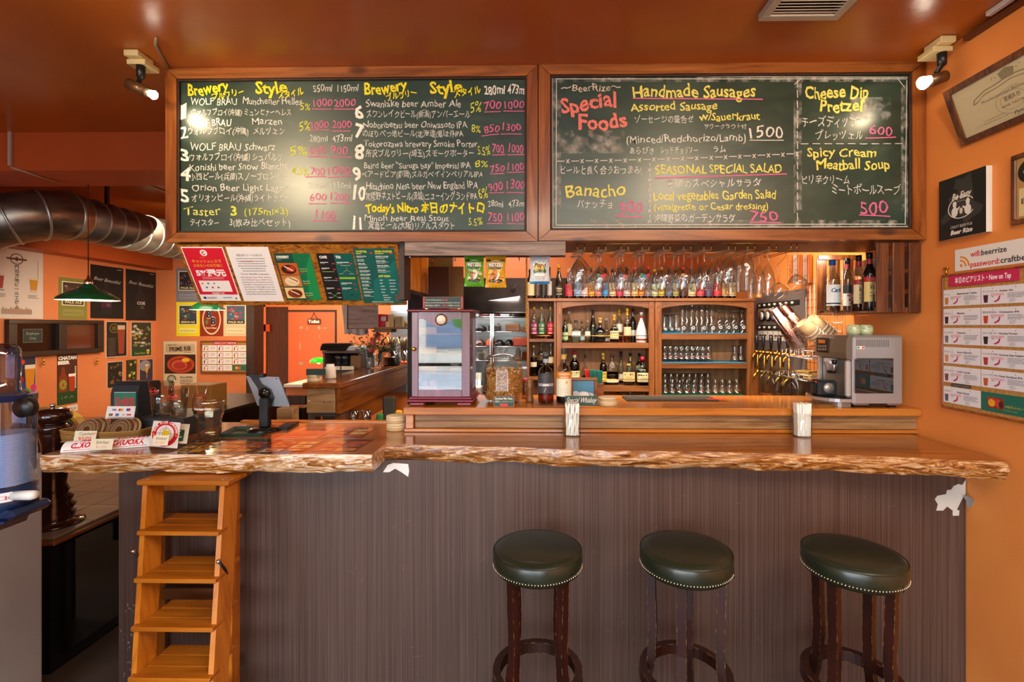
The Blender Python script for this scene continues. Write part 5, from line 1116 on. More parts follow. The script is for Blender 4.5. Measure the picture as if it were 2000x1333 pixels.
ksit('small black pan beside the orange pot', 'pan', 'pan', 994, 2, .12, .065, 'dome', '#1c120e', rough=.3)
ksit('bright orange enamel casserole on the third kitchen shelf', 'casserole', 'pot', 1018, 2, .17, .085, 'box', '#d04818', rough=.25)
ksit('short pile of grey bowls on the lowest kitchen shelf', 'bowl_stack', 'bowls', 940, 3, .09, .07, 'stack', '#7c7468')
ksit('pile of white bowls on the lowest kitchen shelf', 'bowl_stack', 'bowls', 950, 3, .085, .11, 'stack', '#d8d6d0', n=5)
ksit('brown grinder at right of the lowest kitchen shelf', 'spice_grinder', 'grinder', 1024, 3, .05, .10, 'jar', '#8a4018')
ksit('grey jar beside the grinder on the lowest kitchen shelf', 'spice_jar', 'jar', 1012, 3, .06, .12, 'jar', '#8a8074')
wt = thing('work_table', 'stainless kitchen work table below the wire shelving', 'table', (kx(985, 4.9), 4.9, 0))
rel(MB().box(kx(900, 4.8), kx(1070, 4.8), 4.6, 5.03, .86, .90, STEEL, .004).build('table_top', wt), wt)
for x in (kx(905, 4.8), kx(1055, 4.8)): rel(MB().box(x, x+.04, 4.62, 4.66, 0, .859, STEEL).build('leg', wt), wt)
def onw(label, name, cat, px, w_, h_, kind, col, Y=4.8, z=.9005, **k):
    o = ksit(label, name, cat, px, 0, w_, h_, kind, col, **k); o.location = (kx(px, Y), Y, z); return o
onw('steel canister on the kitchen work table', 'canister', 'canister', 935, .08, .30, 'jar', STEEL)
onw('white tub on the kitchen work table', 'tub', 'tub', 929, .12, .18, 'box', '#c0b8a8', Y=4.68)
onw('black and white marked box on the kitchen work table', 'storage_box', 'box', 1026, .10, .36, 'box', '#b8b4ac', Y=4.75)
onw('green bottle rack box on the kitchen work table', 'storage_box', 'box', 1012, .09, .22, 'box', '#3c5c38', Y=4.68)
# duct, dark box and orange panelling above the kitchen
m = MB(); xa, xb = kx(798, 4.2), kx(834, 4.2)
pn = thing('orange_panelling', 'orange-brown upright boards above the humidor, left of the dark duct box', 'panelling', ((xa+xb)/2, 4.2, kz(590, 4.2)))
for x0, x1, y1 in ((798, 806, 568), (807, 821, 574), (821.6, 835, 580)): rel(MB().box(kx(x0, 4.2), kx(x1, 4.2), 4.2, 4.225, kz(y1, 4.2), ZC, W_ORANGEP, .002).build('board', pn), pn)
m = MB(); m.prism([(kx(796, 4.18), kz(565, 4.18)), (kx(796, 4.18), kz(572, 4.18)), (kx(838, 4.18), kz(584, 4.18)), (kx(838, 4.18), kz(577, 4.18))], (0, .03, 0), W_DARK, o=(0, 4.165, 0)); rel(m.build('lower_batten', pn), pn)
m = MB(); m.box(kx(796, 4.3), kx(905, 4.3), 4.3, 4.33, 0, kz(560, 4.3), pm('#140c08', .6)); tag(m.build('dark_backing_panel', None, (kx(850, 4.3), 4.3, kz(640, 4.3))), 'near black panel behind the humidor top', 'panel')
m = MB(); m.box(kx(836, 4.1), kx(877, 4.1), 4.1, 4.13, kz(595, 4.1), kz(523, 4.1), pm('#3a1e12', .3, .3), .002); tag(m.build('duct_box', None, (kx(856, 4.1), 4.1, kz(595, 4.1))), 'dark brown steel duct box above the humidor sign', 'duct box')
m = MB(); m.box(kx(878, 4.28), kx(905, 4.28), 4.27, 4.299, kz(620, 4.28), kz(523, 4.28), pm('#7a5a38', .35, .6)); tag(m.build('duct_side_sheet', None, (kx(890, 4.3), 4.28, kz(590, 4.3))), 'bronze sheet beside the dark duct box', 'sheet')
m = MB(); xc_ = kx(859, 4.5); m.tube([(xc_, 4.5, kz(545, 4.5)), (xc_, 4.5, ZC-.002)], .125, pm('#c0a870', .3, .8), 24)
for z in (2.35, 2.6, 2.85): m.tube([(xc_, 4.5, z), (xc_, 4.5, z+.008)], .128, pm('#a89060', .3, .8), 24)
tag(m.build('silver_duct', None, (xc_, 4.5, 2.1)), 'silvery round duct rising behind the dark duct box', 'duct')
# yellow chain
x, zc0, zc1 = kx(1028.5, 2.7), ZS-.002, kz(650, 2.7); n = int((zc0-zc1)/.011); t = thing('yellow_chain', 'yellow plastic chain hanging left of the champagne bottle', 'chain', (x, 2.7, zc1))
m = MB()
for i in range(n):
    z = zc0-i*.011-.008; a = .9*(i % 2)+.3
    m.tube([(x+.005*cos(k)*cos(a), 2.7+.005*cos(k)*sin(a), z+.0075*sin(k)) for k in [j*pi/3 for j in range(6)]], .0019, pm('#e0a010', .4), 4, True)
o = rel(m.build('chain_links', t), t); o['kind'] = 'stuff'
# ------------------------------------------------------------------ side bar that runs back on the left
ze = 1.251; Xs0, Xs1 = at(595, 0, 3.5).x, at(666, 0, 3.5).x
sb = thing('side_bar', 'dark varnished side bar running away behind the tablet', 'bar', ((Xs0+Xs1)/2, 3.5, 0)); W_SIDE = wood('side_bar_wood', [(.3, '#4a220a'), (.5, '#7a4014'), (.75, '#94551f')], 'Y', 5, .2, .4, 0, .04, 14, 1)
rel(MB().box(Xs0-.02, Xs1, 3.5, 5.5, 1.21, ze, W_SIDE, .006).build('bar_top', sb), sb)
rel(MB().box(Xs1-.045, Xs1-.01, 3.52, 5.5, 1.02, 1.209, W_SIDE, .003).build('side_board', sb), sb)
rel(MB().box(Xs1-.06, Xs1-.046, 3.53, 5.5, .86, 1.05, W_SIDE, .003).build('lower_board', sb), sb)
rel(MB().box(Xs0+.01, Xs1-.05, 3.51, 3.53, 1.03, 1.209, W_PLANK, .002).build('end_board', sb), sb)
for px_ in (602, 634, 645):
    p = at(px_, 785, 3.5); rel(MB().tube([(p.x, 3.512, p.z), (p.x, 3.504, p.z)], .007, CHROME, 10).build('bolt', sb), sb)
m = MB(); x0, x1 = at(598, 0, 3.5).x, at(655, 0, 3.5).x; zq = 1.028
m.prism([(x0, zq), (x1, zq), (x1-.02, zq-.025), (x0+.05, zq-.03), (x0+.035, zq-.16), (x0, zq-.16)], (0, .012, 0), STEEL, o=(0, 3.53, 0)); rel(m.build('steel_bracket', sb), sb)
m = MB(); m.box(Xs0-.18, Xs0-.022, 3.56, 3.62, at(0, 790, 3.56).z, at(0, 773, 3.56).z, W_DARK, .003); rel(m.build('cross_beam', sb), sb)
m = MB(); m.box(at(540, 0, 3.4).x, at(571, 0, 3.4).x, 3.4, 3.5, .9, at(0, 797, 3.4).z, W_PLANK, .003); rel(m.build('post_block', sb), sb)
m = MB(); m.box(at(571, 0, 3.52).x, at(594, 0, 3.52).x, 3.52, 3.8, .4, at(0, 796, 3.52).z, STEELD); rel(m.build('steel_post', sb), sb)
# sink and undershelf things behind the side bar
us = thing('undercounter_shelf', 'dark under-counter shelf below the side bar with washed glasses', 'shelf', (-1.0, 4.2, 0))
rel(MB().box(-1.32, -.80, 3.7, 4.25, .86, .885, pm('#2c2620', .5)).build('shelf_board', us), us)
rel(MB().box(-1.31, -1.28, 3.7, 4.25, 0, .859, BLK).build('shelf_side', us), us)
ZU = .8855
for x, y, w_, h_, c, n_, lb, ct in ((742, 3.75, .05, .10, '#2c7a3c', 'green_scrubber', 'green plastic scrubber under the side bar', 'scrubber'), (779, 3.72, .055, .13, '#d8a020', 'yellow_sponge', 'yellow sponge standing under the side bar', 'sponge'), (760, 3.95, .10, .2, '#3a3428', 'dark_bucket', 'dark bucket under the side bar', 'bucket')):
    m = MB(); m.box(-w_/2, w_/2, -.02, .02, 0, h_, pm(c, .6), .012); o = m.build(n_, None); o.location = (kx(x, y), y, ZU); tag(o, lb, ct)
for px_, lb in ((716, 'clear tumbler under the side bar, left of the green scrubber'), (692, 'clear tumbler in the shadow under the side bar, leftmost')):
    m = MB(); m.lathe([(0, .004), (.030, .004), (.032, 0), (.038, .12), (.0375, .12), (.03, .01)], GLASSB, 16); o = m.build('tumbler', None); o.location = (kx(px_, 3.76), 3.76, ZU); tag(o, lb, 'glass')
# on the side bar
def onbar(m, name, lb, ct, px_, Y, z=ze+.0005):
    o = m.build(name, None); o.location = (kx(px_, Y), Y, z); return tag(o, lb, ct)
DISC = pm('#d8c4a0', .7); DISC2 = pm('#c4a878', .7)
def discs(label, x, y, z, r, n, th, cat='coasters'):
    for i in range(n):
        m = MB(); m.lathe([(0, 0), (r-.002, 0), (r, .001), (r, th-.001), (r-.002, th), (0, th)], DISC if i % 3 else DISC2, 26)
        o = m.build('coaster', None); o.location = (x+rnd.uniform(-1, 1)*.0025, y+rnd.uniform(-1, 1)*.0025, z+i*(th+.0003))
        pos = 'lowest' if i == 0 else 'top' if i == n-1 else ['second', 'third', 'fourth', 'fifth', 'sixth', 'seventh'][i-1]
        tag(o, '%s coaster%s in the pile %s' % (pos, '' if i in (0, n-1) else ' from the bottom', label), 'coaster', 'coasters in the pile '+label)
discs('under the free paper sign', kx(612, 3.58), 3.60, ze+.001, .05, 5, .010)
fp = thing('free_paper_sign', 'dark green sign reading FREE PAPER on the coaster pile', 'sign', at(615, 734, 3.56)); s = cardpx(598, 721, 635.5, 733.5, 3.56, .006, '#1e3a30'); s.text(617, 730.5, 'FREE PAPER', 8, '#e8e4dc', 34, al='c', bold=.02); rel(s.mb.build('sign_plate', fp, norm=False), fp)
onbar(MB().lathe([(0, 0), (.04, 0), (.045, .01), (.042, .085), (.035, .095), (0, .09)], pm('#e0d4c4', .6), 20).cyl((.0, 0, .095), .03, 0, .02, WHITE, 16), 'napkin_jar', 'white cylinder of napkins behind the FREE PAPER sign', 'napkins', 645, 3.8)
m = MB(); x0, x1 = -.13, .13
cb = thing('side_cabinet', 'small dark open cabinet with glasses inside on the side bar', 'cabinet', (kx(674, 4.65), 4.9, ze))
wd_ = (kx(712, 4.9)-kx(642, 4.9))/2; hh_ = kz(684, 4.9)-ze
for a, b, c, d, e, f, n_ in ((-wd_, wd_, -.02, .3, hh_-.02, hh_, 'top_board'), (-wd_, -wd_+.02, 0, .3, .001, hh_-.021, 'side_panel'), (wd_-.02, wd_, 0, .3, .001, hh_-.021, 'side_panel'), (-wd_+.021, wd_-.021, .28, .3, .001, hh_-.021, 'back_panel'), (-wd_+.021, wd_-.021, 0, .279, .001, .02, 'bottom_board')):
    MB().box(a, b, c, d, e, f, pm('#5c4640', .4) if n_ != 'back_panel' else pm('#7a6058', .5), .002).build(n_, cb)
cb.location = (-1.69-wd_, 4.7, ze+.001); MB().box(-wd_, wd_, -.01, .3, -ze, -.001, pm('#4a3830', .4)).build('lower_case', cb)
for i, (px_, lb) in enumerate(((660, 'clear tumbler in the small open cabinet, left one'), (675, 'clear tumbler in the small open cabinet, right one'))):
    onbar(MB().lathe([(0, .004), (.034, .004), (.036, 0), (.044, .13), (.0435, .13), (.034, .01)], GLASSB, 16), 'tumbler', lb, 'glass', px_, 4.8, ze+.022)
m = MB(); m.box(-.05, .05, -.002, .01, 0, .13, pm('#7a5020', .5), .002, M=Matrix.Rotation(-.15, 4, 'X')); onbar(m, 'brown_menu', 'brown menu cover leaning in the open cabinet mouth', 'menu', 694, 4.65)
for px_, lb in ((658, 'little cream price card, leftmost under the open cabinet'), (673, 'little cream price card, middle under the open cabinet'), (685, 'little cream price card, rightmost under the open cabinet')):
    onbar(MB().box(-.03, .03, 0, .002, 0, .035, CREAM), 'price_card', lb, 'card', px_, 4.55)
zc_ = ze+.001+hh_
for i in range(5):
    m = MB(); m.box(-.14, .14, -.10, .10, 0, .014, pm(['#15110f', '#241a16', '#0f0e0e', '#1c1614', '#2a1e18'][i], .6), .006, M=Matrix.Rotation(.12*i-.2, 4, 'Z')); onbar(m, 'folded_cloth', 'black folded cloth, %s in the dark pile on the small cabinet' % ['lowest', 'second', 'middle', 'fourth', 'topmost'][i], 'cloth', 660, 4.86, zc_+.0005+i*.0145)
for i in range(3):
    m = MB(); m.box(-.11, .11, -.09, .09, 0, .014, WHITE, .006, M=Matrix.Rotation(.1-.15*i, 4, 'Z')); onbar(m, 'folded_napkin', 'white folded napkin, %s in the pile on the small cabinet' % ['lowest', 'middle', 'topmost'][i], 'napkin', 694, 4.86, zc_+.0005+i*.0145)
# vases and flowers
def vase(lb, px_, Y, r, h_, fill, seed, cols, dark=False, fan=False):
    t = thing('flower_vase', lb, 'vase', (kx(px_, Y), Y, ze+.0005)); r_ = random.Random(seed)
    MB().lathe([(0, 0), (r*.85, 0), (r*.9, .004), (r, h_), (r-.002, h_), (r*.85, .01), (0, .008)], GLASSB, 20).build('glass_vase', t)
    if fill: MB().cyl((0, 0, .009), r*.8, 0, h_*.62, pm(fill, .6), 16).build('white_insert', t)
    st = MB(); lf = MB(); fl = MB(); GR = pm('#4a6a34', .6); DK = pm('#2a1c1a', .6)
    for i in range(26):
        a = r_.uniform(0, 6.28); sp = r_.uniform(.02, .22); hz = r_.uniform(.17, .42) if not fan else r_.uniform(.16, .34)
        if fan: e = V(abs(sp)*1.3*r_.uniform(.2, 1.1), sin(a)*.06, hz*.9)
        else: e = V(cos(a)*sp-.02, sin(a)*sp*.6, hz)
        st.tube([(0, 0, .02), (e.x*.3, e.y*.3, h_+.02), (e.x, e.y, e.z)], .0016, GR if not fan or i % 2 else DK, 4)
        for j in range(5):
            q = Vector((e.x*.3, e.y*.3, h_+.02)).lerp(e, r_.random()); d = V(r_.uniform(-1, 1), r_.uniform(-1, 1), r_.uniform(-.2, 1)).normalized()*r_.uniform(.02, .045); w_ = d.cross(V(0, 1, .3)).normalized()*.006
            lf.add([q, q+d*.5+w_, q+d, q+d*.5-w_], [(0, 1, 2, 3)], (DK if fan and i % 3 else GR) if j % 2 else pm('#6c8048', .6))
        if not (fan and i % 2): fl.ball(tuple(e), r_.uniform(.007, .014), pm(cols[i % len(cols)], .6), 7, sz=.8)
    for m_, n_ in ((st, 'stems'), (lf, 'foliage'), (fl, 'blossoms')): o = m_.build(n_, t, norm=False); o['kind'] = 'stuff'
    return t
vase('left glass vase of purple and pale flowers with white insert', 722, 4.72, .042, .16, '#e8e8e4', 3, ['#8a78a0', '#a890b0', '#7a1c78', '#c86858', '#8a9a60', '#b0a070'])
v = vase('right glass vase of dark foliage with red anthurium blooms', 738, 4.76, .042, .14, None, 8, ['#6a2020', '#3a4a30', '#8a3828', '#c05848'], True, True)
RED = pm('#d81818', .35)
for e, sc_ in (((-.03, -.06, .27), 1), ((-.04, -.05, .20), 1.25), ((.015, -.05, .32), .9)):
    m = MB(); P = [V(0, 0, -.05), V(.030, 0, -.01), V(.028, .005, .03), V(.008, 0, .035), V(0, 0, .028), V(-.010, 0, .038), V(-.028, .004, .028), V(-.030, 0, -.015)]
    m.add([V(*e)+p*sc_ for p in P]+[V(*e)+p*sc_+V(0, .003, 0) for p in P], [tuple(range(8)), tuple(range(15, 7, -1))]+[(i, (i+1) % 8, (i+1) % 8+8, i+8) for i in range(8)], RED)
    m.tube([V(*e)+V(0, -.003, .01), V(*e)+V(.02, -.012, .05)], .003, pm('#e0c020', .5), 6); m.build('anthurium_bloom', v)
for i in range(9):
    m = MB(); a = .25+.13*i; m.tube([(0, 0, .1), (.10*sin(a), 0, .1+.14*cos(a)), (.27*sin(a), 0, .1+.27*cos(a))], [.002, .0025, .0008], pm('#4a2a1c', .6), 4); m.build('palm_frond', v)
pl_x, pl_Y = 764, 5.08
for i in range(7):
    m = MB(); m.lathe([(0, 0), (.07, 0), (.105, .012), (.106, .014), (.07, .005), (0, .004)], pm('#3c2a14', .2, .2), 24); o = onbar(m, 'brown_plate', 'brown plate, %s in the plate pile behind the vases' % ['lowest', 'second', 'third', 'middle', 'fifth', 'sixth', 'topmost'][i], 'plate', pl_x, pl_Y, ze+.0005+i*.0125); o['group'] = 'pile of brown plates'
for px_, Y, lb in ((768, 5.33, 'cutlery jar with dark handles above the plate pile'), (788, 5.36, 'glass of cutlery with dark handles beside the humidor')):
    t = thing('cutlery_jar', lb, 'cutlery jar', (kx(px_, Y), Y, ze+.0005)); MB().lathe([(0, 0), (.05, 0), (.055, .14), (.053, .14), (.048, .006), (0, .005)], clear('#c8a080', .6, .1) if px_ == 768 else GLASSB, 18).build('jar', t)
    for i in range(11):
        a, r_ = rnd.uniform(0, 6.28), rnd.uniform(.01, .04); m = MB(); m.tube([(cos(a)*r_*.3, sin(a)*r_*.3, .01), (cos(a)*r_*1.2, sin(a)*r_, .2), (cos(a)*r_*1.9, sin(a)*r_*1.4, .29)], [.003, .005, .009], pm('#3a2010', .3) if i % 3 else BRASS, 6); m.build('utensil', t)
for px_ in (785, 792): onbar(MB().ball((0, 0, .02), .02, pm('#d85010', .5), 10), 'orange_fruit', 'tiny orange ball at %s of the pair beside the cutlery' % ('left' if px_ == 785 else 'right'), 'fruit', px_, 5.22)
# banker lamp
zL = kz(744, 5.5); lg = thing('wall_ledge', 'pale topped orange ledge behind the FREE PAPER sign', 'ledge', (kx(610, 5.5), 5.5, 0)); rel(MB().box(kx(563, 5.3), kx(655, 5.3), 5.2, 5.7, zL-.03, zL, pm('#d8c8b8', .5)).build('ledge_top', lg), lg); rel(MB().box(kx(565, 5.3), kx(655, 5.3), 5.23, 5.7, 0, zL-.031, PAINT).build('ledge_body', lg), lg)
t = thing('banker_lamp', 'glowing green glass banker lamp by the toilet wall', 'lamp', (kx(626, 5.35), 5.35, zL+.0005))
GG = pm('#28b018', .2, emit=.8); zz_ = kz(708, 5.35)-zL
m = MB(); m.lathe([(.10, 0), (.095, .025), (.06, .052), (0, .062)], GG, 20, c=(-.02, 0, zz_), sy=.6); m.build('lamp_shade', t)
MB().tube([(.07, 0, zz_+.03), (.09, 0, zz_+.02), (.09, 0, .02)], .005, BRASS, 8).build('stem', t); MB().cyl((.09, 0, 0), .05, 0, .018, BRASS, 20).build('base', t)
m = MB(); m.ball((-.02, 0, zz_+.005), .02, pm('#ffe080', .4, emit=12), 10); m.build('bulb', t)
lamp('banker_bulb_light', 'POINT', (kx(626, 5.35)-.02, 5.35, zL+zz_-.04), 3.0, (1, .8, .3), rad=.03)
# weathered shelf with packets, towel, box below
Y = 4.4; x0, x1 = kx(680, Y), kx(800, Y)
t = thing('hanging_shelf', 'hanging shelf with weathered grey front plank above the flowers', 'shelf', (x0, Y, kz(642, Y)))
rel(MB().box(x0, kx(738, Y), Y, Y+.02, kz(642, Y), kz(590, Y), W_GREY, .002).build('front_plank', t), t)
rel(MB().box(x0-.01, x0, Y, Y+.5, kz(643, Y), kz(590, Y), W_DARK).build('end_board', t), t)
rel(MB().box(x0, x1+.1, Y+.021, Y+.5, kz(643, Y), kz(639.5, Y), pm('#8a6030', .6)).build('shelf_board', t), t)
for px_ in (684, 734): p = at(px_, 639, Y); rel(MB().tube([(p.x, Y, p.z), (p.x, Y-.003, p.z)], .006, BRASS, 8).build('nail', t), t)
zs_ = kz(639.5, Y)+.001
for px_, w_, h_, c, lb in ((748, .09, .12, '#c01830', 'red box with white barcode label on the hanging shelf'), (765, .055, .12, '#c8b078', 'beige packet beside the red box on the hanging shelf'), (757, .035, .05, '#d0b880', 'small tan card in front of the red box'), (780, .07, .10, '#b8a070', 'lumpy beige bag on the hanging shelf')):
    yy = Y+.1 if w_ != .035 else Y+.035; m = MB(); m.box(-w_/2, w_/2, -.03 if w_ > .04 else -.002, .05 if w_ > .04 else .002, 0, h_, pm(c, .5), .004)
    if c == '#c01830': m.box(-.01, .035, -.0308, -.0302, .06, .095, WHITE); [m.box(-.006+i*.005, -.004+i*.005, -.0314, -.0309, .065, .09, BLK) for i in range(8)]
    o = m.build('packet', None); o.location = (kx(px_, yy), yy, zs_); tag(o, lb, 'packet')
for i, px_ in enumerate((771, 776, 783, 788, 792)):
    m = MB(); m.ball((0, 0, .035), .032, pm(['#c0a878', '#b09868', '#d0bc88', '#a89060', '#c8b080'][i], .8), 8, sz=1.1); o = m.build('herb_bundle', None); o.location = (kx(px_, Y+.2), Y+.2, zs_); tag(o, 'dry straw-coloured bundle, %s from the left on the hanging shelf' % ['first', 'second', 'third', 'fourth', 'fifth'][i], 'bundle')
tag(MB().box(kx(730, 4.42), kx(764, 4.42), 4.42, 4.6, kz(649.5, 4.4), kz(643, 4.4)-.0006, pm('#6a4a28', .5), .003).build('drawer_box', None, (kx(745, 4.5), 4.6, kz(648, 4.5))), 'brown box hung under the hanging shelf', 'box')
rel(MB().tube([(x0-.12, 4.8, kz(594, 4.8)), (x0+.12, 4.8, kz(594, 4.8))], .006, CHROME, 6).build('towel_rod', t), t)
tw = MB(); n = 18; x0, x1 = kx(667, 4.8), kx(714, 4.8); vs = []
for j, z in enumerate((kz(594, 4.8), kz(625, 4.8), kz(654, 4.8))):
    for i in range(n+1): a = i/n; vs.append((x0+(x1-x0)*a+(.012*j), 4.8+.02*sin(a*19+j), z+.01*sin(a*7)))
tw.add(vs, [(j*(n+1)+i, j*(n+1)+i+1, (j+1)*(n+1)+i+1, (j+1)*(n+1)+i) for j in range(2) for i in range(n)], pm('#d8ccc4', .9), True)
tag(tw.build('white_towel', None, ((x0+x1)/2, 4.8, kz(654, 4.8)), norm=False), 'white towel hanging by the orange wall behind the weathered plank', 'towel')
# toilet sign
t = thing('toilet_sign', 'small rounded brown wooden sign reading Toilet on the orange door', 'sign', at(612, 634, 6.95)); Y = 6.955
s = Sheet(lambda u, v, l: at(u, v, Y-l)); a, b = at(600, 623, Y), at(625.5, 633.5, Y)
rel(MB().box(a.x, b.x, Y, Y+.02, b.z, a.z, pm('#5a2c14', .5), .008).build('plaque', t), t); s.text(613, 631.2, 'Toilet', 8.5, '#f0e8d8', 22, al='c', bold=.05); rel(s.mb.build('lettering', t, norm=False), t)
p = at(612.5, 612, Y); rel(MB().tube([(a.x+.05, Y+.01, a.z), (p.x, Y+.01, p.z), (b.x-.05, Y+.01, a.z)], .004, BLK, 5).ball((p.x, Y+.01, p.z), .01, BLK, 8).build('hanging_cord', t), t)
# ------------------------------------------------------------------ on the raised counter
Yh = 2.52
hx0, hx1 = at(804, 0, Yh).x, at(918, 0, Yh).x; hz0 = ZR; hz1 = at(0, 610, Yh).z; hD = .27
t = thing('humidor_cabinet', 'purple-stained wooden humidor with glass door and round dial', 'humidor', ((hx0+hx1)/2, Yh, ZR)); Q = lambda m, n, **k: rel(m.build(n, t), t)
PUR = wood('purple_stained_wood', [(.3, '#5c2c3c'), (.5, '#703848'), (.75, '#824858')], 'Z', 5, .22, .5, 0, .03, 12, 1, .7); PURX = pm('#7a2434', .25, coat=.5)
zb0 = ZR+.022; w_ = (hx1-hx0)
for x in (hx0-.01, hx1-.07): Q(MB().box(x, x+.08, Yh-.012, Yh+.03, ZR+.0005, ZR+.020, PURX, .006), 'foot'); Q(MB().box(x, x+.08, Yh+hD-.03, Yh+hD, ZR+.0005, ZR+.020, PURX, .006), 'foot')
Q(MB().box(hx0-.022, hx1+.022, Yh-.022, Yh+hD+.01, ZR+.0205, ZR+.034, PURX, .005), 'base_board'); Q(MB().box(hx0-.012, hx1+.012, Yh-.012, Yh+hD, ZR+.0345, ZR+.046, PURX, .004), 'plinth')
Q(MB().box(hx0-.022, hx1+.022, Yh-.022, Yh+hD+.01, hz1, hz1+.013, PURX, .005), 'top_board')
za, zb2 = ZR+.0465, hz1-.001; fw = .034
for x in (hx0, hx1-.018):
    Q(MB().box(x, x+.018, Yh+.02, Yh+.04, za, zb2, PUR), 'side_stile'); Q(MB().box(x, x+.018, Yh+hD-.03, Yh+hD-.01, za, zb2, PUR), 'side_stile')
    Q(MB().box(x, x+.018, Yh+.041, Yh+hD-.031, za, za+.03, PUR), 'side_rail'); Q(MB().box(x, x+.018, Yh+.041, Yh+hD-.031, zb2-.03, zb2, PUR), 'side_rail')
    Q(MB().box(x+.007, x+.010, Yh+.04, Yh+hD-.03, za+.03, zb2-.03, GLASS), 'side_pane')
dr = rel(MB().box(hx0, hx0+fw, Yh, Yh+.018, za, zb2, PUR, .002).box(hx1-fw*1.3, hx1, Yh, Yh+.018, za, zb2, PUR, .002).box(hx0+fw, hx1-fw*1.3, Yh+.0005, Yh+.0175, za, za+.036, PUR, .001).build('door', t), t)
P = []; X0, X1 = hx0+fw, hx1-fw*1.3; zt_ = zb2; n = 24
for i in range(n+1):
    a = i/n; P.append((X0+(X1-X0)*a, zb2-.038-.042*max(0, (1-abs(a-.45)*3.2))**.8 if abs(a-.45) < .3125 else zb2-.038+.002))
P = [(X0, zb2), (X0, P[0][1])]+P[1:]+[(X1, zb2)]
m = MB(); m.prism(P, (0, .016, 0), PUR, o=(0, Yh+.001, 0)); o = m.build('arched_door_rail', t); rel(o, t)
m = MB(); m.box(X0-.004, X1+.004, Yh+.007, Yh+.010, za+.03, zb2-.03, clear('#f4f6f6', .6, .12, .01, key='door')); Q(m, 'door_pane')
p = at(862, 625, Yh); m = MB(); m.tube([(p.x, Yh+.001, p.z), (p.x, Yh-.008, p.z)], .031, pm('#c89830', .2, .9), 30); m.tube([(p.x, Yh-.0081, p.z), (p.x, Yh-.010, p.z)], .024, pm('#f0ece0', .2), 30)
for i in range(12): a = i*pi/6; m.box(p.x+.0275*cos(a)-.003, p.x+.0275*cos(a)+.003, Yh-.0086, Yh-.0081, p.z+.0275*sin(a)-.004, p.z+.0275*sin(a)+.004, pm('#5a3010', .4)) if i % 3 else None
Q(m, 'humidity_dial')
p = at(809, 682, Yh); m = MB(); m.ball((p.x, Yh-.012, p.z), .011, GOLD, 14); m.tube([(p.x, Yh, p.z), (p.x, Yh-.01, p.z)], .005, GOLD, 8); Q(m, 'door_knob')
Q(MB().box(hx0+.019, hx1-.019, Yh+hD-.016, Yh+hD-.012, za, zb2, clear('#e8e0d8', .3, .05, key='hb')), 'back_pane')
CED = wood('cedar_tray', [(.3, '#a06a30'), (.5, '#b8803c'), (.75, '#c89450')], 'X', 6, .5, 0)
for k in range(4):
    z = za+.008+(zb2-za)*(.01+.235*k); Q(MB().box(hx0+.02, hx1-.02, Yh+.03, Yh+hD-.04, z, z+.005, CED), 'shelf'); Q(MB().box(hx0+.02, hx0+.125, Yh+.03, Yh+.036, z+.0055, z+.04, CED, .001), 'shelf_lip')
zq = za+.008+(zb2-za)*.01+.0055
m = MB(); m.cyl((0, 0, 0), .065, 0, .014, pm('#c09860', .6), 26); o = m.build('round_box', None); o.location = ((hx0+hx1)/2+.0, Yh+.11, zq); tag(o, 'round pale wooden box on the humidor floor', 'box')
m = MB(); m.cyl((0, 0, 0), .05, 0, .014, pm('#c8a878', .6), 26); o = m.build('round_box', None); o.location = (hx1-.075, Yh+.11, za+.008+(zb2-za)*.245+.0055); tag(o, 'round white-topped box on the humidor second shelf', 'box')
for i in range(2): m = MB(); m.box(-.018, .018, -.01, .03, 0, .062, pm('#8a1838', .3), .002); o = m.build('cigar_box', None); o.location = (hx0+.055+i*.042, Yh+.06, zq+.035); o.location.z = zq; o.location.y = Yh+.075; tag(o, 'burgundy cigar box at %s inside the humidor' % ('left' if i == 0 else 'right'), 'box')
m = MB(); m.tube([(0, 0, .012), (.12, 0, .012)], .008, pm('#5a3018', .6), 8); o = m.build('cigar', None); o.location = (hx0+.05, Yh+.1, za+.008+(zb2-za)*.48+.0); o.location.z += .002; tag(o, 'brown cigar lying on the humidor third shelf', 'cigar')
# sign on top
ts = thing('cigar_sign', 'dark green sign with red edges standing on top of the humidor', 'sign', (at(864, 0, 2.56).x, 2.56, hz1+.0135))
s = cardpx(826, 580, 904, 602.5, 2.56, .008, '#1e3c36', 78, 22.5); s.rect(0, 0, 3.5, 22.5, '#b83840').rect(74.5, 0, 78, 22.5, '#b83840').rect(3.5, 0, 74.5, .8, '#8a4438').rect(3.5, 21.7, 74.5, 22.5, '#b83840').up()
s.text(6, 7.5, 'We can sell these cigars by', 4, '#e0dcd0', 30).text(37, 7.5, 'cash only.', 4, '#e04040', 12, bold=.03).text(4.5, 12.8, 'Because we don\'t have license for sale cigar by credit card.', 4, '#e0dcd0', 68).text(5, 18.6, '葉巻は現金のみの販売です。', 3.8, '#e0dcd0', 30).text(38, 18.6, '現金のみ', 3.8, '#e04040', 9, bold=.03).text(48, 18.6, 'での取扱いとなります。', 3.8, '#e0dcd0', 25)
rel(s.mb.build('sign_plate', ts, norm=False), ts)
for px_ in (834, 897): x = at(px_, 0, 2.56).x; rel(MB().box(x-.008, x+.008, 2.548, 2.575, hz1+.0135, hz1+.022, pm('#c0a050', .3, .8), .002).build('clip_foot', ts), ts)
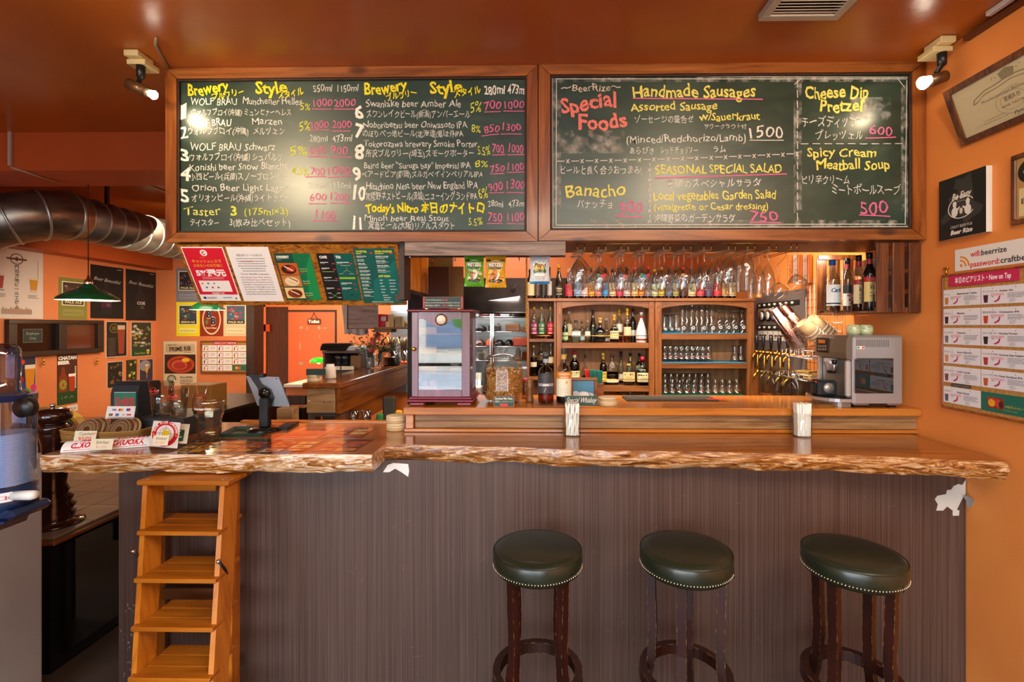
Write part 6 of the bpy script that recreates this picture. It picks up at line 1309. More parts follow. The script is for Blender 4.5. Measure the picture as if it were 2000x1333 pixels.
# nut jar
jx, jy = at(983, 0, 2.66).x, 2.66; jr = .108; jh = at(0, 683, 2.66).z-ZR
t = thing('nut_jar', 'large clear glass jar of mixed nuts beside the humidor', 'jar', (jx, jy, ZR+.0005))
pr = [(0, .004), (.075, .004), (.085, 0), (.10, .018), (jr, .045), (jr, .185), (.10, .212), (.086, .225), (.086, .236)]
MB().lathe(pr, GLASS, 10, smooth=False).build('glass_body', t)
MB().lathe([(.09, .2365), (.093, .238), (.093, .246), (.08, .255), (.03, .266), (.014, .270), (.014, .276), (.024, .280), (.026, .288), (.016, .296), (0, .298)], GLASSB, 24).build('glass_lid', t)
nm = MB(); ncol = [pm(c, .5) for c in ('#c08a40', '#a86a28', '#d8b070', '#8a4a1c', '#b87830', '#e0c490')]
pr2 = [(0, .014), (.085, .014), (.100, .045), (.100, .165), (0, .172)]
nm.lathe(pr2, pm('#a86c2c', .7), 20)
def nut(m, c, r_, mt):
    ax = Matrix.Rotation(rnd.uniform(0, 6.28), 4, 'X') @ Matrix.Rotation(rnd.uniform(0, 6.28), 4, 'Z')
    m.lathe([(0, -r_*1.5), (r_*.8, -r_*.8), (r_, 0), (r_*.7, r_*.9), (0, r_*1.3)], mt, 6, M=Matrix.Translation(c) @ ax)
for i in range(1500):
    if i < 1250: a = rnd.uniform(pi, 2*pi+.3)-.15; z = rnd.uniform(.02, .17); rr = (.094 if z > .045 else .07+.024*(z/.045))*rnd.uniform(.96, 1.02)
    else: a = rnd.uniform(0, 6.28); z = rnd.uniform(.166, .182); rr = .095*math.sqrt(rnd.random())
    nut(nm, (rr*cos(a), rr*sin(a), z), rnd.uniform(.0045, .0075), rnd.choice(ncol))
o = nm.build('mixed_nuts', t, norm=False); o['kind'] = 'stuff'
sh = Sheet(lambda u, v, l: V((u), -(jr+.001+l), .20-v)); ink = pm('#e8e4e0', .3)
sh.ring(0, .02, .026, .028, ink, 16, 180, 360, .5).line([(-.028, .02), (-.030, .13)], .0018, ink).line([(.028, .02), (.030, .13)], .0018, ink).text(0, .03, 'Original', .018, ink, .045, al='c')
for i in range(8): sh.ring(0, .05+i*.01, .008+.002*(i % 3), .0095+.002*(i % 3), ink, 12, 200 if i % 2 else 20, 340 if i % 2 else 160, .8)
sh.mb.build('moulded_emblem', t, norm=False)
def ssign(label, x0, y0, x1, y1, Y, base, edge, rows, z=ZR, cat='sign'):
    t = thing('table_sign', label, cat, (at((x0+x1)/2, 0, Y).x, Y, z)); W, Hh = x1-x0, y1-y0; s = cardpx(x0, y0, x1, y1, Y, .005, base, W, Hh)
    if edge: s.rect(0, 0, W, 1, edge).rect(0, Hh-1, W, Hh, edge).rect(0, 0, 1, Hh, edge).rect(W-1, 0, W, Hh, edge).up()
    for r in rows: s.text(*r[:5], **r[5])
    rel(s.mb.build('sign_plate', t, norm=False), t); return t
ssign('small green price sign with red edge in front of the nut jar', 964, 773.5, 1004.5, 795.5, 2.475, '#1e4a3c', '#b86050', [(20, 7.5, 'Smoked Mix Nuts', 6.5, '#e8e4d8', dict(w=34, al='c', bold=.02)), (20, 13, '燻製ミックスナッツ', 4.5, '#d8dcd0', dict(w=34, al='c')), (20, 20, '¥300', 7, '#e03838', dict(w=16, al='c', bold=.05))])
# whisky bottles on the little tray
tag(MB().box(at(1041, 0, 2.48).x, at(1106, 0, 2.48).x, 2.475, 2.70, ZR+.0005, ZR+.007, W_CABX, .002).build('wooden_board', None, (at(1070, 0, 2.5).x, 2.5, ZR)), 'thin wooden board under the two whisky bottles', 'board')
def ark(s, W, Hh):
    s.ell(W/2, Hh/2, W*.47, Hh*.48, '#3a3a40', 22).up(); s.rect(W*.06, Hh*.5, W*.94, Hh*.64, '#9a9aa2', 10).up().text(W/2, Hh*.62, 'ARK', Hh*.13, '#f0f0f0', W*.3, al='c', bold=.03); s.line([(W*.3, Hh*.2), (W*.6, Hh*.12)], 1, '#b8b8c0').line([(W*.5, Hh*.7), (W*.42, Hh*.92)], 1.2, '#b8a880')
bpx('clear whisky bottle with dark oval label on the wooden board', 'alembic', 1066, 689, 792, 31, 2.58, z=ZR+.0072, cap='#4a5058', lab='#3c3c44', lz=(.20, .60), pr=ark, liq='#d87818', fill=.26, neck='#a8b0b8', caph=.12)
def conn(s, W, Hh):
    s.rect(0, 0, W, Hh*.28, '#d88828', 12).up(); s.text(W/2, Hh*.13, 'CONNOISSEURS', Hh*.09, '#f8f0e0', W*.66, al='c', bold=.02).text(W/2, Hh*.25, 'CHOICE', Hh*.08, '#f8f0e0', W*.4, al='c', bold=.02)
    s.ell(W*.62, Hh*.42, W*.04, Hh*.07, '#d0a040', 8); 
    for i in range(3): s.rect(W*.3, Hh*(.68+.07*i), W*.7, Hh*(.69+.07*i), '#b0a890', 4)
bpx('tall whisky bottle with orange-banded cream label and gold neck', 'whisky', 1101, 681, 791, 30, 2.585, z=ZR+.0072, cap='#403a38', lab='#ece4cc', lz=(.13, .58), pr=conn, liq='#6a3010', fill=.2, neck='#c8a850', caph=.04)
# small grinder, photo frame, menus in a wooden box
m = MB(); m.lathe([(0, 0), (.021, 0), (.022, .012), (.018, .03), (.017, .055), (.021, .075), (.023, .095), (.019, .105), (.021, .115), (.018, .128), (.006, .132), (0, .138)], pm('#7a4c24', .35), 20); o = m.build('pepper_grinder', None); o.location = (at(1035, 0, 2.64).x, 2.64, ZR+.0005); tag(o, 'small brown wooden grinder left of the whisky bottles', 'grinder')
m = MB(); m.lathe([(0, 0), (.022, 0), (.022, .06), (.018, .08), (.018, .10), (0, .10)], clear('#d8b090', .5, .1), 16).lathe([(.019, .100), (.019, .115), (0, .115)], pm('#b01820', .4), 16); o = m.build('sauce_bottle', None); o.location = (at(1026, 0, 2.78).x, 2.78, ZR+.0005); tag(o, 'small red-capped sauce bottle behind the grinder', 'bottle')
t = thing('photo_frame', 'small brown picture frame with blue sky photo behind the whisky sign', 'picture frame', (at(1140, 0, 2.68).x, 2.68, ZR)); a, b = at(1113, 738, 2.68), at(1167, 777, 2.68)
for x0, x1, z0, z1 in ((a.x, b.x, a.z-.018, a.z), (a.x, b.x, ZR+.001, ZR+.018), (a.x, a.x+.018, ZR+.0185, a.z-.0185), (b.x-.018, b.x, ZR+.0185, a.z-.0185)): rel(MB().box(x0, x1, 2.68, 2.695, z0, z1, PUR if False else W_CABX, .004).build('frame_rail', t), t)
s = card(V(a.x+.017, 2.69, a.z-.017), V(b.x-.017, 2.69, a.z-.017), V(a.x+.017, 2.69, ZR+.019), 40, 30, .002, '#4a88a8'); s.poly([(0, 30), (0, 20), (6, 18), (12, 21), (18, 19), (26, 20), (34, 22), (40, 24), (40, 30)], '#c8d4dc').up().ell(22, 24, 9, 4, '#f0f0f0').line([(28, 20), (36, 30)], 1, '#304050'); rel(s.mb.build('photo_print', t, norm=False), t)
t = thing('menu_box', 'wooden box holding red and teal folded menus behind the picture frame', 'menu holder', (at(1161, 0, 2.80).x, 2.80, ZR+.0005)); x0, x1 = at(1149, 0, 2.8).x-t.location.x, at(1179, 0, 2.8).x-t.location.x
for a_, b_, c_, d_ in ((x0, x1, 0, .005), (x0, x1, .075, .08), (x0, x0+.005, .006, .074), (x1-.005, x1, .006, .074)): MB().box(a_, b_, c_, d_, 0, .085, W_CABX, .001).build('box_side', t)
for i in range(12):
    red = i < 3; x = x0+.008+i*(x1-x0-.02)/12; tilt = (i-3)*.022-.10
    M = Matrix.Translation((x, .03, .01)) @ Matrix.Rotation(tilt, 4, 'Y'); MB().box(0, .0045, -.02, .03, 0, .155-.001*i, pm('#e02018' if red else ('#10806e' if i % 2 else '#168a7a'), .4), .0005, M=M).build('folded_menu', t)
for i in range(5): M = Matrix.Translation((x0-.005+i*.006, -.005, .0)) @ Matrix.Rotation(.18+.03*i, 4, 'Y'); MB().box(0, .004, -.003, 0, 0, .11, pm('#8a5a30', .6), M=M).build('chopstick', t)
ssign('dark green sign reading Special Whiskey behind the napkin jar', 1103.5, 774, 1167, 793, 2.50, '#2c4a40', None, [(31, 13, 'Special Whiskey', 15, '#f0ece4', dict(w=58, al='c', sh=.35))])
tag(MB().box(at(1135, 0, 2.48).x, at(1174, 0, 2.48).x, 2.472, 2.49, ZR+.0005, ZR+.004, pm('#d88020', .5), .001).build('pencil_strip', None, (at(1150, 0, 2.48).x, 2.48, ZR)), 'thin orange strip lying before the whiskey sign', 'strip')
discs('right of the whiskey sign', at(1187, 0, 2.56).x, 2.55, ZR+.0005, .050, 5, .0085)
m = MB(); a, b = at(1222, 0, 2.72).x, at(1400, 0, 2.72).x; m.box(a, b, 2.68, 2.84, ZR+.0005, ZR+.008, pm('#26241f', .7), .003).box(a+.01, b-.01, 2.684, 2.836, ZR+.0082, ZR+.010, pm('#322f28', .9), .001).box(a+.45, a+.56, 2.685, 2.72, ZR+.0101, ZR+.0106, pm('#b82828', .6))
tag(m.build('bar_mat', None, ((a+b)/2, 2.76, ZR)), 'long black rubber bar mat on the raised counter', 'bar mat')
# napkin jars on the long slab
def napjar(lb, px_, Y=2.41):
    t = thing('napkin_jar', lb, 'napkins', (at(px_, 0, Y).x, Y, ZT+.0005), 0, 'napkin jars on the long slab')
    MB().lathe([(0, .003), (.040, .003), (.043, 0), (.045, .01), (.045, .095), (.038, .108), (.038, .116), (.040, .118), (.038, .120)], GLASS, 22).build('glass_jar', t)
    for i in range(6):
        m = MB(); x = -.030+i*.0105; n = 5; vs = []
        for j in range(n+1):
            z = .006+.158*j/n; o_ = .002*sin(j*2+i*3); yy = .026-abs(x)*.28
            for (dx, dy) in ((0, -yy), (.0095, -yy-.003), (.0095, yy), (0, yy)): vs.append((x+dx+o_+(.0 if z < .12 else (x)*.12), dy+o_, z+(rnd.uniform(-.004, .004) if j == n else 0)))
        fs = [(4*j+k, 4*j+(k+1) % 4, 4*j+4+(k+1) % 4, 4*j+4+k) for j in range(n) for k in range(4)]+[(0, 1, 2, 3), (4*n, 4*n+1, 4*n+2, 4*n+3)]
        m.add(vs, fs, WHITE); m.build('paper_napkin', t)
napjar('glass jar stuffed with white napkins, in front of the whiskey sign', 1117); napjar('glass jar stuffed with white napkins, by the coffee machine side', 1566)
discs('at the left end of the raised counter', at(770, 0, 2.5).x, 2.54, ZT+.0005, .052, 6, .0125)

# ------------------------------------------------------------------ snack bags
def bag(lb, x0, x1, y0, y1, Y, col, trim, fn, bot):
    t = thing('snack_bag', lb, 'snack bag', at((x0+x1)/2, y0, Y), 0, 'snack bags on the hook rail'); a, b = at(x0, y0, Y), at(x1, y1, Y); W, Hh = b.x-a.x, a.z-b.z; nu, nv = 14, 16
    def pt(u, v, back=0):
        th = .020*(sin(pi*min(1, max(0, v)))**.6)*(sin(pi*u)**.5 if 0 < u < 1 else 0); wv = .0016*sin(u*21+v*9)+.0012*sin(v*33+u*5); nar = 1-.10*sin(pi*v)
        return V(a.x+W*(.5+(u-.5)*nar), Y-(th+wv if not back else -th*.6), a.z-Hh*v+(.002*sin(u*40) if v > .97 or v < .03 else 0))
    for back, mt in ((0, pm(col, .22, coat=.3)), (1, pm(col, .3))):
        m = MB(); vs = [pt(i/nu, j/nv, back) for j in range(nv+1) for i in range(nu+1)]; m.add(vs, [(j*(nu+1)+i, j*(nu+1)+i+1, (j+1)*(nu+1)+i+1, (j+1)*(nu+1)+i) for j in range(nv) for i in range(nu)], mt, True); rel(m.build('foil_back' if back else 'foil_front', t, norm=False), t)
    s = Sheet(lambda u, v, l: pt(u/38, v/62)-V(0, .0012+l*1.6, 0), prec=dict(rough=.3)); fn(s); rel(s.mb.build('bag_print', t, norm=False), t)
def grid_rect(s, x0, y0, x1, y1, c, n=8):
    for j in range(6): s.rect(x0, y0+(y1-y0)*j/6, x1, y0+(y1-y0)*(j+1)/6, c, n)
def prez(c1, c2, c3, food):
    def f(s):
        grid_rect(s, .5, 0, 37.5, 5, c3); s.rect(2, 9, 10, 13, '#3a3010', 3).rect(28, 9, 36, 13, '#3a3010', 3); s.up(); s.ell(19, 11, 8, 3, c2).text(19, 12, 'FARMERS', 2.6, '#f4f0d0', 12, al='c', bold=.03)
        s.up(2); s.text(19, 23.2, 'PRETZEL', 10, '#2c3410', 31, al='c', bold=.09).up().text(19, 23, 'PRETZEL', 10, '#f4f0e4', 31, al='c', bold=.03); s.rect(6, 25, 30, 28, '#1a1410', 6).up().text(18, 27.4, 'HONEY MUSTARD & ONION', 2, '#f0e8d0', 20, al='c')
        for i in range(26): s.l = 6+i*.15; s.ell(19+rnd.uniform(-14, 14), 40+rnd.uniform(-9, 13), rnd.uniform(2, 4.5), rnd.uniform(1.5, 3), rnd.choice(food), 8)
        s.l = 11; s.ell(20, 50, 13, 3, '#2a3014').up().text(20, 51.2, 'プレッツェル', 3.6, '#f0f0e0', 20, al='c'); s.poly([(26, 30), (22, 44), (16, 50), (24, 47), (27, 40)], '#f6f2ee')
    return f
bag('green foil pretzel bag hanging from the hook rail', 906.5, 946, 498.5, 560, 2.52, '#5aa820', '#fff', prez('#5aa820', '#2a8030', '#48b028', ['#e0c8a0', '#9a4a30', '#f0e0c8', '#7a3020', '#c89868']), 1)
bag('yellow foil pretzel bag hanging from the hook rail', 947.5, 989, 498.5, 562, 2.52, '#e0a818', '#fff', prez('#e0a818', '#a08020', '#e8c020', ['#c87818', '#8a3c10', '#e8a838', '#a85418', '#f0c060']), 1)
def pop(s):
    for i in range(40): s.l = 1+i*.05; s.ell(rnd.uniform(2, 36), rnd.uniform(2, 58), 1.6, 1.3, rnd.choice(['#f0dcb0', '#d8b070', '#e8ecf0']), 7)
    s.l = 4; grid_rect(s, .5, 0, 37.5, 4, '#3c98d0'); grid_rect(s, .5, 57, 37.5, 62, '#2c88c0'); s.up()
    for x in (12, 18, 24): s.poly([(x-3, 38), (x-2.4, 24), (x, 17), (x+2.4, 24), (x+3, 38)], '#f0b828')
    s.poly([(6, 40), (10, 28), (14, 38)], '#48a030').poly([(24, 38), (29, 26), (31, 40)], '#48a030').up(); s.text(19, 27, 'Popd', 13, '#503418', 22, al='c', sh=.2, bold=.02).text(19, 38, 'CORNS', 9, '#2c6878', 26, al='c', bold=.04); s.rect(9, 41, 28, 46, '#f8f8f8', 4)
bag('white and blue popcorn bag hanging from the hook rail', 1034, 1074.5, 498.5, 555, 2.52, '#d8e2ea', '#fff', pop, 1)
# ------------------------------------------------------------------ stools
def stool(lb, cx_, Y, rz):
    x = at(cx_, 0, Y).x; t = thing('bar_stool', lb, 'stool', (x, Y, 0), rz); R0, ZS_ = .167, .83
    m = MB(); zt = ZS_
    m.lathe([(0, zt-.078), (R0-.012, zt-.078), (R0-.003, zt-.070), (R0+.003, zt-.045), (R0+.002, zt-.012), (R0-.002, zt-.006), (R0-.006, zt-.001), (R0-.035, zt+.003), (0, zt+.006)], LTH, 48)
    m.build('seat', t)
    m = MB(); m.tube([(R0*cos(a)+.0, R0*sin(a), zt-.0055) for a in [i*pi/20 for i in range(40)]], .0022, LTH, 5, True).tube([((R0+.002)*cos(-.9), (R0+.002)*sin(-.9), zt-.01), ((R0+.0035)*cos(-.9), (R0+.0035)*sin(-.9), zt-.07)], .0012, pm('#12160e', .5), 5); m.build('seam_piping', t)
    m = MB()
    for i in range(96): a = 2*pi*i/96; m.ball((( R0+.0012)*cos(a), (R0+.0012)*sin(a), zt-.058), .0032, pm('#d8c8a8', .25, .9), 6)
    o = m.build('brass_nails', t); o['kind'] = 'stuff'
    for k in range(4):
        a = pi/4+k*pi/2; prof = []
        for z, r in ((zt-.08, .128), (.62, .125), (.50, .120), (.38, .126), (.22, .155), (.10, .185), (0, .205)): prof.append((r, z))
        M = Matrix.Rotation(a, 4, 'Z'); m = MB(); vs = []; h_, w_ = .0155, .0165
        for r, z in prof: vs += [(r-h_, -w_, z), (r+h_, -w_, z), (r+h_, w_, z), (r-h_, w_, z)]
        n = len(prof); fs = [(4*i+j, 4*i+(j+1) % 4, 4*i+4+(j+1) % 4, 4*i+4+j) for i in range(n-1) for j in range(4)]+[(0, 1, 2, 3), (4*n-4, 4*n-3, 4*n-2, 4*n-1)]
        m.add(vs, fs, LEGM, M=M); m.build('leg', t)
    m = MB(); n = 48; vs = []
    for i in range(n):
        a = 2*pi*i/n
        for r, z in ((.142, .330), (.170, .330), (.172, .334), (.170, .372), (.142, .372)): vs.append((r*cos(a), r*sin(a), z))
    m.add(vs, [(i*5+j, i*5+(j+1) % 5, ((i+1) % n)*5+(j+1) % 5, ((i+1) % n)*5+j) for i in range(n) for j in range(5)], LEGM); m.build('foot_ring', t)
    return t
LTH = noisy('dark_green_leather', [(.3, '#1a2016'), (.7, '#22291c')], 6, 3, .30, .12, .002, 160, spec=.6)
LEGM = bpy.data.materials.new('worn_mahogany'); LEGM.use_nodes = True
n_ = LEGM.node_tree.nodes; L_ = LEGM.node_tree.links; b_ = n_['Principled BSDF']; t_ = n_.new('ShaderNodeTexCoord'); z_ = n_.new('ShaderNodeTexNoise'); z_.inputs['Scale'].default_value = 5; z_.inputs['Detail'].default_value = 5
mp_ = n_.new('ShaderNodeMapping'); mp_.inputs['Scale'].default_value = (6, 6, .8); r_ = ramp(n_, [(.3, '#1c0a05'), (.6, '#300f07'), (.8, '#3a1508')]); L_.new(t_.outputs['Object'], mp_.inputs[0]); L_.new(mp_.outputs[0], z_.inputs[0]); L_.new(z_.outputs[0], r_.inputs[0])
# wear: pale bare wood along worn edges
g_ = n_.new('ShaderNodeNewGeometry'); bv = n_.new('ShaderNodeBevel'); bv.inputs['Radius'].default_value = .003; bv.samples = 4; dt = n_.new('ShaderNodeVectorMath'); dt.operation = 'DOT_PRODUCT'; z2 = n_.new('ShaderNodeTexNoise'); z2.inputs['Scale'].default_value = 60; L_.new(t_.outputs['Object'], z2.inputs[0])
L_.new(bv.outputs[0], dt.inputs[0]); L_.new(g_.outputs['Normal'], dt.inputs[1]); mr = n_.new('ShaderNodeMapRange'); mr.inputs[1].default_value = .985; mr.inputs[2].default_value = .93; L_.new(dt.outputs['Value'], mr.inputs[0])
m2 = n_.new('ShaderNodeMapRange'); m2.inputs[1].default_value = .52; m2.inputs[2].default_value = .60; L_.new(z2.outputs[0], m2.inputs[0]); mu = n_.new('ShaderNodeMath'); mu.operation = 'MULTIPLY'; L_.new(mr.outputs[0], mu.inputs[0]); L_.new(m2.outputs[0], mu.inputs[1])
mxx = n_.new('ShaderNodeMix'); mxx.data_type = 'RGBA'; L_.new(mu.outputs[0], mxx.inputs[0]); L_.new(r_.outputs[0], mxx.inputs[6]); mxx.inputs[7].default_value = (*hexc('#b88a50'), 1); L_.new(mxx.outputs[2], b_.inputs['Base Color']); b_.inputs['Roughness'].default_value = .4; b_.inputs['Coat Weight'].default_value = .1
stool('round green leather bar stool, leftmost of the three, two legs seen', 1050, 1.83, 0)
stool('round green leather bar stool between the two others', 1339, 1.83, radians(22))
stool('round green leather bar stool nearest the right wall', 1665, 1.81, radians(-14))

# ------------------------------------------------------------------ wooden stepladder under the short slab
lx = lambda px, Y: at(px, 0, Y).x
t = thing('stepladder', 'golden brown folding wooden stepladder under the short slab', 'ladder', (lx(350, 1.95), 1.98, 0)); Q = lambda m, n: rel(m.build(n, t), t)
zl = 1.012; a, b = lx(266, 1.955), lx(446, 1.955)
for i in range(3): Q(MB().box(a, b, 1.955+i*.058, 1.955+i*.058+.0565, zl, zl+.020, W_LADDERX, .003), 'top_plank')
def yf(z): return 1.975-.27*(1-z/zl)
def stile(px_top, px_bot, w_, name='stile'):
    xt, xb = lx(px_top, 1.96), lx(px_bot, 1.96-.17); zb = 1.67-(1333-637)/940*1.79; k = (xb-xt)/(zl-zb); X0 = xt+k*zl
    m = MB(); vs = []
    for z, x in ((0, X0), (zl-.001, xt)):
        y = yf(z); vs += [(x, y, z), (x+w_, y, z), (x+w_, y+.095, z), (x, y+.095, z)]
    m.add(vs, [(0, 1, 2, 3), (4, 5, 6, 7), (0, 1, 5, 4), (1, 2, 6, 5), (2, 3, 7, 6), (3, 0, 4, 7)], W_LADDER); return Q(m, name)
stile(273, 253, .020); stile(425, 404, .020)
def xs(z, px_top, px_bot):
    xt, xb = lx(px_top, 1.96), lx(px_bot, 1.79); zb = 1.67-(1333-637)/940*1.79; return xt+(xb-xt)/(zl-zb)*(zl-z)
for z in (.828, .661, .498, .336, .171):
    y0 = yf(z)-.02; xl, xr = xs(z, 273, 253)+.003, xs(z, 425, 404)+.0195
    for i in range(3):
        yy = y0+i*.064; Q(MB().box(xl+(.0 if i == 0 else .018), xr-(.0 if i == 0 else .020), yy, yy+.0625, z, z+.017, W_LADDERX, .002), 'tread_plank')
xb1, xb2 = lx(315, 2.14), lx(424, 2.14)
Q(MB().box(xb1-.02, xb2, 2.13, 2.15, .93, 1.008, W_LADDERX, .002), 'rear_rail')
for px_, n in ((449, 'rear_leg'), (300, 'rear_leg')):
    x = lx(px_, 2.12); m = MB(); m.box(x, x+.022, 2.10, 2.16, 0, zl-.002, W_LADDER, .002); Q(m, n)
for z in (.78, .44, .12): Q(MB().box(lx(302, 2.12)+.021, lx(449, 2.12)-.001, 2.135, 2.150, z, z+.05, pm('#5a300c', .5), .002), 'rear_rail')
for px_, y_ in ((428, 1120), (262, 1100)):
    p = at(px_, y_, 1.89); m = MB(); m.tube([(p.x, 1.89, p.z+.045), (p.x+.003, 1.92, p.z), (p.x-.002, 1.95, p.z-.05)], .006, IRON, 6).ball((p.x, 1.885, p.z+.048), .009, CHROME, 8); Q(m, 'folding_hinge')
for px_ in (285, 432): p = at(px_, 943, 1.965); Q(MB().cyl((p.x, 1.975, zl+.0202), .004, 0, .0012, pm('#e8c068', .4), 8), 'screw_cap')

# ------------------------------------------------------------------ low fridge and pepper mill behind the gap on the left
fx = -2.26; zf_ = .66
t = thing('low_fridge', 'dark low glass-door fridge with tiled top, seen in the gap under the slab', 'fridge', (-2.7, 3.0, 0)); Q = lambda m, n: rel(m.build(n, t), t)
Q(MB().box(-3.3, fx-.03, 2.25, 3.56, .02, zf_-.03, pm('#0c0a0a', .5)), 'body')
Q(MB().box(-3.32, fx+.01, 2.23, 3.58, zf_-.029, zf_-.012, W_SIDE, .003), 'top_frame')
TI = [pm('#847264', .35), pm('#8e7c6e', .35), pm('#7a6a5c', .35)]
for i in range(5):
    for j in range(6):
        x = fx-.02-(i+1)*.2; y = 2.26+j*.212; Q(MB().box(x+.002, x+.196, y, y+.209, zf_-.0115, zf_-.001, TI[(i*3+j) % 3], .001), 'tile')
for j in range(1):
    y = 2.3+j*.76; Q(MB().box(fx-.0285, fx-.005, y, y+.03, .08, zf_-.05, BLK), 'door_stile'); Q(MB().box(fx-.0285, fx-.005, y+.7, y+.73, .08, zf_-.05, BLK), 'door_stile')
    Q(MB().box(fx-.02, fx-.014, y+.03, y+.7, .08, zf_-.05, clear('#a8b0b0', .6, .14, key='fr')), 'door_pane'); Q(MB().box(fx-.004, fx+.004, y+.60, y+.66, zf_-.09, zf_-.07, pm('#a8a4a0', .4)), 'door_catch')
for i in range(12):
    m = MB(); m.lathe([(0, 0), (.03, 0), (.03, .14), (.012, .19), (.012, .23), (0, .23)], pm(rnd.choice(['#2c4a50', '#1c3c28', '#38424a', '#40382c']), .3), 10); o = m.build('chilled_bottle', t); o.location = V(fx-.10+.06, 2.36+i*.09, .2)-t.location; o.location.x = fx-.065-t.location.x
t = thing('pepper_mill', 'giant dark turned wooden pepper mill behind the left end of slab', 'pepper mill', (at(103, 0, 2.42).x, 2.42, zf_+.0005)); zt = at(0, 797, 2.42).z-zf_
MW = pm('#2c120c', .18, coat=.6)
pr = [(0, 0), (.125, 0), (.128, .006), (.118, .012), (.085, .018), (.085, .03), (.092, .05), (.075, .065), (.092, .09), (.070, .105), (.082, .13), (.058, .15), (.068, .17), (.052, .2), (.060, .26), (.058, .33), (.044, .38), (.046, zt-.18), (.058, zt-.13), (.056, zt-.125), (.064, zt-.118), (.060, zt-.108), (.064, zt-.10), (.058, zt-.09), (.05, zt-.083)]
MB().lathe(pr, MW, 32).build('mill_body', t)
MB().lathe([(.048, zt-.0825), (.058, zt-.075), (.075, zt-.055), (.078, zt-.035), (.066, zt-.012), (.035, zt-.001), (0, zt)], MW, 32).build('mill_head', t)
MB().lathe([(.009, zt), (.010, zt+.008), (.013, zt+.012), (.012, zt+.02), (0, zt+.021)], CHROME, 14).build('top_knob', t)
# black padded chair with mustard edge
t = thing('padded_chair', 'black rounded padded chair back with mustard border behind the pepper mill', 'chair', (at(88, 0, 4.05).x, 4.05, 0)); 
cw, cz = .34, at(0, 795, 4.05).z; MUST = pm('#a88420', .6); P = [(-cw, .3), (cw, .3)]+[(cw*cos(a), cz-.30+.30*sin(a)) for a in [i*pi/12 for i in range(13)]]
MB().prism([(x*.92, z if z < .5 else cz-.30+(z-cz+.30)*.90) for x, z in P], (0, .10, 0), pm('#101012', .45), o=(0, -.02, 0)).build('back_cushion', t)
MB().prism(P, (0, .075, 0), MUST, o=(0, .005, 0)).build('mustard_border', t)
MB().box(-cw, cw, -.45, 0, .35, .48, pm('#101012', .45), .03).build('seat', t)
for sx_ in (-1, 1):
    for y in (-.42, .03): MB().box(sx_*cw*.85-.02, sx_*cw*.85+.02, y, y+.04, 0, .349, W_DARK).build('leg', t)
# ------------------------------------------------------------------ blue cup dispenser in the left foreground
Yd = 1.30; xd = at(12, 0, Yd).x; zq = lambda py: at(0, py, Yd).z
t = thing('cup_dispenser', 'clear and navy cup dispenser at the left edge with white lever', 'dispenser', (xd, Yd, zq(1030))); Q = lambda m, n: rel(m.build(n, t), t)
rd = at(55, 0, Yd).x-xd; NAVY = pm('#0c2248', .25, coat=.5); TUBE = clear('#b8cce8', .5, .12, .03, key='tube'); LIDC = pm('#5c688c', .15, coat=.6)
Q(MB().lathe([(rd*.9, zq(771)), (rd*.62, zq(762)), (rd*.62, zq(735)), (rd*.64, zq(700)), (rd*.62, zq(682)), (rd*.45, zq(674)), (0, zq(671))], clear('#b0bcdc', .5, .12, .03, key='lid'), 30, c=(xd-.012, Yd, 0)), 'domed_lid')
Q(MB().cyl((xd, Yd, 0), rd*1.02, zq(782), zq(771), NAVY, 32), 'lid_rim')
m = MB(); p = at(42, 797, Yd-rd-.01); m.tube([(p.x, p.y, p.z), (p.x, p.y+.02, p.z)], .026, BLK, 20); Q(m, 'lock_knob')
Q(MB().lathe([(rd, zq(945)), (rd, zq(782))], TUBE, 36, c=(xd, Yd, 0)), 'tube')
for i in range(26):
    z = zq(944)+i*(zq(845)-zq(944))/26; m = MB(); m.lathe([(rd*.9, z), (rd*.94, z+.002), (rd*.90, z+.0045)], pm('#e8ecf4', .5), 30, c=(xd, Yd, 0)); o = Q(m, 'paper_cup')
Q(MB().cyl((xd, Yd, 0), rd*.895, zq(944)+.001, zq(845), pm('#dfe6f2', .5), 30), 'cup_column')
Q(MB().lathe([(0, zq(985)), (rd*1.05, zq(985)), (rd*1.06, zq(975)), (rd*1.04, zq(946)), (rd*.98, zq(945.5)), (0, zq(945.5))], pm('#14284a', .3, coat=.3), 34, c=(xd, Yd, 0)), 'collar')
s = Sheet(lambda u, v, l: V(xd+(rd*1.065+l)*cos(radians(-96+u*1.7)), Yd+(rd*1.065+l)*sin(radians(-96+u*1.7)), zq(952+v*.9))); s.rect(0, 0, 38, 20, '#d8dce0', 10).up().text(3, 15, '取り出し', 11, '#202838', 20).text(24, 15, '口', 11, '#c82820').text(30, 14, '左右', 7, '#202838', 6); rel(s.mb.build('sticker', t, norm=False), t)
m = MB(); m.box(xd-rd, xd+rd*1.2, Yd-rd*.9, Yd+rd, zq(1005), zq(985.5), NAVY, .012); Q(m, 'base_block')
m = MB(); m.prism([(xd-rd*2.4, zq(1031)), (xd+.004, zq(1031)), (xd+.010, zq(1022)), (xd+.02, zq(1012)), (xd+rd*.75, zq(1010)), (xd+rd*.8, zq(1005.5)), (xd-rd*2.4, zq(1005.5))], (0, rd*1.6, 0), NAVY, o=(0, Yd-rd*.8, 0)); Q(m, 'foot')
m = MB(); p = at(72, 964, Yd-.02); m.tube([(xd+rd*.9, Yd-.03, p.z-.003), (p.x, Yd-.035, p.z), (p.x+.014, Yd-.035, p.z+.002)], [.012, .013, .010], pm('#d8d8d4', .4), 14); Q(m, 'lever')
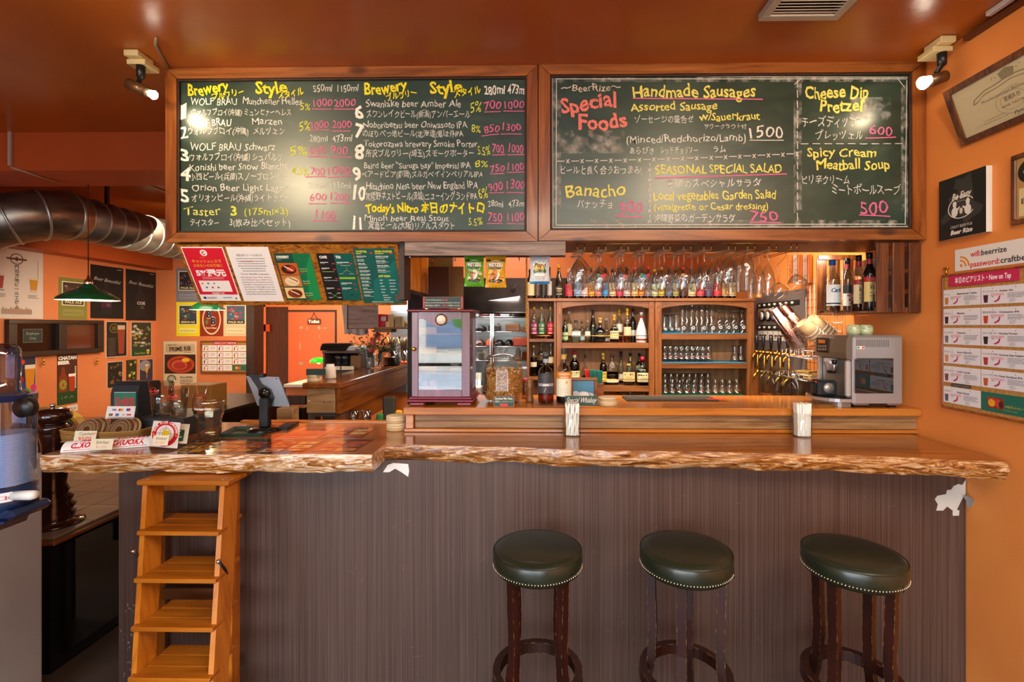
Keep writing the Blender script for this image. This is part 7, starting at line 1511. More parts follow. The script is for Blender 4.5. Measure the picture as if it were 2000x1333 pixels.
t2 = MB().box(xd-.7, at(-4, 0, 1.30).x, 1.2, 1.30, zq(1031)-.03, zq(1031)-.0005, LAMIN_P, .003).box(xd-.7, xd-.2, 1.21, 1.29, 0, zq(1031)-.0305, LAMIN_P).build('side_stand', None, (xd-.4, Yd, 0)); tag(t2, 'taupe stand holding the cup dispenser, just outside the left edge', 'stand')

# ------------------------------------------------------------------ things on the short slab
Z1 = ZT+.0006
def ons(px_, py_): return atz(px_, py_, ZT)
# wicker basket with packed coasters
c_ = ons(202, 862); t = thing('wicker_basket', 'wicker basket of packed cork coasters behind the sticker rolls', 'basket', (c_.x, 2.30, Z1)); bw, bd, bh = .185, .075, .052
for k in range(7):
    z = .004+k*bh/7; g = 1+.05*k/7; m = MB(); n = 90; P = []
    for i in range(n):
        a = 2*pi*i/n; ca, sa = cos(a), sin(a); r_ = (abs(ca)**5+abs(sa)**5)**-.2; o_ = .0022*(1 if (i//1+k) % 2 else -1); P.append(((bw*g+o_)*ca*r_, (bd*g+o_)*sa*r_, z+.008*(ca*r_)**2*(k/7)))
    m.tube(P, .0036, pm(['#b08848', '#9c7438', '#a87c40'][k % 3], .6), 5, True); m.build('willow_strand', t)
MB().box(-bw*.95, bw*.95, -bd*.9, bd*.9, 0, .004, pm('#8a6430', .7)).build('basket_floor', t)
for (dx, lb) in ((-.078, 'left'), (.078, 'right')):
    for j in range(3):
        tc_ = thing('packed_coasters', 'round printed coaster pack in clear film, %s, %s in wicker basket' % (lb+' side', ['front', 'middle', 'rear'][j]), 'coasters', (c_.x+dx+.006*j, 2.27+j*.022, Z1+.006))
        M = Matrix.Rotation(radians(-62), 4, 'X') @ Matrix.Translation((0, 0, 0)); r = .052
        MC = Matrix.Translation((0, 0, .046)) @ Matrix.Rotation(radians(66), 4, 'X')
        m = MB(); m.cyl((0, 0, 0), r, 0, .008, pm('#d8bc90', .7), 30, M=MC); m.build('coaster_disc', tc_)
        s = Sheet(lambda u, v, l: MC @ V(u, -v, .0084+l)); s.ring(0, 0, .040, .046, '#5a3c20', 30).ring(0, 0, .018, .036, '#c8a878', 30).up()
        for q in range(22): a = q*2*pi/22; s.ell(.043*cos(a), .043*sin(a), .0016, .0016, '#e8d4a8', 6)
        for q in range(16): a = q*2*pi/16; s.rect(.029*cos(a)-.002, .029*sin(a)-.003, .029*cos(a)+.002, .029*sin(a)+.003, '#4a3018')
        s.ell(0, 0, .015, .015, '#4a3018', 16); s.mb.build('coaster_print', tc_, norm=False)
        if j == 0:
            m = MB(); m.box(-.072, .072, -.058, .06, .0105, .012, clear('#f8f8f8', .5, .16, .12, key='film'), M=MC); m.build('clear_film', tc_)
def tagcard(lb, x0, y0, x1, y1, Y, lean, rows, base='#ece4c4'):
    W, Hh = x1-x0, y1-y0; a, b, c = at(x0, y0, Y), at(x1, y0, Y), at(x0, y1, Y); a2 = a+V(0, lean, 0); b2 = b+V(0, lean, 0)
    s = card(a2, b2, c, W, Hh, .001, base, side=(0, -1, .3))
    for r in rows: s.text(*r[:5], **r[5])
    return put(s, 'price_card', lb, 'card')
tagcard('cream price card reading Coaster clipped to the basket', 143, 843, 186, 863, 2.20, .01, [(22, 8, 'Coaster', 8, '#303030', dict(w=26, al='c', wob=.5)), (38, 8, '8P', 7, '#e05040', dict(w=8, al='c')), (21, 17, '¥500', 9, '#e06050', dict(w=26, al='c', wob=.5, bold=.02))])
# sticker roll strips
a = atz(118, 886, ZT); b = atz(292, 873, ZT); hh = .044; d = (b-a).normalized(); nrm = V(0, -1, 0)
t = thing('sticker_strip', 'long curled white sticker with red upside down lettering on slab front', 'sticker', a)
def f1(u, v, l):
    x = a+(b-a)*u; th = v*1.5; return x+V(0, .035*(1-cos(th))-.0, .0012+hh*sin(th)*.98)-V(0, l, -l*.3)-t.location
s = Sheet(f1, prec=dict(rough=.25)); n = 24
for j in range(8): s.rect(0, 1-j/8, 1, 1-(j+1)/8, '#f0f0ee', n)
def rtext(s, u, v, body, h_, w_, c, bold=.05):
    """upside-down lettering; u, v in 0..1 sheet units"""
    vs, fs, tw = tmesh(body, bold, 1); out = []
    for x, y in vs: out.append((u-x/tw*w_, v+y*h_))
    s.mb.add([s.fn(p, q, s.l*s.eps) for p, q in out], fs, s.mat(c))
s.up(2); RC = '#d01c34'
s.rect(.03, .12, .97, .16, RC, 24).rect(.03, .12, .037, .9, RC).rect(.963, .12, .97, .9, RC)
rtext(s, .40, .24, 'WORLD', .55, .30, RC); rtext(s, .93, .24, 'AROUND', .55, .40, RC); rtext(s, .94, .78, 'NIPPON', .3, .36, RC); rtext(s, .36, .78, 'BEER', .3, .2, RC)
s.mb.build('sticker_face', t, norm=False)
tagcard('cream price card reading Sticker leaning on the long curled sticker', 174, 859, 218, 879, 2.075, .012, [(24, 9, 'Sticker', 8.5, '#303030', dict(w=26, al='c', wob=.5)), (22, 17.5, '¥150', 7.5, '#e8a098', dict(w=20, al='c', wob=.5))])
p = atz(196, 882, ZT)
# round sticker, standing
c0 = at(322, 850, 2.13); 
s = card(at(300, 822, 2.22), at(353, 826, 2.22), at(290, 872, 2.10), 54, 50, .001, '#f2f0ee', side=(0, -1, .4)); s.ring(27, 24, 17, 25, RC, 36).ell(27, 24, 17, 17, '#f4f0ee', 30).up()
for k in range(-2, 3): s.ring(27, 24, abs(k)*5+.2, abs(k)*5+.9, '#3a6aa0', 24)
s.line([(10, 24), (44, 24)], .7, '#3a6aa0').line([(27, 7), (27, 41)], .7, '#3a6aa0').up(); s.poly([(20, 34), (23, 38), (30, 37), (32, 28), (36, 24), (34, 18), (28, 20), (27, 15), (22, 17), (22, 24)], '#e8c820')
for i, ch in enumerate('BEER RIZE CARAVAN'):
    a_ = radians(-168+i*9.9*1.0+0); s.text(27+20*cos(a_), 24+20*sin(a_), ch, 6.4, '#f8f4f0', rot=math.degrees(a_)+90, al='c', bold=.04) if ch != ' ' else None
s.ell(5.5, 27, 1.6, 1.6, '#f0c820', 8).ell(48.5, 27, 1.6, 1.6, '#f0c820', 8)
put(s, 'round_sticker', 'white square sticker with red round globe emblem leaning beside basket', 'sticker')
s = card(at(338, 828, 2.26), at(371, 829, 2.26), at(330, 866, 2.14), 34, 38, .001, '#e8e4d0', side=(0, -1, .4)); s.rect(8, 12, 26, 34, '#1c5a38').up().text(16, 27, 'E.', 18, '#f0ece0', 12, al='c', bold=.04); put(s, 'green_sticker', 'cream sticker with dark green emblem behind the round one', 'sticker')
tagcard('cream price card reading Sticker before the round emblem sticker', 296, 852, 327, 871, 2.085, .012, [(17, 8, 'Sticker', 7, '#303030', dict(w=22, al='c', wob=.5)), (15, 16, '¥100', 7, '#e8a098', dict(w=18, al='c', wob=.5))])
# card payment sign
s = card(at(210, 794, 2.34), at(265, 794, 2.34), at(205, 818, 2.30), 56, 25, .002, '#eef0f2', side=(0, -1, .2))
s.text(15, 9, 'VISA', 5, '#283878', 10, al='c', bold=.04).ell(26, 7.5, 3, 2.6, '#d83020').ell(30, 7.5, 3, 2.6, '#e8a020').rect(39, 4.5, 43, 10, '#2858a8').rect(43, 4.5, 47, 10, '#c83040')
s.rect(6, 15, 10, 20, '#2c8a50').rect(10, 15, 14, 20, '#c83040').rect(19, 15, 26, 20, '#3870a8').rect(32, 16, 38, 19, '#d0b8b8').rect(41, 16, 50, 19, '#c04038')
put(s, 'payment_card_sign', 'small white sign with card payment logos behind the basket', 'sign')
# receipt printer and drawer
t = thing('receipt_printer', 'black till printer with green $1=¥100 sign on its front', 'printer', (at(255, 0, 2.5).x, 2.50, ZT)); x0, x1 = at(216, 0, 2.5).x-t.location.x, at(300, 0, 2.62).x-t.location.x+.01; hz = at(0, 747, 2.5).z-ZT
m = MB(); m.prism([(0, .0006), (0, hz*.75), (.015, hz*.93), (.05, hz), (.15, hz*.98), (.16, hz*.9), (.16, .0006)], (x1-x0, 0, 0), pm('#28323a', .35), o=(x0, 0, 0), u=(0, 1, 0), v=(0, 0, 1)); m.build('printer_body', t)
MB().box(x0+.01, x0+.17, -.003, 0, hz*.28, hz*.33, BLK).build('paper_slot', t)
s = card(V(x0+.022, -.004, hz*.80), V(x0+.138, -.004, hz*.80), V(x0+.022, -.004, hz*.40), 44, 29, .003, '#1e7a64', side=(0, -1, 0)); s.rect(0, 0, 44, 1, '#b8c8c8').rect(0, 28, 44, 29, '#b8c8c8').up().text(22, 22, '$1=¥100', 20, '#d82c3c', 38, al='c', bold=.03); s.mb.build('rate_sign', t, norm=False)
m = MB(); x0, x1 = at(263, 0, 2.36).x, at(350, 0, 2.36).x; zt2 = at(0, 817, 2.36).z
t = thing('cash_drawer', 'black steel cash drawer beneath the two Rize pint glasses', 'cash drawer', ((x0+x1)/2, 2.36, ZT)); W2 = (x1-x0)/2
MB().box(-W2, W2+.02, 0, .30, .0006, zt2-ZT, pm('#30383e', .4), .003).build('drawer_case', t); MB().box(-W2+.01, W2+.01, -.006, -.0005, .008, zt2-ZT-.012, pm('#262c32', .4), .002).build('drawer_front', t)
zd = zt2+.0005
def pint(lb, px_, Y, h_, r, z, txt):
    t = thing('pint_glass', lb, 'glass', (at(px_, 0, Y).x, Y, z)); MB().lathe([(0, .006), (r*.66, .006), (r*.68, 0), (r*.72, .002), (r, h_), (r-.0015, h_), (r*.66, .012), (0, .012)], GLASS, 26).build('glass_body', t)
    s = Sheet(lambda u, v, l: V((r*.97+.001)*sin(u/r), -(r*.97+.001)*cos(u/r), h_*.72-v)); s.text(0, 0, txt, .02, '#d83828', .05, al='c', bold=.02).ring(0, -.010, .013, .0145, '#d83828', 16, 180, 360).rect(-.02, .006, .02, .008, '#d83828', 4); s.mb.build('red_print', t, norm=False); return t
pint('taller clear pint glass with red print on the cash drawer', 316, 2.44, at(0, 745, 2.44).z-zd, .056, zd, 'Beer Rize'); pint('shorter clear pint glass with red print on the cash drawer', 349, 2.40, at(0, 759, 2.40).z-zd, .044, zd, 'Rize')
t = thing('pen_barrel', 'small wooden barrel holding two steel pens behind the pint glasses', 'pen holder', (at(377, 0, 2.56).x, 2.56, zd)); 
BW = W_CABX; hb = .105; MB().lathe([(0, 0), (.028, 0), (.033, .03), (.034, .055), (.030, hb), (.026, hb), (.026, .01), (0, .01)], pm('#8a4a24', .5), 20).build('barrel_body', t)
for z in (.02, .085): MB().tube([(.0335*cos(a), .0335*sin(a), z) for a in [i*pi/10 for i in range(20)]], .0022, BRASS, 5, True).build('hoop', t)
for a, l_ in ((-.12, .15), (.28, .15)): MB().tube([(0, 0, .012), (l_*sin(a), 0, l_*cos(a))], .0035, CHROME if a > 0 else pm('#c8783c', .3, .5), 8).build('pen', t)
t.location = (at(377, 0, 2.45).x+.0, 2.50, zd)
# dark cardboard bit behind
# faceted tumbler with coins
tx, ty = ons(409, 853).x, 2.34; t = thing('faceted_tumbler', 'big faceted clear tumbler with a few coins on the slab', 'glass', (tx, 2.29, Z1)); tx = at(409, 0, 2.29).x; t.location.x = tx; r = .062; h_ = at(0, 784, 2.29).z-ZT
MB().lathe([(0, .012), (r*.62, .012), (r*.66, 0), (r*.74, .006), (r*.84, h_*.55), (r*.98, h_*.70), (r, h_), (r-.002, h_), (r*.96, h_*.72)], GLASS, 10, smooth=False).build('glass_body', t)
MB().lathe([(r, h_-.003), (r+.001, h_), (r-.0025, h_+.0005), (r-.003, h_-.003)], GLASSB, 30).build('rim', t)
s = Sheet(lambda u, v, l: V((r*1.0+.0015)*sin(u/r), -(r*1.0+.0015)*cos(u/r), h_*.83-v)); s.text(0, 0, 'Hoegaarden', .017, '#f0f0ee', .085, al='c', bold=.03); s.mb.build('white_print', t, norm=False)
for i in range(14): a = rnd.uniform(0, 6.28); q = rnd.uniform(0, .025); MB().cyl((q*cos(a), q*sin(a), .0135+.0018*i), .010, 0, .0016, pm('#8a7a50', .3, .9), 14).build('coin', t)
# tablet on a stand
YT = 2.52; t = thing('tablet_stand', 'grey tablet seen from behind on a black swivel stand', 'tablet', (at(518, 0, YT).x, YT, Z1)); zz = lambda py: at(0, py, YT).z-Z1; xx = lambda px_: at(px_, 0, YT).x-t.location.x
MB().lathe([(0, 0), (.088, 0), (.090, .004), (.085, .010), (.05, .016), (.03, .018), (0, .018)], BLKG, 36, c=(0, .0, 0)).build('round_base', t)
MB().box(-.024, .024, -.02, .02, .0182, zz(776), BLK, .004).build('stem', t)
a, b, c = at(480.5, 735, YT+.02), at(544, 737, YT+.02), at(503, 793, YT+.02); a, b, c = [p-t.location for p in (a, b, c)]
Rm = None; U = (b-a).normalized(); Vn = (c-a).normalized(); lw_, lh_ = (b-a).length, (c-a).length
m = MB(); p4 = [a, b, b+(c-a), c]; m.add([p for p in p4]+[p+V(0, .010, 0) for p in p4], [(0, 1, 2, 3), (7, 6, 5, 4), (0, 4, 5, 1), (1, 5, 6, 2), (2, 6, 7, 3), (3, 7, 4, 0)], pm('#8c9096', .3, .8)); m.build('tablet_shell', t)
m = MB(); m.add([p+V(0, .0105, 0)+(sum(p4, V(0, 0, 0))/4-p)*.05 for p in p4]+[p+V(0, .0115, 0)+(sum(p4, V(0, 0, 0))/4-p)*.05 for p in p4], [(0, 1, 2, 3), (4, 5, 6, 7), (0, 1, 5, 4), (1, 2, 6, 5), (2, 3, 7, 6), (3, 0, 4, 7)], BLKG); m.build('tablet_screen', t)
def br(s_, u_): return a+(b-a)*s_+(c-a)*u_
m = MB(); P = [br(.16, -.06), br(.36, -.06), br(.40, .25), br(.62, .42), br(.62, .70), br(.48, .92), br(.44, 1.03), br(.30, 1.03), br(.22, .62), br(.26, .4), br(.18, .1)]
n = len(P); m.add([p+V(0, -.012, 0) for p in P]+[p+V(0, -.001, 0) for p in P], [tuple(range(n)), tuple(range(2*n-1, n-1, -1))]+[(i, (i+1) % n, (i+1) % n+n, i+n) for i in range(n)], BLK); m.build('clamp_bracket', t)
q = br(.42, .55); m = MB(); m.tube([(q.x, q.y-.012, q.z), (q.x, q.y-.026, q.z)], [.030, .026], BLKG, 24).tube([(q.x, q.y-.026, q.z), (q.x, q.y-.030, q.z)], .016, BLKG, 20); m.build('swivel_disc', t)
for s_ in (.24, .52): q = br(s_, -.05); MB().box(q.x-.014, q.x+.014, q.y-.014, q.y+.016, q.z-.012, q.z+.008, BLK, .003).build('clamp_claw', t)
q = br(.92, .06); MB().tube([(q.x, q.y-.001, q.z), (q.x, q.y-.002, q.z)], .003, BLKG, 10).build('camera_lens', t)
m = MB(); m.tube([(-.02, .03, zz(764)), (-.045, .03, zz(768)), (-.052, .03, zz(775)), (-.03, .03, zz(790)), (-.008, .025, zz(808))], .0022, WHITE, 6); m.build('charging_cable', t)
# tray, calculator
def flatbox(name, lb, cat, TLp, TRp, BRp, BLp, h_, col, rim=None):
    P = [ons(*p) for p in (TLp, TRp, BRp, BLp)]; c = sum(P, V(0, 0, 0))/4; m = MB()
    if rim:
        inn = [c+(p-c)*.86 for p in P]; top = [p+V(0, 0, h_) for p in P]; bot = [c+(p-c)*.93+V(0, 0, .0006) for p in P]; it = [p+V(0, 0, h_*.9) for p in [c+(p-c)*.95 for p in P]]; ib = [p+V(0, 0, .004) for p in inn]
        vs = bot+top+it+ib; fs = [(0, 1, 2, 3), (12, 13, 14, 15)]+[(i, (i+1) % 4, (i+1) % 4+4, i+4) for i in range(4)]+[(i+4, (i+1) % 4+4, (i+1) % 4+8, i+8) for i in range(4)]+[(i+8, (i+1) % 4+8, (i+1) % 4+12, i+12) for i in range(4)]
        m.add(vs, fs, col)
    else: m.add([p+V(0, 0, .0006) for p in P]+[p+V(0, 0, h_) for p in P], [(0, 1, 2, 3), (4, 5, 6, 7)]+[(i, (i+1) % 4, (i+1) % 4+4, i+4) for i in range(4)], col)
    return tag(m.build(name, None, tuple(c)), lb, cat), P, c
flatbox('money_tray', 'dark green rectangular money tray beside the faceted tumbler', 'tray', (458, 840), (536, 839), (512, 854), (428, 855), .018, pm('#1c4038', .35), True)
t = thing('calculator', 'black calculator lying right of the tablet base', 'calculator', tuple(ons(560, 834))); P = [ons(*p) for p in ((559, 830), (584, 828), (561, 841), (539, 841))]; m = MB(); m.add([p+V(0, 0, .0006) for p in P]+[p+V(0, 0, .014) for p in P], [(0, 1, 2, 3), (4, 5, 6, 7)]+[(i, (i+1) % 4, (i+1) % 4+4, i+4) for i in range(4)], BLK); rel(m.build('case', t), t)
for i in range(4):
    for j in range(5):
        q = P[3]+(P[2]-P[3])*(.14+.2*i)+(P[0]-P[3])*(.12+.13*j); m = MB(); m.box(q.x, q.x+.009, q.y, q.y+.010, .0142+ZT, .0165+ZT, pm('#3a3a3c', .5), .001); rel(m.build('key', t), t)
# laminated menus lying under gloss on the slab
def flatmenu(lb, TLp, TRp, BRp, BLp, base, kind):
    P = [ons(*p) for p in (TLp, TRp, BRp, BLp)]; o = (P[0])
    def f(u, v, l): return (P[0]*(1-u)+P[1]*u)*(1-v)+(P[3]*(1-u)+P[2]*u)*v+V(0, 0, .0006+l)
    s = Sheet(f, prec=dict(rough=.15, coat=.8)); c = s.mat(base); s.mb.add([f(0, 0, 0), f(1, 0, 0), f(1, 1, 0), f(0, 1, 0), f(0, 0, -.0005), f(1, 0, -.0005), f(1, 1, -.0005), f(0, 1, -.0005)], [(0, 1, 2, 3), (0, 4, 5, 1), (1, 5, 6, 2), (2, 6, 7, 3), (3, 7, 4, 0)], c); r_ = random.Random(kind)
    foods = ['#c8541c', '#d88a28', '#8a3010', '#e8b040', '#a04018', '#f0d0a0', '#c03018']
    if kind == 1:
        s.text(.5, .28, 'PRIME RIB', .22, '#6a3018', .6, al='c', bold=.03); s.rect(.08, .36, .92, .76, '#c83818').up().ell(.5, .56, .28, .15, '#8a2410').ell(.5, .54, .2, .1, '#d85028').up().text(.3, .92, 'Price ¥2200~', .1, '#5a3018', .4)
    else:
        s.text(.06, .12, ['MEALS', 'PIZZA', 'SNACKS', 'SALAD', 'BURGER'][kind % 5], .1, '#e8e0d0', .24, bold=.04)
        for i in range(3):
            for j in range(2):
                x0, y0 = .05+.48*j, .2+.26*i; s.l = 2; s.rect(x0, y0, x0+.42, y0+.2, foods[r_.randrange(7)]); s.l = 3; s.ell(x0+.21, y0+.1, .14, .07, foods[r_.randrange(7)], 12); s.l = 4; s.ell(x0+.2, y0+.09, .07, .035, foods[r_.randrange(7)], 8); s.l = 2
                for q in range(2): s.rect(x0, y0+.21+q*.02, x0+.2+.1*r_.random(), y0+.22+q*.02, '#d8d0c0')
    return put(s, 'laminated_menu', lb, 'menu')
flatmenu('terracotta prime rib menu under gloss right of the green tray', (592, 836), (660, 836), (617, 857), (535, 858), '#d87850', 1)
flatmenu('brown food menu under gloss beside the prime rib menu', (668, 836), (735, 836), (706, 857), (624, 857), '#4a1c14', 2)
flatmenu('green and brown food menu at the front right of the slab', (650, 859), (732, 859), (690, 884), (598, 885), '#5a2818', 4)
flatmenu('dark food menu second from right along the slab front', (553, 859), (640, 859), (588, 885), (496, 886), '#1c1c20', 3)
flatmenu('dark green food menu third from right along the slab front', (463, 858), (548, 859), (490, 886), (392, 887), '#16302a', 7)
flatmenu('dark menu at the left of the slab front by the stickers', (380, 860), (456, 859), (384, 887), (330, 887), '#201c1c', 8)

# ------------------------------------------------------------------ counter by the dining wall, behind the tablet
m = MB(); Yb = 4.0
t = thing('rear_counter', 'dark rear counter with steel front behind the tablet', 'counter', (at(430, 0, Yb).x, Yb, 0)); x0, x1, zc__ = -3.1, at(487, 0, Yb).x, at(0, 787, Yb).z
rel(MB().box(x0, x1, 3.6, 4.6, zc__-.03, zc__, pm('#1c1614', .3), .003).build('counter_top', t), t); rel(MB().box(x0, x1-.02, 3.62, 4.58, 0, zc__-.031, STEELD).build('counter_body', t), t)
m = MB(); m.lathe([(0, 0), (.045, 0), (.048, .09), (.040, .10), (0, .10)], pm('#d8c8bc', .6), 18); o = m.build('napkin_jar', None); o.location = (at(424, 0, 4.1).x, 4.1, zc__+.0005); tag(o, 'pale napkin jar on the rear counter above the faceted tumbler', 'napkins')
m = MB(); x = at(382, 0, 3.7).x; m.box(x-.12, x+.12, 3.7, 3.9, zc__+.0005, at(0, 752, 3.7).z, pm('#8a5a1c', .6), .004); tag(m.build('carton', None, (x, 3.8, zc__)), 'ochre carton on the rear counter behind the pen barrel', 'carton')
# ------------------------------------------------------------------ left wall: posters, window, duct, pendants
def wallposter(lb, x0, yt, x1, yb, W, Hh, base, fn, th=.003, name='poster', cat='poster', X=None, edge=None):
    """poster flat on the left wall: photo columns x0..x1 and the heights read at x0"""
    X = X or XL+.001; a, b = atx(x0, yt, X+th), atx(x1, yt, X+th); c = atx(x0, yb, X+th)
    s = card(V(X+th, a.y, a.z), V(X+th, b.y, a.z), V(X+th, a.y, c.z), W, Hh, th, base, edge, side=(1, 0, 0)); fn(s); return put(s, name, lb, cat)
def frontposter(lb, x0, y0, x1, y1, Y, base, fn, W=None, Hh=None, name='poster'):
    s = cardpx(x0, y0, x1, y1, Y, .003, base, W, Hh); fn(s); return put(s, name, lb, 'poster')
def glassicon(s, x, y, w_, h_, beer, foam='#f0e4d0'):
    s.poly([(x-w_/2, y), (x+w_/2, y), (x+w_*.36, y+h_), (x-w_*.36, y+h_)], beer).up().poly([(x-w_/2, y-h_*.12), (x+w_/2, y-h_*.12), (x+w_/2, y+h_*.05), (x-w_/2, y+h_*.05)], foam)
def p_moji(s):
    s.ring(50, 22, 11, 13, '#4a2020').rect(30, 20, 70, 24, '#4a2020').up().ell(50, 22, 3, 5, '#4a2020')
    for i, ch in enumerate('門司港地ビール工房'): s.text(50, 44+i*10.2, ch, 9.5, '#282828', al='c', bold=.02)
    glassicon(s, 16, 62, 20, 30, '#98302c', '#c8b8b0'); s.rect(8, 94, 26, 97, '#7888a0'); glassicon(s, 84, 66, 18, 26, '#c08828', '#d0c0a0'); s.rect(76, 94, 92, 97, '#b8b0a8')
    lines(s, 6, 30, 104, 3, 3, '#605850', 1.6); lines(s, 72, 96, 104, 3, 3, '#605850', 1.6); s.rect(20, 138, 80, 150, '#a08878').poly([(44, 138), (50, 128), (56, 138)], '#8a6858')
    for i in range(12): s.rect(22+i*5, 134+(i % 3)*2, 25+i*5, 149, '#98786a')
    for i in range(14): s.rect(92, 20+i*3.2, 93.5, 22+i*3.2, '#807468')
a0 = at(0, 0, 1)
wallposter('tall white Japanese beer poster with two glasses, leftmost on the left wall', -20, 480, 84, 622, 104, 160, '#cfc4bc', p_moji)
def baird(c1, c2, txt='Baird Brewing Company', pic=('#403028', '#90847c', '#605048')):
    def f(s):
        s.rect(6, 8, 54, 60, '#e0d8c0').up().rect(8, 10, 52, 58, pic[0]).up(); r_ = random.Random(len(c1)+int(c1[1:3], 16))
        for i in range(26): s.ell(r_.uniform(12, 48), r_.uniform(14, 46), r_.uniform(2, 6), r_.uniform(1.5, 4), r_.choice(pic), 7)
        s.up().rect(9, 47, 51, 57, '#2a2420').up().text(30, 55, 'PALE ALE' if c1 != '#e8d818' else 'SESSION ALE', 7, '#d8c890', 36, al='c', bold=.04); s.rect(8, 68, 52, 82, c2).up().text(30, 77, txt, 5, '#585040', 38, al='c')
    return f
wallposter('olive green brewery label poster half behind the green pendant lamp', 115, 541, 170, 624, 60, 90, '#7c7c34', baird('#7c7c34', '#8c8a48'))
def beau(lab):
    def f(s):
        s.poly([(22, 8), (30, 8), (30, 42), (36, 52), (36, 92), (16, 92), (16, 52), (22, 42)], '#15161a').up(2); s.text(27, 30, 'Beer Beautiful', 9, '#b8b4ac', 44, rot=6, al='c', sh=.25); s.rect(17, 62, 35, 80, lab).up().text(27, 68, 'COE', 8, '#b0a8a0', 15, al='c', bold=.05); s.rect(44, 4, 52, 5, '#b0b0b0').rect(26, 72, 32, 73, '#807880').rect(26, 75, 32, 76, '#807880')
    return f
wallposter('black beer bottle poster with purple label, left of the pair by the corner', 177, 516, 241, 622, 56, 100, '#0a090b', beau('#3c1830'))
wallposter('black beer bottle poster with plain label, right of the pair by the corner', 246, 525, 304.5, 626, 56, 100, '#0a090b', beau('#101014'))
def weiz(s): s.ring(16, 14, 8, 9.5, '#7a6a30').ell(16, 14, 5, 5, '#5a4a20').up(); glassicon(s, 30, 14, 15, 52, '#8a3a28', '#c0a890'); lines(s, 4, 20, 34, 12, 3.6, '#6a5c50', 1.5)
wallposter('dark poster with tall reddish wheat beer glass, under the left black poster', 207, 628, 248, 699, 42, 72, '#d8d0c8', lambda s: (s.rect(1, 1, 41, 71, '#181412').up(), weiz(s)))
def green1(s):
    s.rect(1, 1, 41, 69, '#2c3020').up()
    for i in range(40): s.ell(rnd.uniform(4, 38), rnd.uniform(4, 50), rnd.uniform(2, 5), rnd.uniform(1, 3), rnd.choice(['#607040', '#889080', '#384828', '#a08848', '#c0b8a8']), 7)
    s.up().rect(1, 56, 41, 69, '#1c4420').up().text(18, 65, 'Guest Beer', 5, '#c8b860', 22, al='c'); glassicon(s, 34, 58, 6, 8, '#d0a030')
wallposter('leafy green photo poster with beer glass under the right black poster', 256, 629, 296, 698, 42, 70, '#c8c4b8', green1)
def chatan(s):
    s.rect(0, 0, 44, 82, '#4a2014').rect(0, 70, 44, 120, '#184020').up(); s.text(22, 12, 'CHATAN', 11, '#e8e8e0', 40, al='c', bold=.06).text(14, 23, 'BEER', 11, '#e8e8e0', 26, al='c', bold=.06)
    s.poly([(8, 44), (10, 30), (15, 30), (17, 44), (22, 54), (22, 90), (3, 90), (3, 54)], '#7a3410').up().ell(12, 72, 8, 12, '#8a8a30').up().text(12, 77, 'A', 12, '#b02818', 7, al='c', bold=.05); s.l = 3; glassicon(s, 32, 52, 16, 38, '#a83818', '#f0e8e0'); s.text(22, 106, 'I P A', 8, '#5a8048', 28, al='c', bold=.03)
    for i in range(11): s.rect(38, 30+i*5, 41, 33+i*5, '#e0dcc8')
wallposter('Chatan beer poster with bottle and red ale glass below the dark window', 112, 694, 151, 793, 44, 120, '#4a2014', chatan)
wallposter('small white price slip below the Chatan beer poster', 131, 794, 152, 806, 22, 12, '#d8d4cc', lambda s: s.text(11, 9, '¥500', 8, '#505050', 16, al='c', wob=.4), name='price_slip', cat='slip')
def hula(s):
    s.rect(1, 1, 43, 83, '#1c2440').rect(1, 50, 43, 83, '#243878').up(); glassicon(s, 30, 22, 24, 46, '#c88018', '#d8c8b0'); s.up(); s.ell(12, 10, 6, 5, '#d83828').ell(38, 62, 7, 7, '#c03078').ell(8, 44, 8, 6, '#a01828').poly([(2, 74), (22, 60), (40, 74)], '#3c8a48').up(2).line([(24, 82), (42, 70)], 6, '#b01828')
wallposter('tropical beer poster with hibiscus and tall golden glass behind the cup dispenser', 33, 698, 70, 784, 44, 84, '#d0c8c0', hula)
def small(cols):
    def f(s):
        s.rect(1, 1, 29, 49, cols[0]).up()
        for i in range(20): s.ell(rnd.uniform(4, 26), rnd.uniform(5, 45), rnd.uniform(1, 4), rnd.uniform(1, 4), rnd.choice(cols[1:]), 7)
    return f
wallposter('small dark patterned poster, left of the three above the till printer', 209, 708, 240, 760, 30, 50, '#c8c0b4', small(['#1c1814', '#6a5430', '#40381c', '#a89060']))
wallposter('narrow green and yellow notice, middle one above the till printer', 247, 704, 267, 750, 30, 50, '#28301c', small(['#28301c', '#a0a030', '#c02828', '#485020', '#c8c060']))
def champ(s): s.rect(1, 1, 29, 49, '#383038').ell(12, 14, 12, 12, '#8a8890', 24).up(); glassicon(s, 16, 14, 6, 16, '#d09830'); s.rect(15.5, 30, 16.5, 42, '#c0b8b0')
wallposter('small poster with moon and flute glass, right one above the till printer', 272, 703, 299, 748, 30, 50, '#c0b8b0', champ)
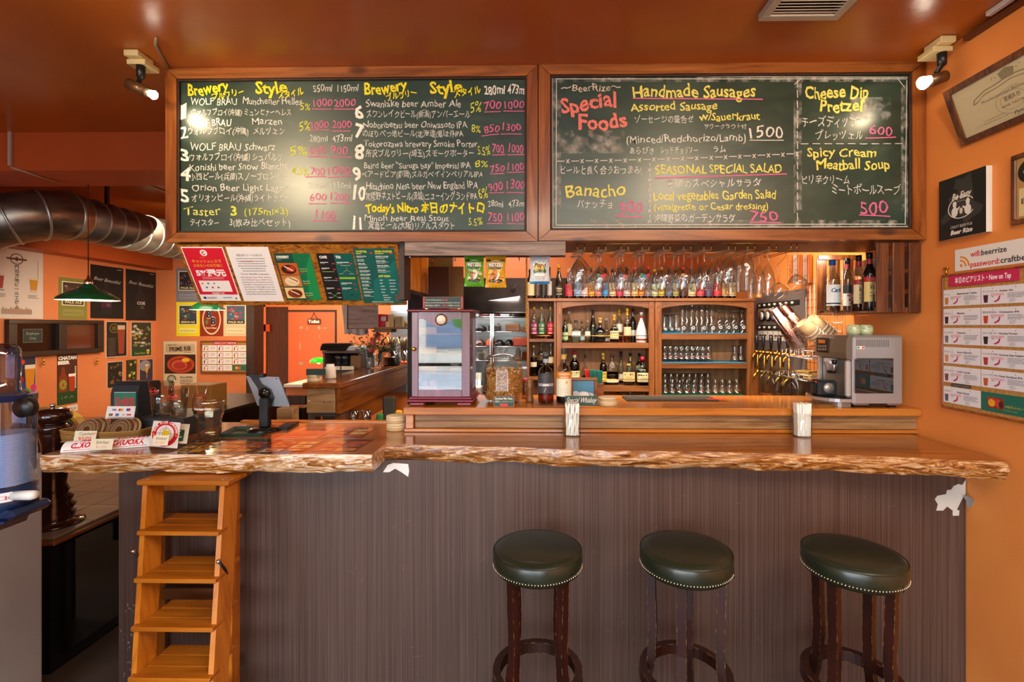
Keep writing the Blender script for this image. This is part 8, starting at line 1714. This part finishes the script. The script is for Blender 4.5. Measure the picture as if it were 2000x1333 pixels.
# baird posters on the dining wall
YD = 6.097
frontposter('grey brewery label poster half hidden by the menu board', 344, 524, 390, 590, YD, '#787884', baird('#787884', '#8a8a94', pic=('#20242c', '#505860', '#803028')), 60, 90)
frontposter('yellow brewery label poster, left of the lower trio', 344.5, 590.5, 390, 657, YD, '#e8d818', baird('#e8d818', '#e8e080', pic=('#384048', '#889898', '#a05028', '#506050')), 60, 90)
def bb(s):
    s.ell(30, 46, 24, 40, '#e0d0a0', 36).up().ell(30, 46, 21, 36, '#8a2c18', 36).up(); s.text(24, 40, 'B', 26, '#e8d8a8', 13, al='c', bold=.12).text(35, 58, 'B', 26, '#e8d8a8', 13, al='c', bold=.12).up().text(24, 40, 'B', 26, '#28304c', 13, al='c', bold=.05).text(35, 58, 'B', 26, '#28304c', 13, al='c', bold=.05); s.ell(40, 22, 5, 3, '#5a8038').ell(18, 52, 4, 6, '#5a8038').text(30, 70, 'Baird Beer', 7, '#e8d8a8', 28, al='c', bold=.02)
frontposter('rust red poster with BB oval emblem in the middle of the lower trio', 390.5, 592, 436, 657, YD, '#8a2c18', bb, 60, 90)
frontposter('cream brewery label poster with red tree, right of the lower trio', 436.5, 590.5, 484.5, 657, YD, '#d0bc94', baird('#d0bc94', '#e0d0a8', pic=('#486070', '#c02830', '#88a0a8', '#d83838')), 60, 90)
def rib(s):
    s.rect(4, 6, 61, 22, '#c0a888').up().text(18, 8.5, 'BEER RIZE\'S', 4, '#302018', 18, al='c', rot=-4).text(33, 19, 'PRIME RIB', 12, '#302018', 42, al='c', bold=.03, rot=-3).text(48, 23, 'with Bone', 3.5, '#302018', 14, al='c'); s.rect(2, 26, 63, 64, '#3a1c14').up().ell(34, 46, 27, 17, '#b84420', 28).up().ell(34, 46, 22, 13, '#902c14', 28).up().ell(31, 47, 16, 10, '#c8583c', 24).up().ell(32, 48, 12, 7, '#a83428', 20).ell(44, 37, 8, 4, '#e0b030')
    s.ell(16, 74, 9, 8, '#606858').ell(16, 74, 6, 5, '#a8b098').text(33, 73, 'Price ¥2200~', 5.5, '#302018', 26, bold=.02); lines(s, 33, 60, 76, 3, 3.4, '#504030', 1.6, .1)
frontposter('cream PRIME RIB poster with steak plate on the dining wall', 319.5, 667, 384, 754, YD, '#d8c4a0', rib, 65, 88)
# small cork board with cards on the dining wall
def corkboard_front():
    t = thing('tap_list_board', 'small cork board of twelve white beer cards on the dining wall', 'notice board', at(440, 729, YD)); Y = 6.08
    m = MB(); a, b = at(392, 666, Y), at(487, 729, Y); e = .018
    for x0, x1, z0, z1 in ((a.x, b.x, a.z-e, a.z), (a.x, b.x, b.z, b.z+e), (a.x, a.x+e, b.z+e, a.z-e), (b.x-e, b.x, b.z+e, a.z-e)): rel(MB().box(x0, x1, Y-.01, 6.098, z0, z1, W_CABX, .002).build('frame_rail', t), t)
    rel(MB().box(a.x+e, b.x-e, Y, 6.098, b.z+e, a.z-e, pm('#a87838', .9)).build('cork_panel', t), t)
    s = Sheet(lambda u, v, l: at(u, v, Y-.002-l)); s.rect(416, 665, 463, 673.5, '#c83858').up().text(439.5, 671.5, '本日のビアリスト・Now on Tap', 5, '#f4e8e8', 42, al='c', bold=.02); rel(s.mb.build('title_strip', t, norm=False), t)
    for i in range(3):
        for j in range(4):
            x, y = 395.5+i*29.3, 675+j*12.8; s = Sheet(lambda u, v, l: at(u, v, Y-.002-l)); last = i == 2 and j == 3
            s.rect(x, y, x+28, y+11, '#1c6a58' if last else '#e8e4e4').up()
            if last: s.rect(x+5, y+3, x+16, y+9, '#c8602c').rect(x+6, y+4, x+10, y+7, '#e8c040')
            else: s.rect(x+2.5, y+4, x+5, y+9.5, rnd.choice(['#a03828', '#4a1c30', '#b06020'])).rect(x+3, y+2, x+12, y+3, '#303030').rect(x+8, y+5, x+13, y+6, '#c03048').rect(x+9, y+7, x+11, y+9.5, '#c03868').rect(x+15, y+3, x+26, y+3.6, '#585058').rect(x+15, y+5, x+25, y+5.6, '#807880').rect(x+15, y+7, x+24, y+7.6, '#807880')
            rel(s.mb.build('beer_card', t, norm=False), t)
corkboard_front()
# dark sliding window in the left wall
X = XL+.02; t = thing('sliding_window', 'dark brown framed sliding window on the left wall with employee sign', 'window', V(XL, atx(100, 0, XL).y, atx(8, 695, XL).z))
y0, y1 = atx(8, 0, XL).y, atx(195, 0, XL).y; zt, zb = atx(8, 624, XL).z, atx(60, 696, XL).z; FR = pm('#2c1c12', .4)
for a, b, c, d in ((y0, y1, zt-.04, zt), (y0, y1, zb, zb+.05), (y0, y0+.07, zb+.05, zt-.04), (y1-.07, y1, zb+.05, zt-.04), ((y0+y1)/2-.02, (y0+y1)/2+.06, zb+.05, zt-.04)): rel(MB().box(XL+.001, XL+.05, a, b, c, d, FR, .003).build('frame_bar', t), t)
ym = (y0+y1)/2
rel(MB().box(XL+.001, XL+.006, y0+.07, ym-.02, zb+.05, zt-.04, pm('#120c0a', .08)).build('dark_pane', t), t)
rel(MB().box(XL+.001, XL+.006, ym+.06, y1-.07, zb+.05, zt-.04, pm('#5a2c18', .10)).build('lit_tint_pane', t), t)  # lit look of this pane is put into its brown colour
s = card(V(XL+.009, atx(43, 0, XL).y, atx(43, 643, XL).z), V(XL+.009, atx(81, 0, XL).y, atx(43, 643, XL).z), V(XL+.009, atx(43, 0, XL).y, atx(43, 670, XL).z), 40, 28, .002, '#1c2420', side=(1, 0, 0)); s.rect(0, 0, 40, .7, '#688078').rect(0, 27.3, 40, 28, '#688078').rect(0, 0, .7, 28, '#688078').rect(39.3, 0, 40, 28, '#688078').text(20, 12, 'Employee', 8, '#88a098', 26, al='c').text(20, 22, 'Only', 8, '#88a098', 14, al='c'); rel(s.mb.build('employee_sign', t, norm=False), t)
for px_ in (85, 190): q = atx(px_, 700, XL+.03); rel(MB().tube([q, q-V(0, 0, .05)], .007, BRASS, 6).ball(q-V(0, 0, .055), .014, BRASS, 8).build('latch', t), t)
# duct
DU = noisy('galvanised_duct', [(.3, '#6a6258'), (.5, '#8a8074'), (.75, '#a49a8c')], 4, 4, .32, .1, .004, 12, .85, 0, (1, 1, 3)); DR = pm('#a8b4b0', .3, .8)
t = thing('spiral_duct', 'big ribbed galvanised ventilation duct bending under the ceiling at left', 'duct', (-4.0, 4.5, 2.6)); r = .19
P = [(-4.0, 6.09, 2.62), (-4.0, 4.15, 2.62)]; cv = [(-4.0, 4.15, 2.62)]
for i in range(1, 8):
    a = i/7*radians(80); cv.append((-4.0-.42*(1-cos(a)), 4.15-.42*sin(a), 2.62-.20*(1-cos(a))))
end = cv[-1]; cv.append((end[0]-.5, end[1]-.02, end[2]-.38)); cv.append((end[0]-.8, end[1]-.02, end[2]-.65))
rel(MB().tube(P, r, DU, 40).build('straight_run', t), t); rel(MB().tube(cv, r*1.06, DU, 40).build('elbow', t), t)
for i in range(13):
    y = 6.0-i*.155; rel(MB().tube([(-4.0, y, 2.62), (-4.0, y+.012, 2.62)], r+.008, DR, 40).build('rib', t), t)
for i in (1, 3, 5, 7, 8):
    A, B = Vector(cv[i]), Vector(cv[i-1]); d = (A-B).normalized()*.008; rel(MB().tube([A-d, A+d], r*1.06+.009, DR, 40).build('rib', t), t)
for y in (4.45, 5.45): rel(MB().box(-4.012, -3.988, y, y+.03, 2.62+r-.02, ZC-.001, IRON).build('strap_hanger', t), t)
# pendants
def pendant(lb, px_, yrim, ytop, wpx, Y):
    c = at(px_, yrim, Y); R_ = at(px_+wpx/2, 0, Y).x-c.x; hT = at(0, ytop, Y).z-c.z
    t = thing('pendant_lamp', lb, 'lamp', (c.x, Y, c.z)); GRN = pm('#0c5c34', .25, coat=.5)
    MB().lathe([(R_, 0), (R_*.96, .02), (R_*.80, hT*.34), (R_*.55, hT*.56), (R_*.34, hT*.68), (R_*.26, hT*.80), (R_*.18, hT*.97), (0, hT)], GRN, 36).build('lamp_shade', t)
    MB().lathe([(R_*.985, .001), (R_*.78, hT*.32), (R_*.53, hT*.53), (R_*.2, hT*.7), (0, hT*.75)], pm('#f0e8d0', .5, emit=.9), 36).build('white_lining', t)
    MB().lathe([(R_*.14, hT*.98), (R_*.15, hT*1.08), (R_*.12, hT*1.22), (R_*.05, hT*1.32), (R_*.04, hT*1.5), (0, hT*1.5)], CHROME, 18).build('socket', t)
    MB().tube([(0, 0, hT*1.48), (0, 0, ZC-c.z-.001)], .0035, pm('#3a1810', .6), 6).build('cord', t)
    MB().ball((0, 0, .035), .03, pm('#ffe8b0', .4, emit=14), 12).build('bulb', t)
    lamp('pendant_bulb_light', 'POINT', (c.x, Y, c.z-.02), 9, WARM, rad=.04)
pendant('green enamel pendant lamp hanging before the left wall posters', 172.5, 587, 555, 97, 3.55)
pendant('green enamel pendant lamp showing just below the menu board', 405, 606, 582, 60, 5.3)
# conduits on the beam and ceiling
for (a, b, Y_, lb) in (((20, 252), (20, 325), 3.222, 'upright pale conduit on the front of the orange beam'),):
    p, q_ = at(*a, Y_), at(*b, Y_); tag(MB().box(p.x-.008, p.x+.012, Y_-.012, Y_+.006, q_.z, p.z, pm('#a89a88', .5), .002).build('conduit', None, tuple(q_)), lb, 'conduit')
p = atz(22, 326, 2.728); q_ = atz(118, 357, 2.728); tag(MB().tube([p-V(0, 0, .004), q_-V(0, 0, .004)], .006, pm('#a89a88', .5), 6).build('conduit', None, tuple(p)), 'pale conduit crossing the underside of the orange beam, left one', 'conduit')
p = atz(278, 357, ZC-.01); q_ = atz(322, 375, ZC-.01); tag(MB().tube([p, q_], .010, pm('#a89a88', .5), 6).build('conduit', None, tuple(p)), 'pale ceiling rail behind the beam beside the chalkboard', 'conduit')
# ------------------------------------------------------------------ spotlights
def spot(lb, bx0, bx1, by0, by1, Y, bulb, cyl0, cyl1, aim, br, track=None, pw=26):
    B = at(*bulb, Y); t = thing('ceiling_spotlight', lb, 'spotlight', (at((bx0+bx1)/2, 0, Y).x, Y, ZC)); cx_ = (bx0+bx1)/2; x0 = at(cx_, 0, Y).x
    IV = pm('#d0bc88', .5); rel(MB().box(x0-.035, x0+.035, Y-.05, Y+.05, ZC-.030, ZC-.001, IV, .004).build('ceiling_plate', t), t); rel(MB().box(x0-.045, x0+.045, Y-.02, Y+.075, ZC-.055, ZC-.0305, IV, .003).build('adapter', t), t)
    A, D = at(*cyl0, Y), at(*cyl1, Y); mid = A*.45+D*.55
    rel(MB().tube([(x0+.01, Y, ZC-.056), (x0+.01, Y, ZC-.11), (x0+.008, Y, ZC-.112), (mid.x, Y, mid.z+.03)], [.020, .018, .010, .010], BLK, 14).build('neck', t), t)
    dd = (D-A).normalized(); rel(MB().tube([A-dd*.004, A, D], [.018, .026, .027], pm('#6a4a2c', .35, .5), 20).build('lamp_tube', t), t)
    rel(MB().tube([D, D+(B-D)*.45], .019, pm('#c8b898', .3, .5), 16).build('bulb_neck', t), t)
    d2 = (Vector(aim)-B).normalized(); qd = d2.to_track_quat('Z', 'Y').to_matrix().to_4x4()
    rel(MB().lathe([(br*.5, -br*1.3), (br*.9, -br*.4), (br, 0), (br*.8, br*.35), (0, br*.5)], pm('#fff0d8', .3, emit=14), 20, M=Matrix.Translation(B) @ qd).build('bulb', t), t)
    lamp('spot_bulb_light', 'SPOT', tuple(B+d2*br*.8), pw, (1, .76, .45), aim=aim, spot=150, rad=br*.8, blend=.8)
spot('ceiling spotlight left of the beer chalkboard with glowing bulb', 252, 290, 105, 130, 2.31, (301, 186), (252, 164), (286, 180), (-1.2, 2.43, 2.5), .022, pw=4)
spot('ceiling spotlight at the right wall aimed at the food chalkboard', 1819, 1852, 88, 118, 2.26, (1801, 163), (1846, 149), (1814, 160), (1.2, 2.43, 2.5), .030, pw=2)
# spots above the picture on a track that light the boards
t = thing('track_spotlight', 'ceiling track spotlights just above the picture aimed at the boards', 'spotlight', (-1.0, .9, ZC)); rel(MB().box(-2.3, 1.4, .88, .92, ZC-.03, ZC-.001, WHITE).build('track', t), t)
for x, aim, pw in ((-1.90, (-1.0, 2.43, 2.4), 62), (1.05, (1.3, 2.43, 2.5), 25)):
    rel(MB().tube([(x, .9, ZC-.03), (x, .9, ZC-.12)], .012, BLK, 10).build('neck', t), t); d2 = (Vector(aim)-V(x, .9, ZC-.15)).normalized(); B = V(x, .9, ZC-.16)
    rel(MB().tube([B-d2*.09, B], .028, pm('#6a4a2c', .35, .5), 16).build('lamp_tube', t), t); rel(MB().ball(tuple(B+d2*.03), .035, pm('#fff0d8', .3, emit=40), 14).build('bulb', t), t)
    lamp('track_bulb_light', 'SPOT', tuple(B+d2*.07), pw, (1, .78, .48), aim=aim, spot=95, rad=.07, blend=.9)
# conduit along the ceiling edge at the right, and cable up to the left spotlight
p0 = V(XR-.045, 2.15, ZC-.012); tag(MB().box(XR-.07, XR-.045, -2.0, 2.05, ZC-.022, ZC-.001, pm('#b8b0b0', .4), .003).build('conduit', None, (XR-.05, 1, ZC-.02)), 'white cable duct along the ceiling edge of the right wall', 'conduit')
a, b, c = V(at(275, 0, 2.12).x+.03, 2.17, ZC-.006), V(at(297, 0, 2.2).x, 2.22, ZC-.006), V(at(322, 0, 2.4).x, 2.42, ZC-.006)
tag(MB().tube([a, b, c], .007, pm('#8a7460', .5), 6).build('conduit', None, tuple(a)), 'thin cable tube from left spotlight to the chalkboard corner', 'conduit')
# ceiling vent
t = thing('ceiling_vent', 'square white louvred ceiling vent above the food chalkboard', 'vent', (1.15, 1.9, ZC)); x0, x1 = atz(1482, 40, ZC-.03).x, atz(1650, 40, ZC-.03).x-.03; y1 = atz(1480, 42, ZC-.03).y; y0 = y1-.34
VW = pm('#a8a094', .45); e = .035
for a, b, c, d in ((x0, x1, y0, y0+e), (x0, x1, y1-e, y1), (x0, x0+e, y0+e, y1-e), (x1-e, x1, y0+e, y1-e)): rel(MB().box(a, b, c, d, ZC-.03, ZC-.001, VW, .002).build('frame_bar', t), t)
n = 15
for i in range(n):
    y = y0+e+(y1-y0-2*e)*(i+.5)/n; rel(MB().box(x0+e, x1-e, -.007, .007, -.0012, .0012, VW, M=Matrix.Translation((0, y, ZC-.022)) @ Matrix.Rotation(.5, 4, 'X')).build('louvre', t), t)
rel(MB().box(x0+e, x1-e, y0+e, y1-e, ZC-.004, ZC-.001, BLK).build('dark_duct', t), t)

# ------------------------------------------------------------------ right wall pictures
def rw(x0, yt0, x1, yb0, th, base, W, Hh, lift=.0, edge=None, lean=0):
    """sheet on the right wall; the far edge at photo column x0, the near edge at x1, heights read at x0"""
    X = XR-.001-th-lift; a, b, c = atx(x0, yt0, X), atx(x1, yt0, X), atx(x0, yb0, X)
    return card(V(X-lean, a.y, a.z), V(X-lean, b.y, a.z), V(X, a.y, c.z), W, Hh, th, base, edge, side=(-1, 0, 0))
def ctt(s):
    for i in range(30): s.ell(rnd.uniform(6, 94), rnd.uniform(4, 68), rnd.uniform(4, 9), rnd.uniform(1, 2.6), rnd.choice(['#cdbf98', '#c8ba92', '#d2c49e']), 8)
    s.up(); ink = '#7c7058'; s.ring(58, 46, 17, 18, '#b8aa88', 28).ring(58, 46, 12, 12.8, '#b8aa88', 28).up()
    s.line([(22, 24), (34, 18), (48, 17), (62, 14), (80, 17), (94, 22)], 1, ink).line([(24, 29), (34, 23), (48, 22), (62, 19), (80, 22), (92, 27)], .8, ink).line([(22, 24), (20, 30), (24, 29)], 1, ink).poly([(52, 6), (60, 2), (68, 6), (66, 16), (54, 16)], '#908468')
    for i in range(9): s.line([(44+i*3.6, 10-i % 3*2), (46+i*3.6, 6+i % 2*3)], .6, ink)
    s.text(58, 34, 'Professional Recognition', 5, ink, 60, al='c', sh=.3).text(58, 44, '宮城久也', 7, '#504838', 16, al='c').text(58, 52, 'BEER TASTER', 4, '#706850', 24, al='c').text(60, 66, 'Pyle', 6, '#484038', 10, al='c', sh=.3); lines(s, 24, 50, 58, 2, 4, '#a89a78', 1.4, .1); lines(s, 66, 94, 50, 2, 4, '#a89a78', 1.4, .1); s.line([(52, 68), (68, 68)], .4, ink)
t = thing('framed_certificate', 'dark wood framed certificate tilted off the right wall', 'picture frame', atx(1882, 285, XR)); 
# far lower corner touches the wall, top leans out; the frame also hangs turned
A_ = at(1846, 180, 2.20); X1 = XR-.004
cbl = atx(1882, 285, X1); top = V(cbl.x-.085, cbl.y, at(1846, 180, cbl.y).z); Ud = V(0, -1, -.0); nn = .46
TLc, TRc, BLc = top, top+Ud*nn, cbl; fnn, nv = quadfn(TLc, TRc, BLc, 100, 70, side=(-1, 0, .2))
def cbar(u0, v0, u1, v1, w0, w1, nm_='frame_rail'):
    m = MB(); P = [fnn(u, v, -.002) for u, v in ((u0, v0), (u1, v0), (u1, v1), (u0, v1))]; P2 = [p-nv*-.014 for p in P]; m.add(P+P2, [(0, 1, 2, 3), (4, 5, 6, 7)]+[(i, (i+1) % 4, (i+1) % 4+4, i+4) for i in range(4)], W_CRATE); return rel(m.build(nm_, t), t)
cbar(0, 0, 100, 7, 0, 0); cbar(0, 63, 100, 70, 0, 0); cbar(0, 7, 6, 63, 0, 0); cbar(94, 7, 100, 63, 0, 0)
s = card(fnn(6, 7, .003), fnn(94, 7, .003), fnn(6, 63, .003), 100, 70, .002, '#cfc19a', side=tuple(nv)); ctt(s); rel(s.mb.build('certificate', t, norm=False), t)
def apple(s):
    G = '#34322e'; s.poly([(30, 30), (40, 34), (42, 22), (34, 20), (38, 4), (54, 8), (70, 2), (74, 26), (76, 48), (96, 58), (90, 68), (70, 74), (58, 86), (50, 66), (34, 64), (10, 74), (2, 66), (18, 56), (26, 50), (22, 34)], G).up()
    s.ring(50, 52, 27, 29, '#e8e4d8', 30, 30, 330, .62).text(50, 38, 'Be Easy', 15, '#e8e4d8', 40, al='c', sh=.3, bold=.03, rot=-2).text(50, 43, 'Brewing', 4, '#b0a898', 16, al='c')
    for x, k in ((36, 1), (64, -1)): s.ell(x, 58, 7, 8, '#e8e4d8').ell(x, 47, 4, 4, '#e8e4d8').poly([(x-5, 45), (x+5, 45), (x+2, 41), (x-2, 41)], '#e8e4d8').poly([(x+4*k, 54), (x+11*k, 50), (x+11*k, 53), (x+5*k, 58)], '#e8e4d8')
    s.ell(50, 58, 3.5, 5, '#d8d4c8').text(50, 84, 'CRAFT BEER PUB', 6, '#d8d4c8', 46, al='c').text(50, 94, 'Beer Rize', 10, '#f4f0e8', 46, al='c', sh=.3, bold=.03)
s = rw(1834, 356, 1926, 472, .026, '#12100e', 100, 100, edge=pm('#d8d4cc', .6)); apple(s); put(s, 'canvas_print', 'black canvas print with pale emblem and white edge on right wall', 'canvas')
def frame_r(lb, x0, yt, x1, yb, fw_, fn, base, W, Hh):
    X = XR-.02; a, b, c = atx(x0, yt, X), atx(x1, yt, X), atx(x0, yb, X); t = thing('framed_award', lb, 'picture frame', (XR, a.y, c.z)); 
    for y0_, y1_, z0_, z1_ in ((b.y, a.y, a.z-fw_, a.z), (b.y, a.y, c.z, c.z+fw_), (a.y-fw_, a.y, c.z+fw_, a.z-fw_), (b.y, b.y+fw_, c.z+fw_, a.z-fw_)): rel(MB().box(X, XR-.001, y0_, y1_, z0_, z1_, W_CRATE, .003).build('frame_rail', t), t)
    s = card(V(X+.006, a.y-fw_, a.z-fw_), V(X+.006, b.y+fw_, a.z-fw_), V(X+.006, a.y-fw_, c.z+fw_), W, Hh, .003, base, side=(-1, 0, 0)); fn(s); rel(s.mb.build('picture_sheet', t, norm=False), t)
frame_r('dark framed award cut off by the right edge', 1973, 306, 2080, 441, .02, lambda s: (s.ell(22, 24, 20, 20, '#181614', 28).up().text(22, 27, 'Whisky', 8, '#c8b888', 26, al='c', sh=.2), s.rect(4, 50, 60, 96, '#dcc890').up().text(8, 76, 'Edelweiss', 12, '#282018', 44, bold=.02)), '#b88c50', 64, 100)
def wifi(s):
    for r0 in (4, 11, 18): s.ring(12, 36, r0 if r0 > 4 else 0, r0+3.5 if r0 > 4 else 6, '#e88a30', 16, 270, 360)
    s.text(35, 19, 'wifi:', 15, '#d83848', 22, bold=.02).text(58, 19, 'beerrize', 15, '#303438', 50, bold=.02).text(35, 39, 'password:', 15, '#d83848', 60, bold=.02).text(96, 39, 'craftbeerrize', 15, '#303438', 84, bold=.02)
X = XR-.004; a, c = atx(1865, 489, X), atx(1865, 531, X); zh = a.z-c.z; wl = a.y-atx(2035, 0, X).y
s = card(V(X, a.y, a.z), V(X, a.y-wl, a.z), V(X, a.y, c.z), 44*wl/zh, 44, .002, '#e8e4dc', side=(-1, 0, 0)); wifi(s); put(s, 'wifi_sign', 'white wifi sign with orange wave symbol on the right wall', 'sign')
# notice board
X = XR-.018; a, c = atx(1838, 538, X), atx(1838, 796, X); yn = 1.70; e = .010
t = thing('notice_board', 'large cork notice board of beer cards on the right wall', 'notice board', (XR, a.y, c.z))
for y0_, y1_, z0_, z1_ in ((yn, a.y, a.z-e, a.z), (yn, a.y, c.z, c.z+e), (a.y-e, a.y, c.z+e, a.z-e), (yn, yn+e, c.z+e, a.z-e)): rel(MB().box(X, XR-.001, y0_, y1_, z0_, z1_, W_PINEZ, .002).build('frame_rail', t), t)
CORK = noisy('cork', [(.35, '#a87434'), (.6, '#c08c48')], 90, 3, .9, .1); rel(MB().box(X+.006, XR-.001, yn+e, a.y-e, c.z+e, a.z-e, CORK).build('cork_panel', t), t)
def nb(px0, py0, px1, py1, W, Hh, base, fn, name, o_=0):
    """card on the cork: heights given at the column 1838"""
    k = X+.004-o_; A = atx(px0, 0, k).y; B = atx(px1, 0, k).y; z0_, z1_ = atx(1838, py0, k).z, atx(1838, py1, k).z
    s = card(V(k, A, z0_), V(k, B, z0_), V(k, A, z1_), W, Hh, .001, base, side=(-1, 0, 0)); fn(s); rel(s.mb.build(name, t, norm=False), t)
nb(1853, 542, 1991, 562, 140, 24, '#c82858', lambda s: s.text(70, 17, '本日のビアリスト・Now on Tap', 15, '#f8f0f0', 112, al='c', bold=.03), 'title_strip', .003)
names = [('ヘレス', 'Munchener Helles', '#c8823c'), ('メルツェン', 'Marzen', '#4a1438'), ('シュバルツ', 'Schwarz', '#707078'), ('ブロンシュ', 'Snow Blanche', '#d88c50'), ('ライトラガー', 'Light Lager', '#7a4030'), ('スタウト', 'Real Stout', '#585458'),
         ('アンバーエール', 'Amber Ale', '#4a1030'), ('鬼は外IPA', 'Oniwasoto IPA', '#c8442c'), ('スモークポーター', 'Smoke Porter', '#241418'), ('インペリアルIPA', 'Suruga bay Imperial', '#b03038'), ('ニューイングランドIPA', 'New England IPA', '#c05830')]
def bcard(nm_, en, col):
    def f(s):
        s.ell(26, 5, 1.2, 1.2, '#707070', 8).ell(74, 5, 1.2, 1.2, '#707070', 8).text(3, 14, nm_, 6, '#404048', min(34, 5.2*len(nm_)), bold=.01).text(40, 14, en, 6, '#303038', min(56, 3.2*len(en)), bold=.03)
        s.poly([(5, 20), (16, 20), (14.5, 38), (6.5, 38)], col).up(); lines(s, 22, 52, 18, 2, 3, '#d83858', 1.4, .1); s.poly([(28, 36), (34, 33), (38, 30), (40, 24), (43, 22), (42, 29), (40, 34), (32, 38)], '#b82860'); s.rect(24, 24, 29, 25.5, '#409070'); lines(s, 58, 97, 18, 4, 3.2, '#707078', 1.4, .3); lines(s, 62, 76, 32, 3, 3, '#888890', 1.2, .4)
    return f
for i in range(6):
    y = 568+i*36.5 if i < 5 else 753; nb(1842, y, 1915, y+31, 100, 42, '#e8e6ea', bcard(*names[i]), 'beer_card')
for i in range(5):
    y = 568+i*36.5; nb(1916.5, y, 2010, y+31, 100, 42, '#e8e6ea', bcard(*names[6+i]), 'beer_card', .0004)
nb(1916.5, 753, 2010, 786, 100, 42, '#0e6a58', lambda s: (s.rect(14, 10, 50, 34, '#8a3020').up(), s.ell(24, 22, 8, 9, '#e8a828').ell(38, 22, 7, 9, '#c84030').ell(44, 24, 5, 8, '#401820').up(), s.text(14, 16, 'テイスター', 8, '#d83838', 24, bold=.04).text(52, 28, '3種飲み比べ', 6, '#c8b030', 40).text(48, 35, 'Taster set', 4, '#c8b030', 30)), 'taster_card')
nb(1858, 746, 1896, 751.5, 38, 6, '#181818', lambda s: s.text(19, 4.6, 'TODAY\'S NITRO', 4, '#c8c0b0', 34, al='c'), 'nitro_strip', .001)
q = atx(1848, 530, XR-.01); rel(MB().tube([q+V(0, 0, -.02), q+V(0, 0, .012)], .004, BRASS, 6).tube([q+V(0, -.012, .014), q+V(0, .012, .014)], .005, BRASS, 6).build('hanger_clip', t), t)
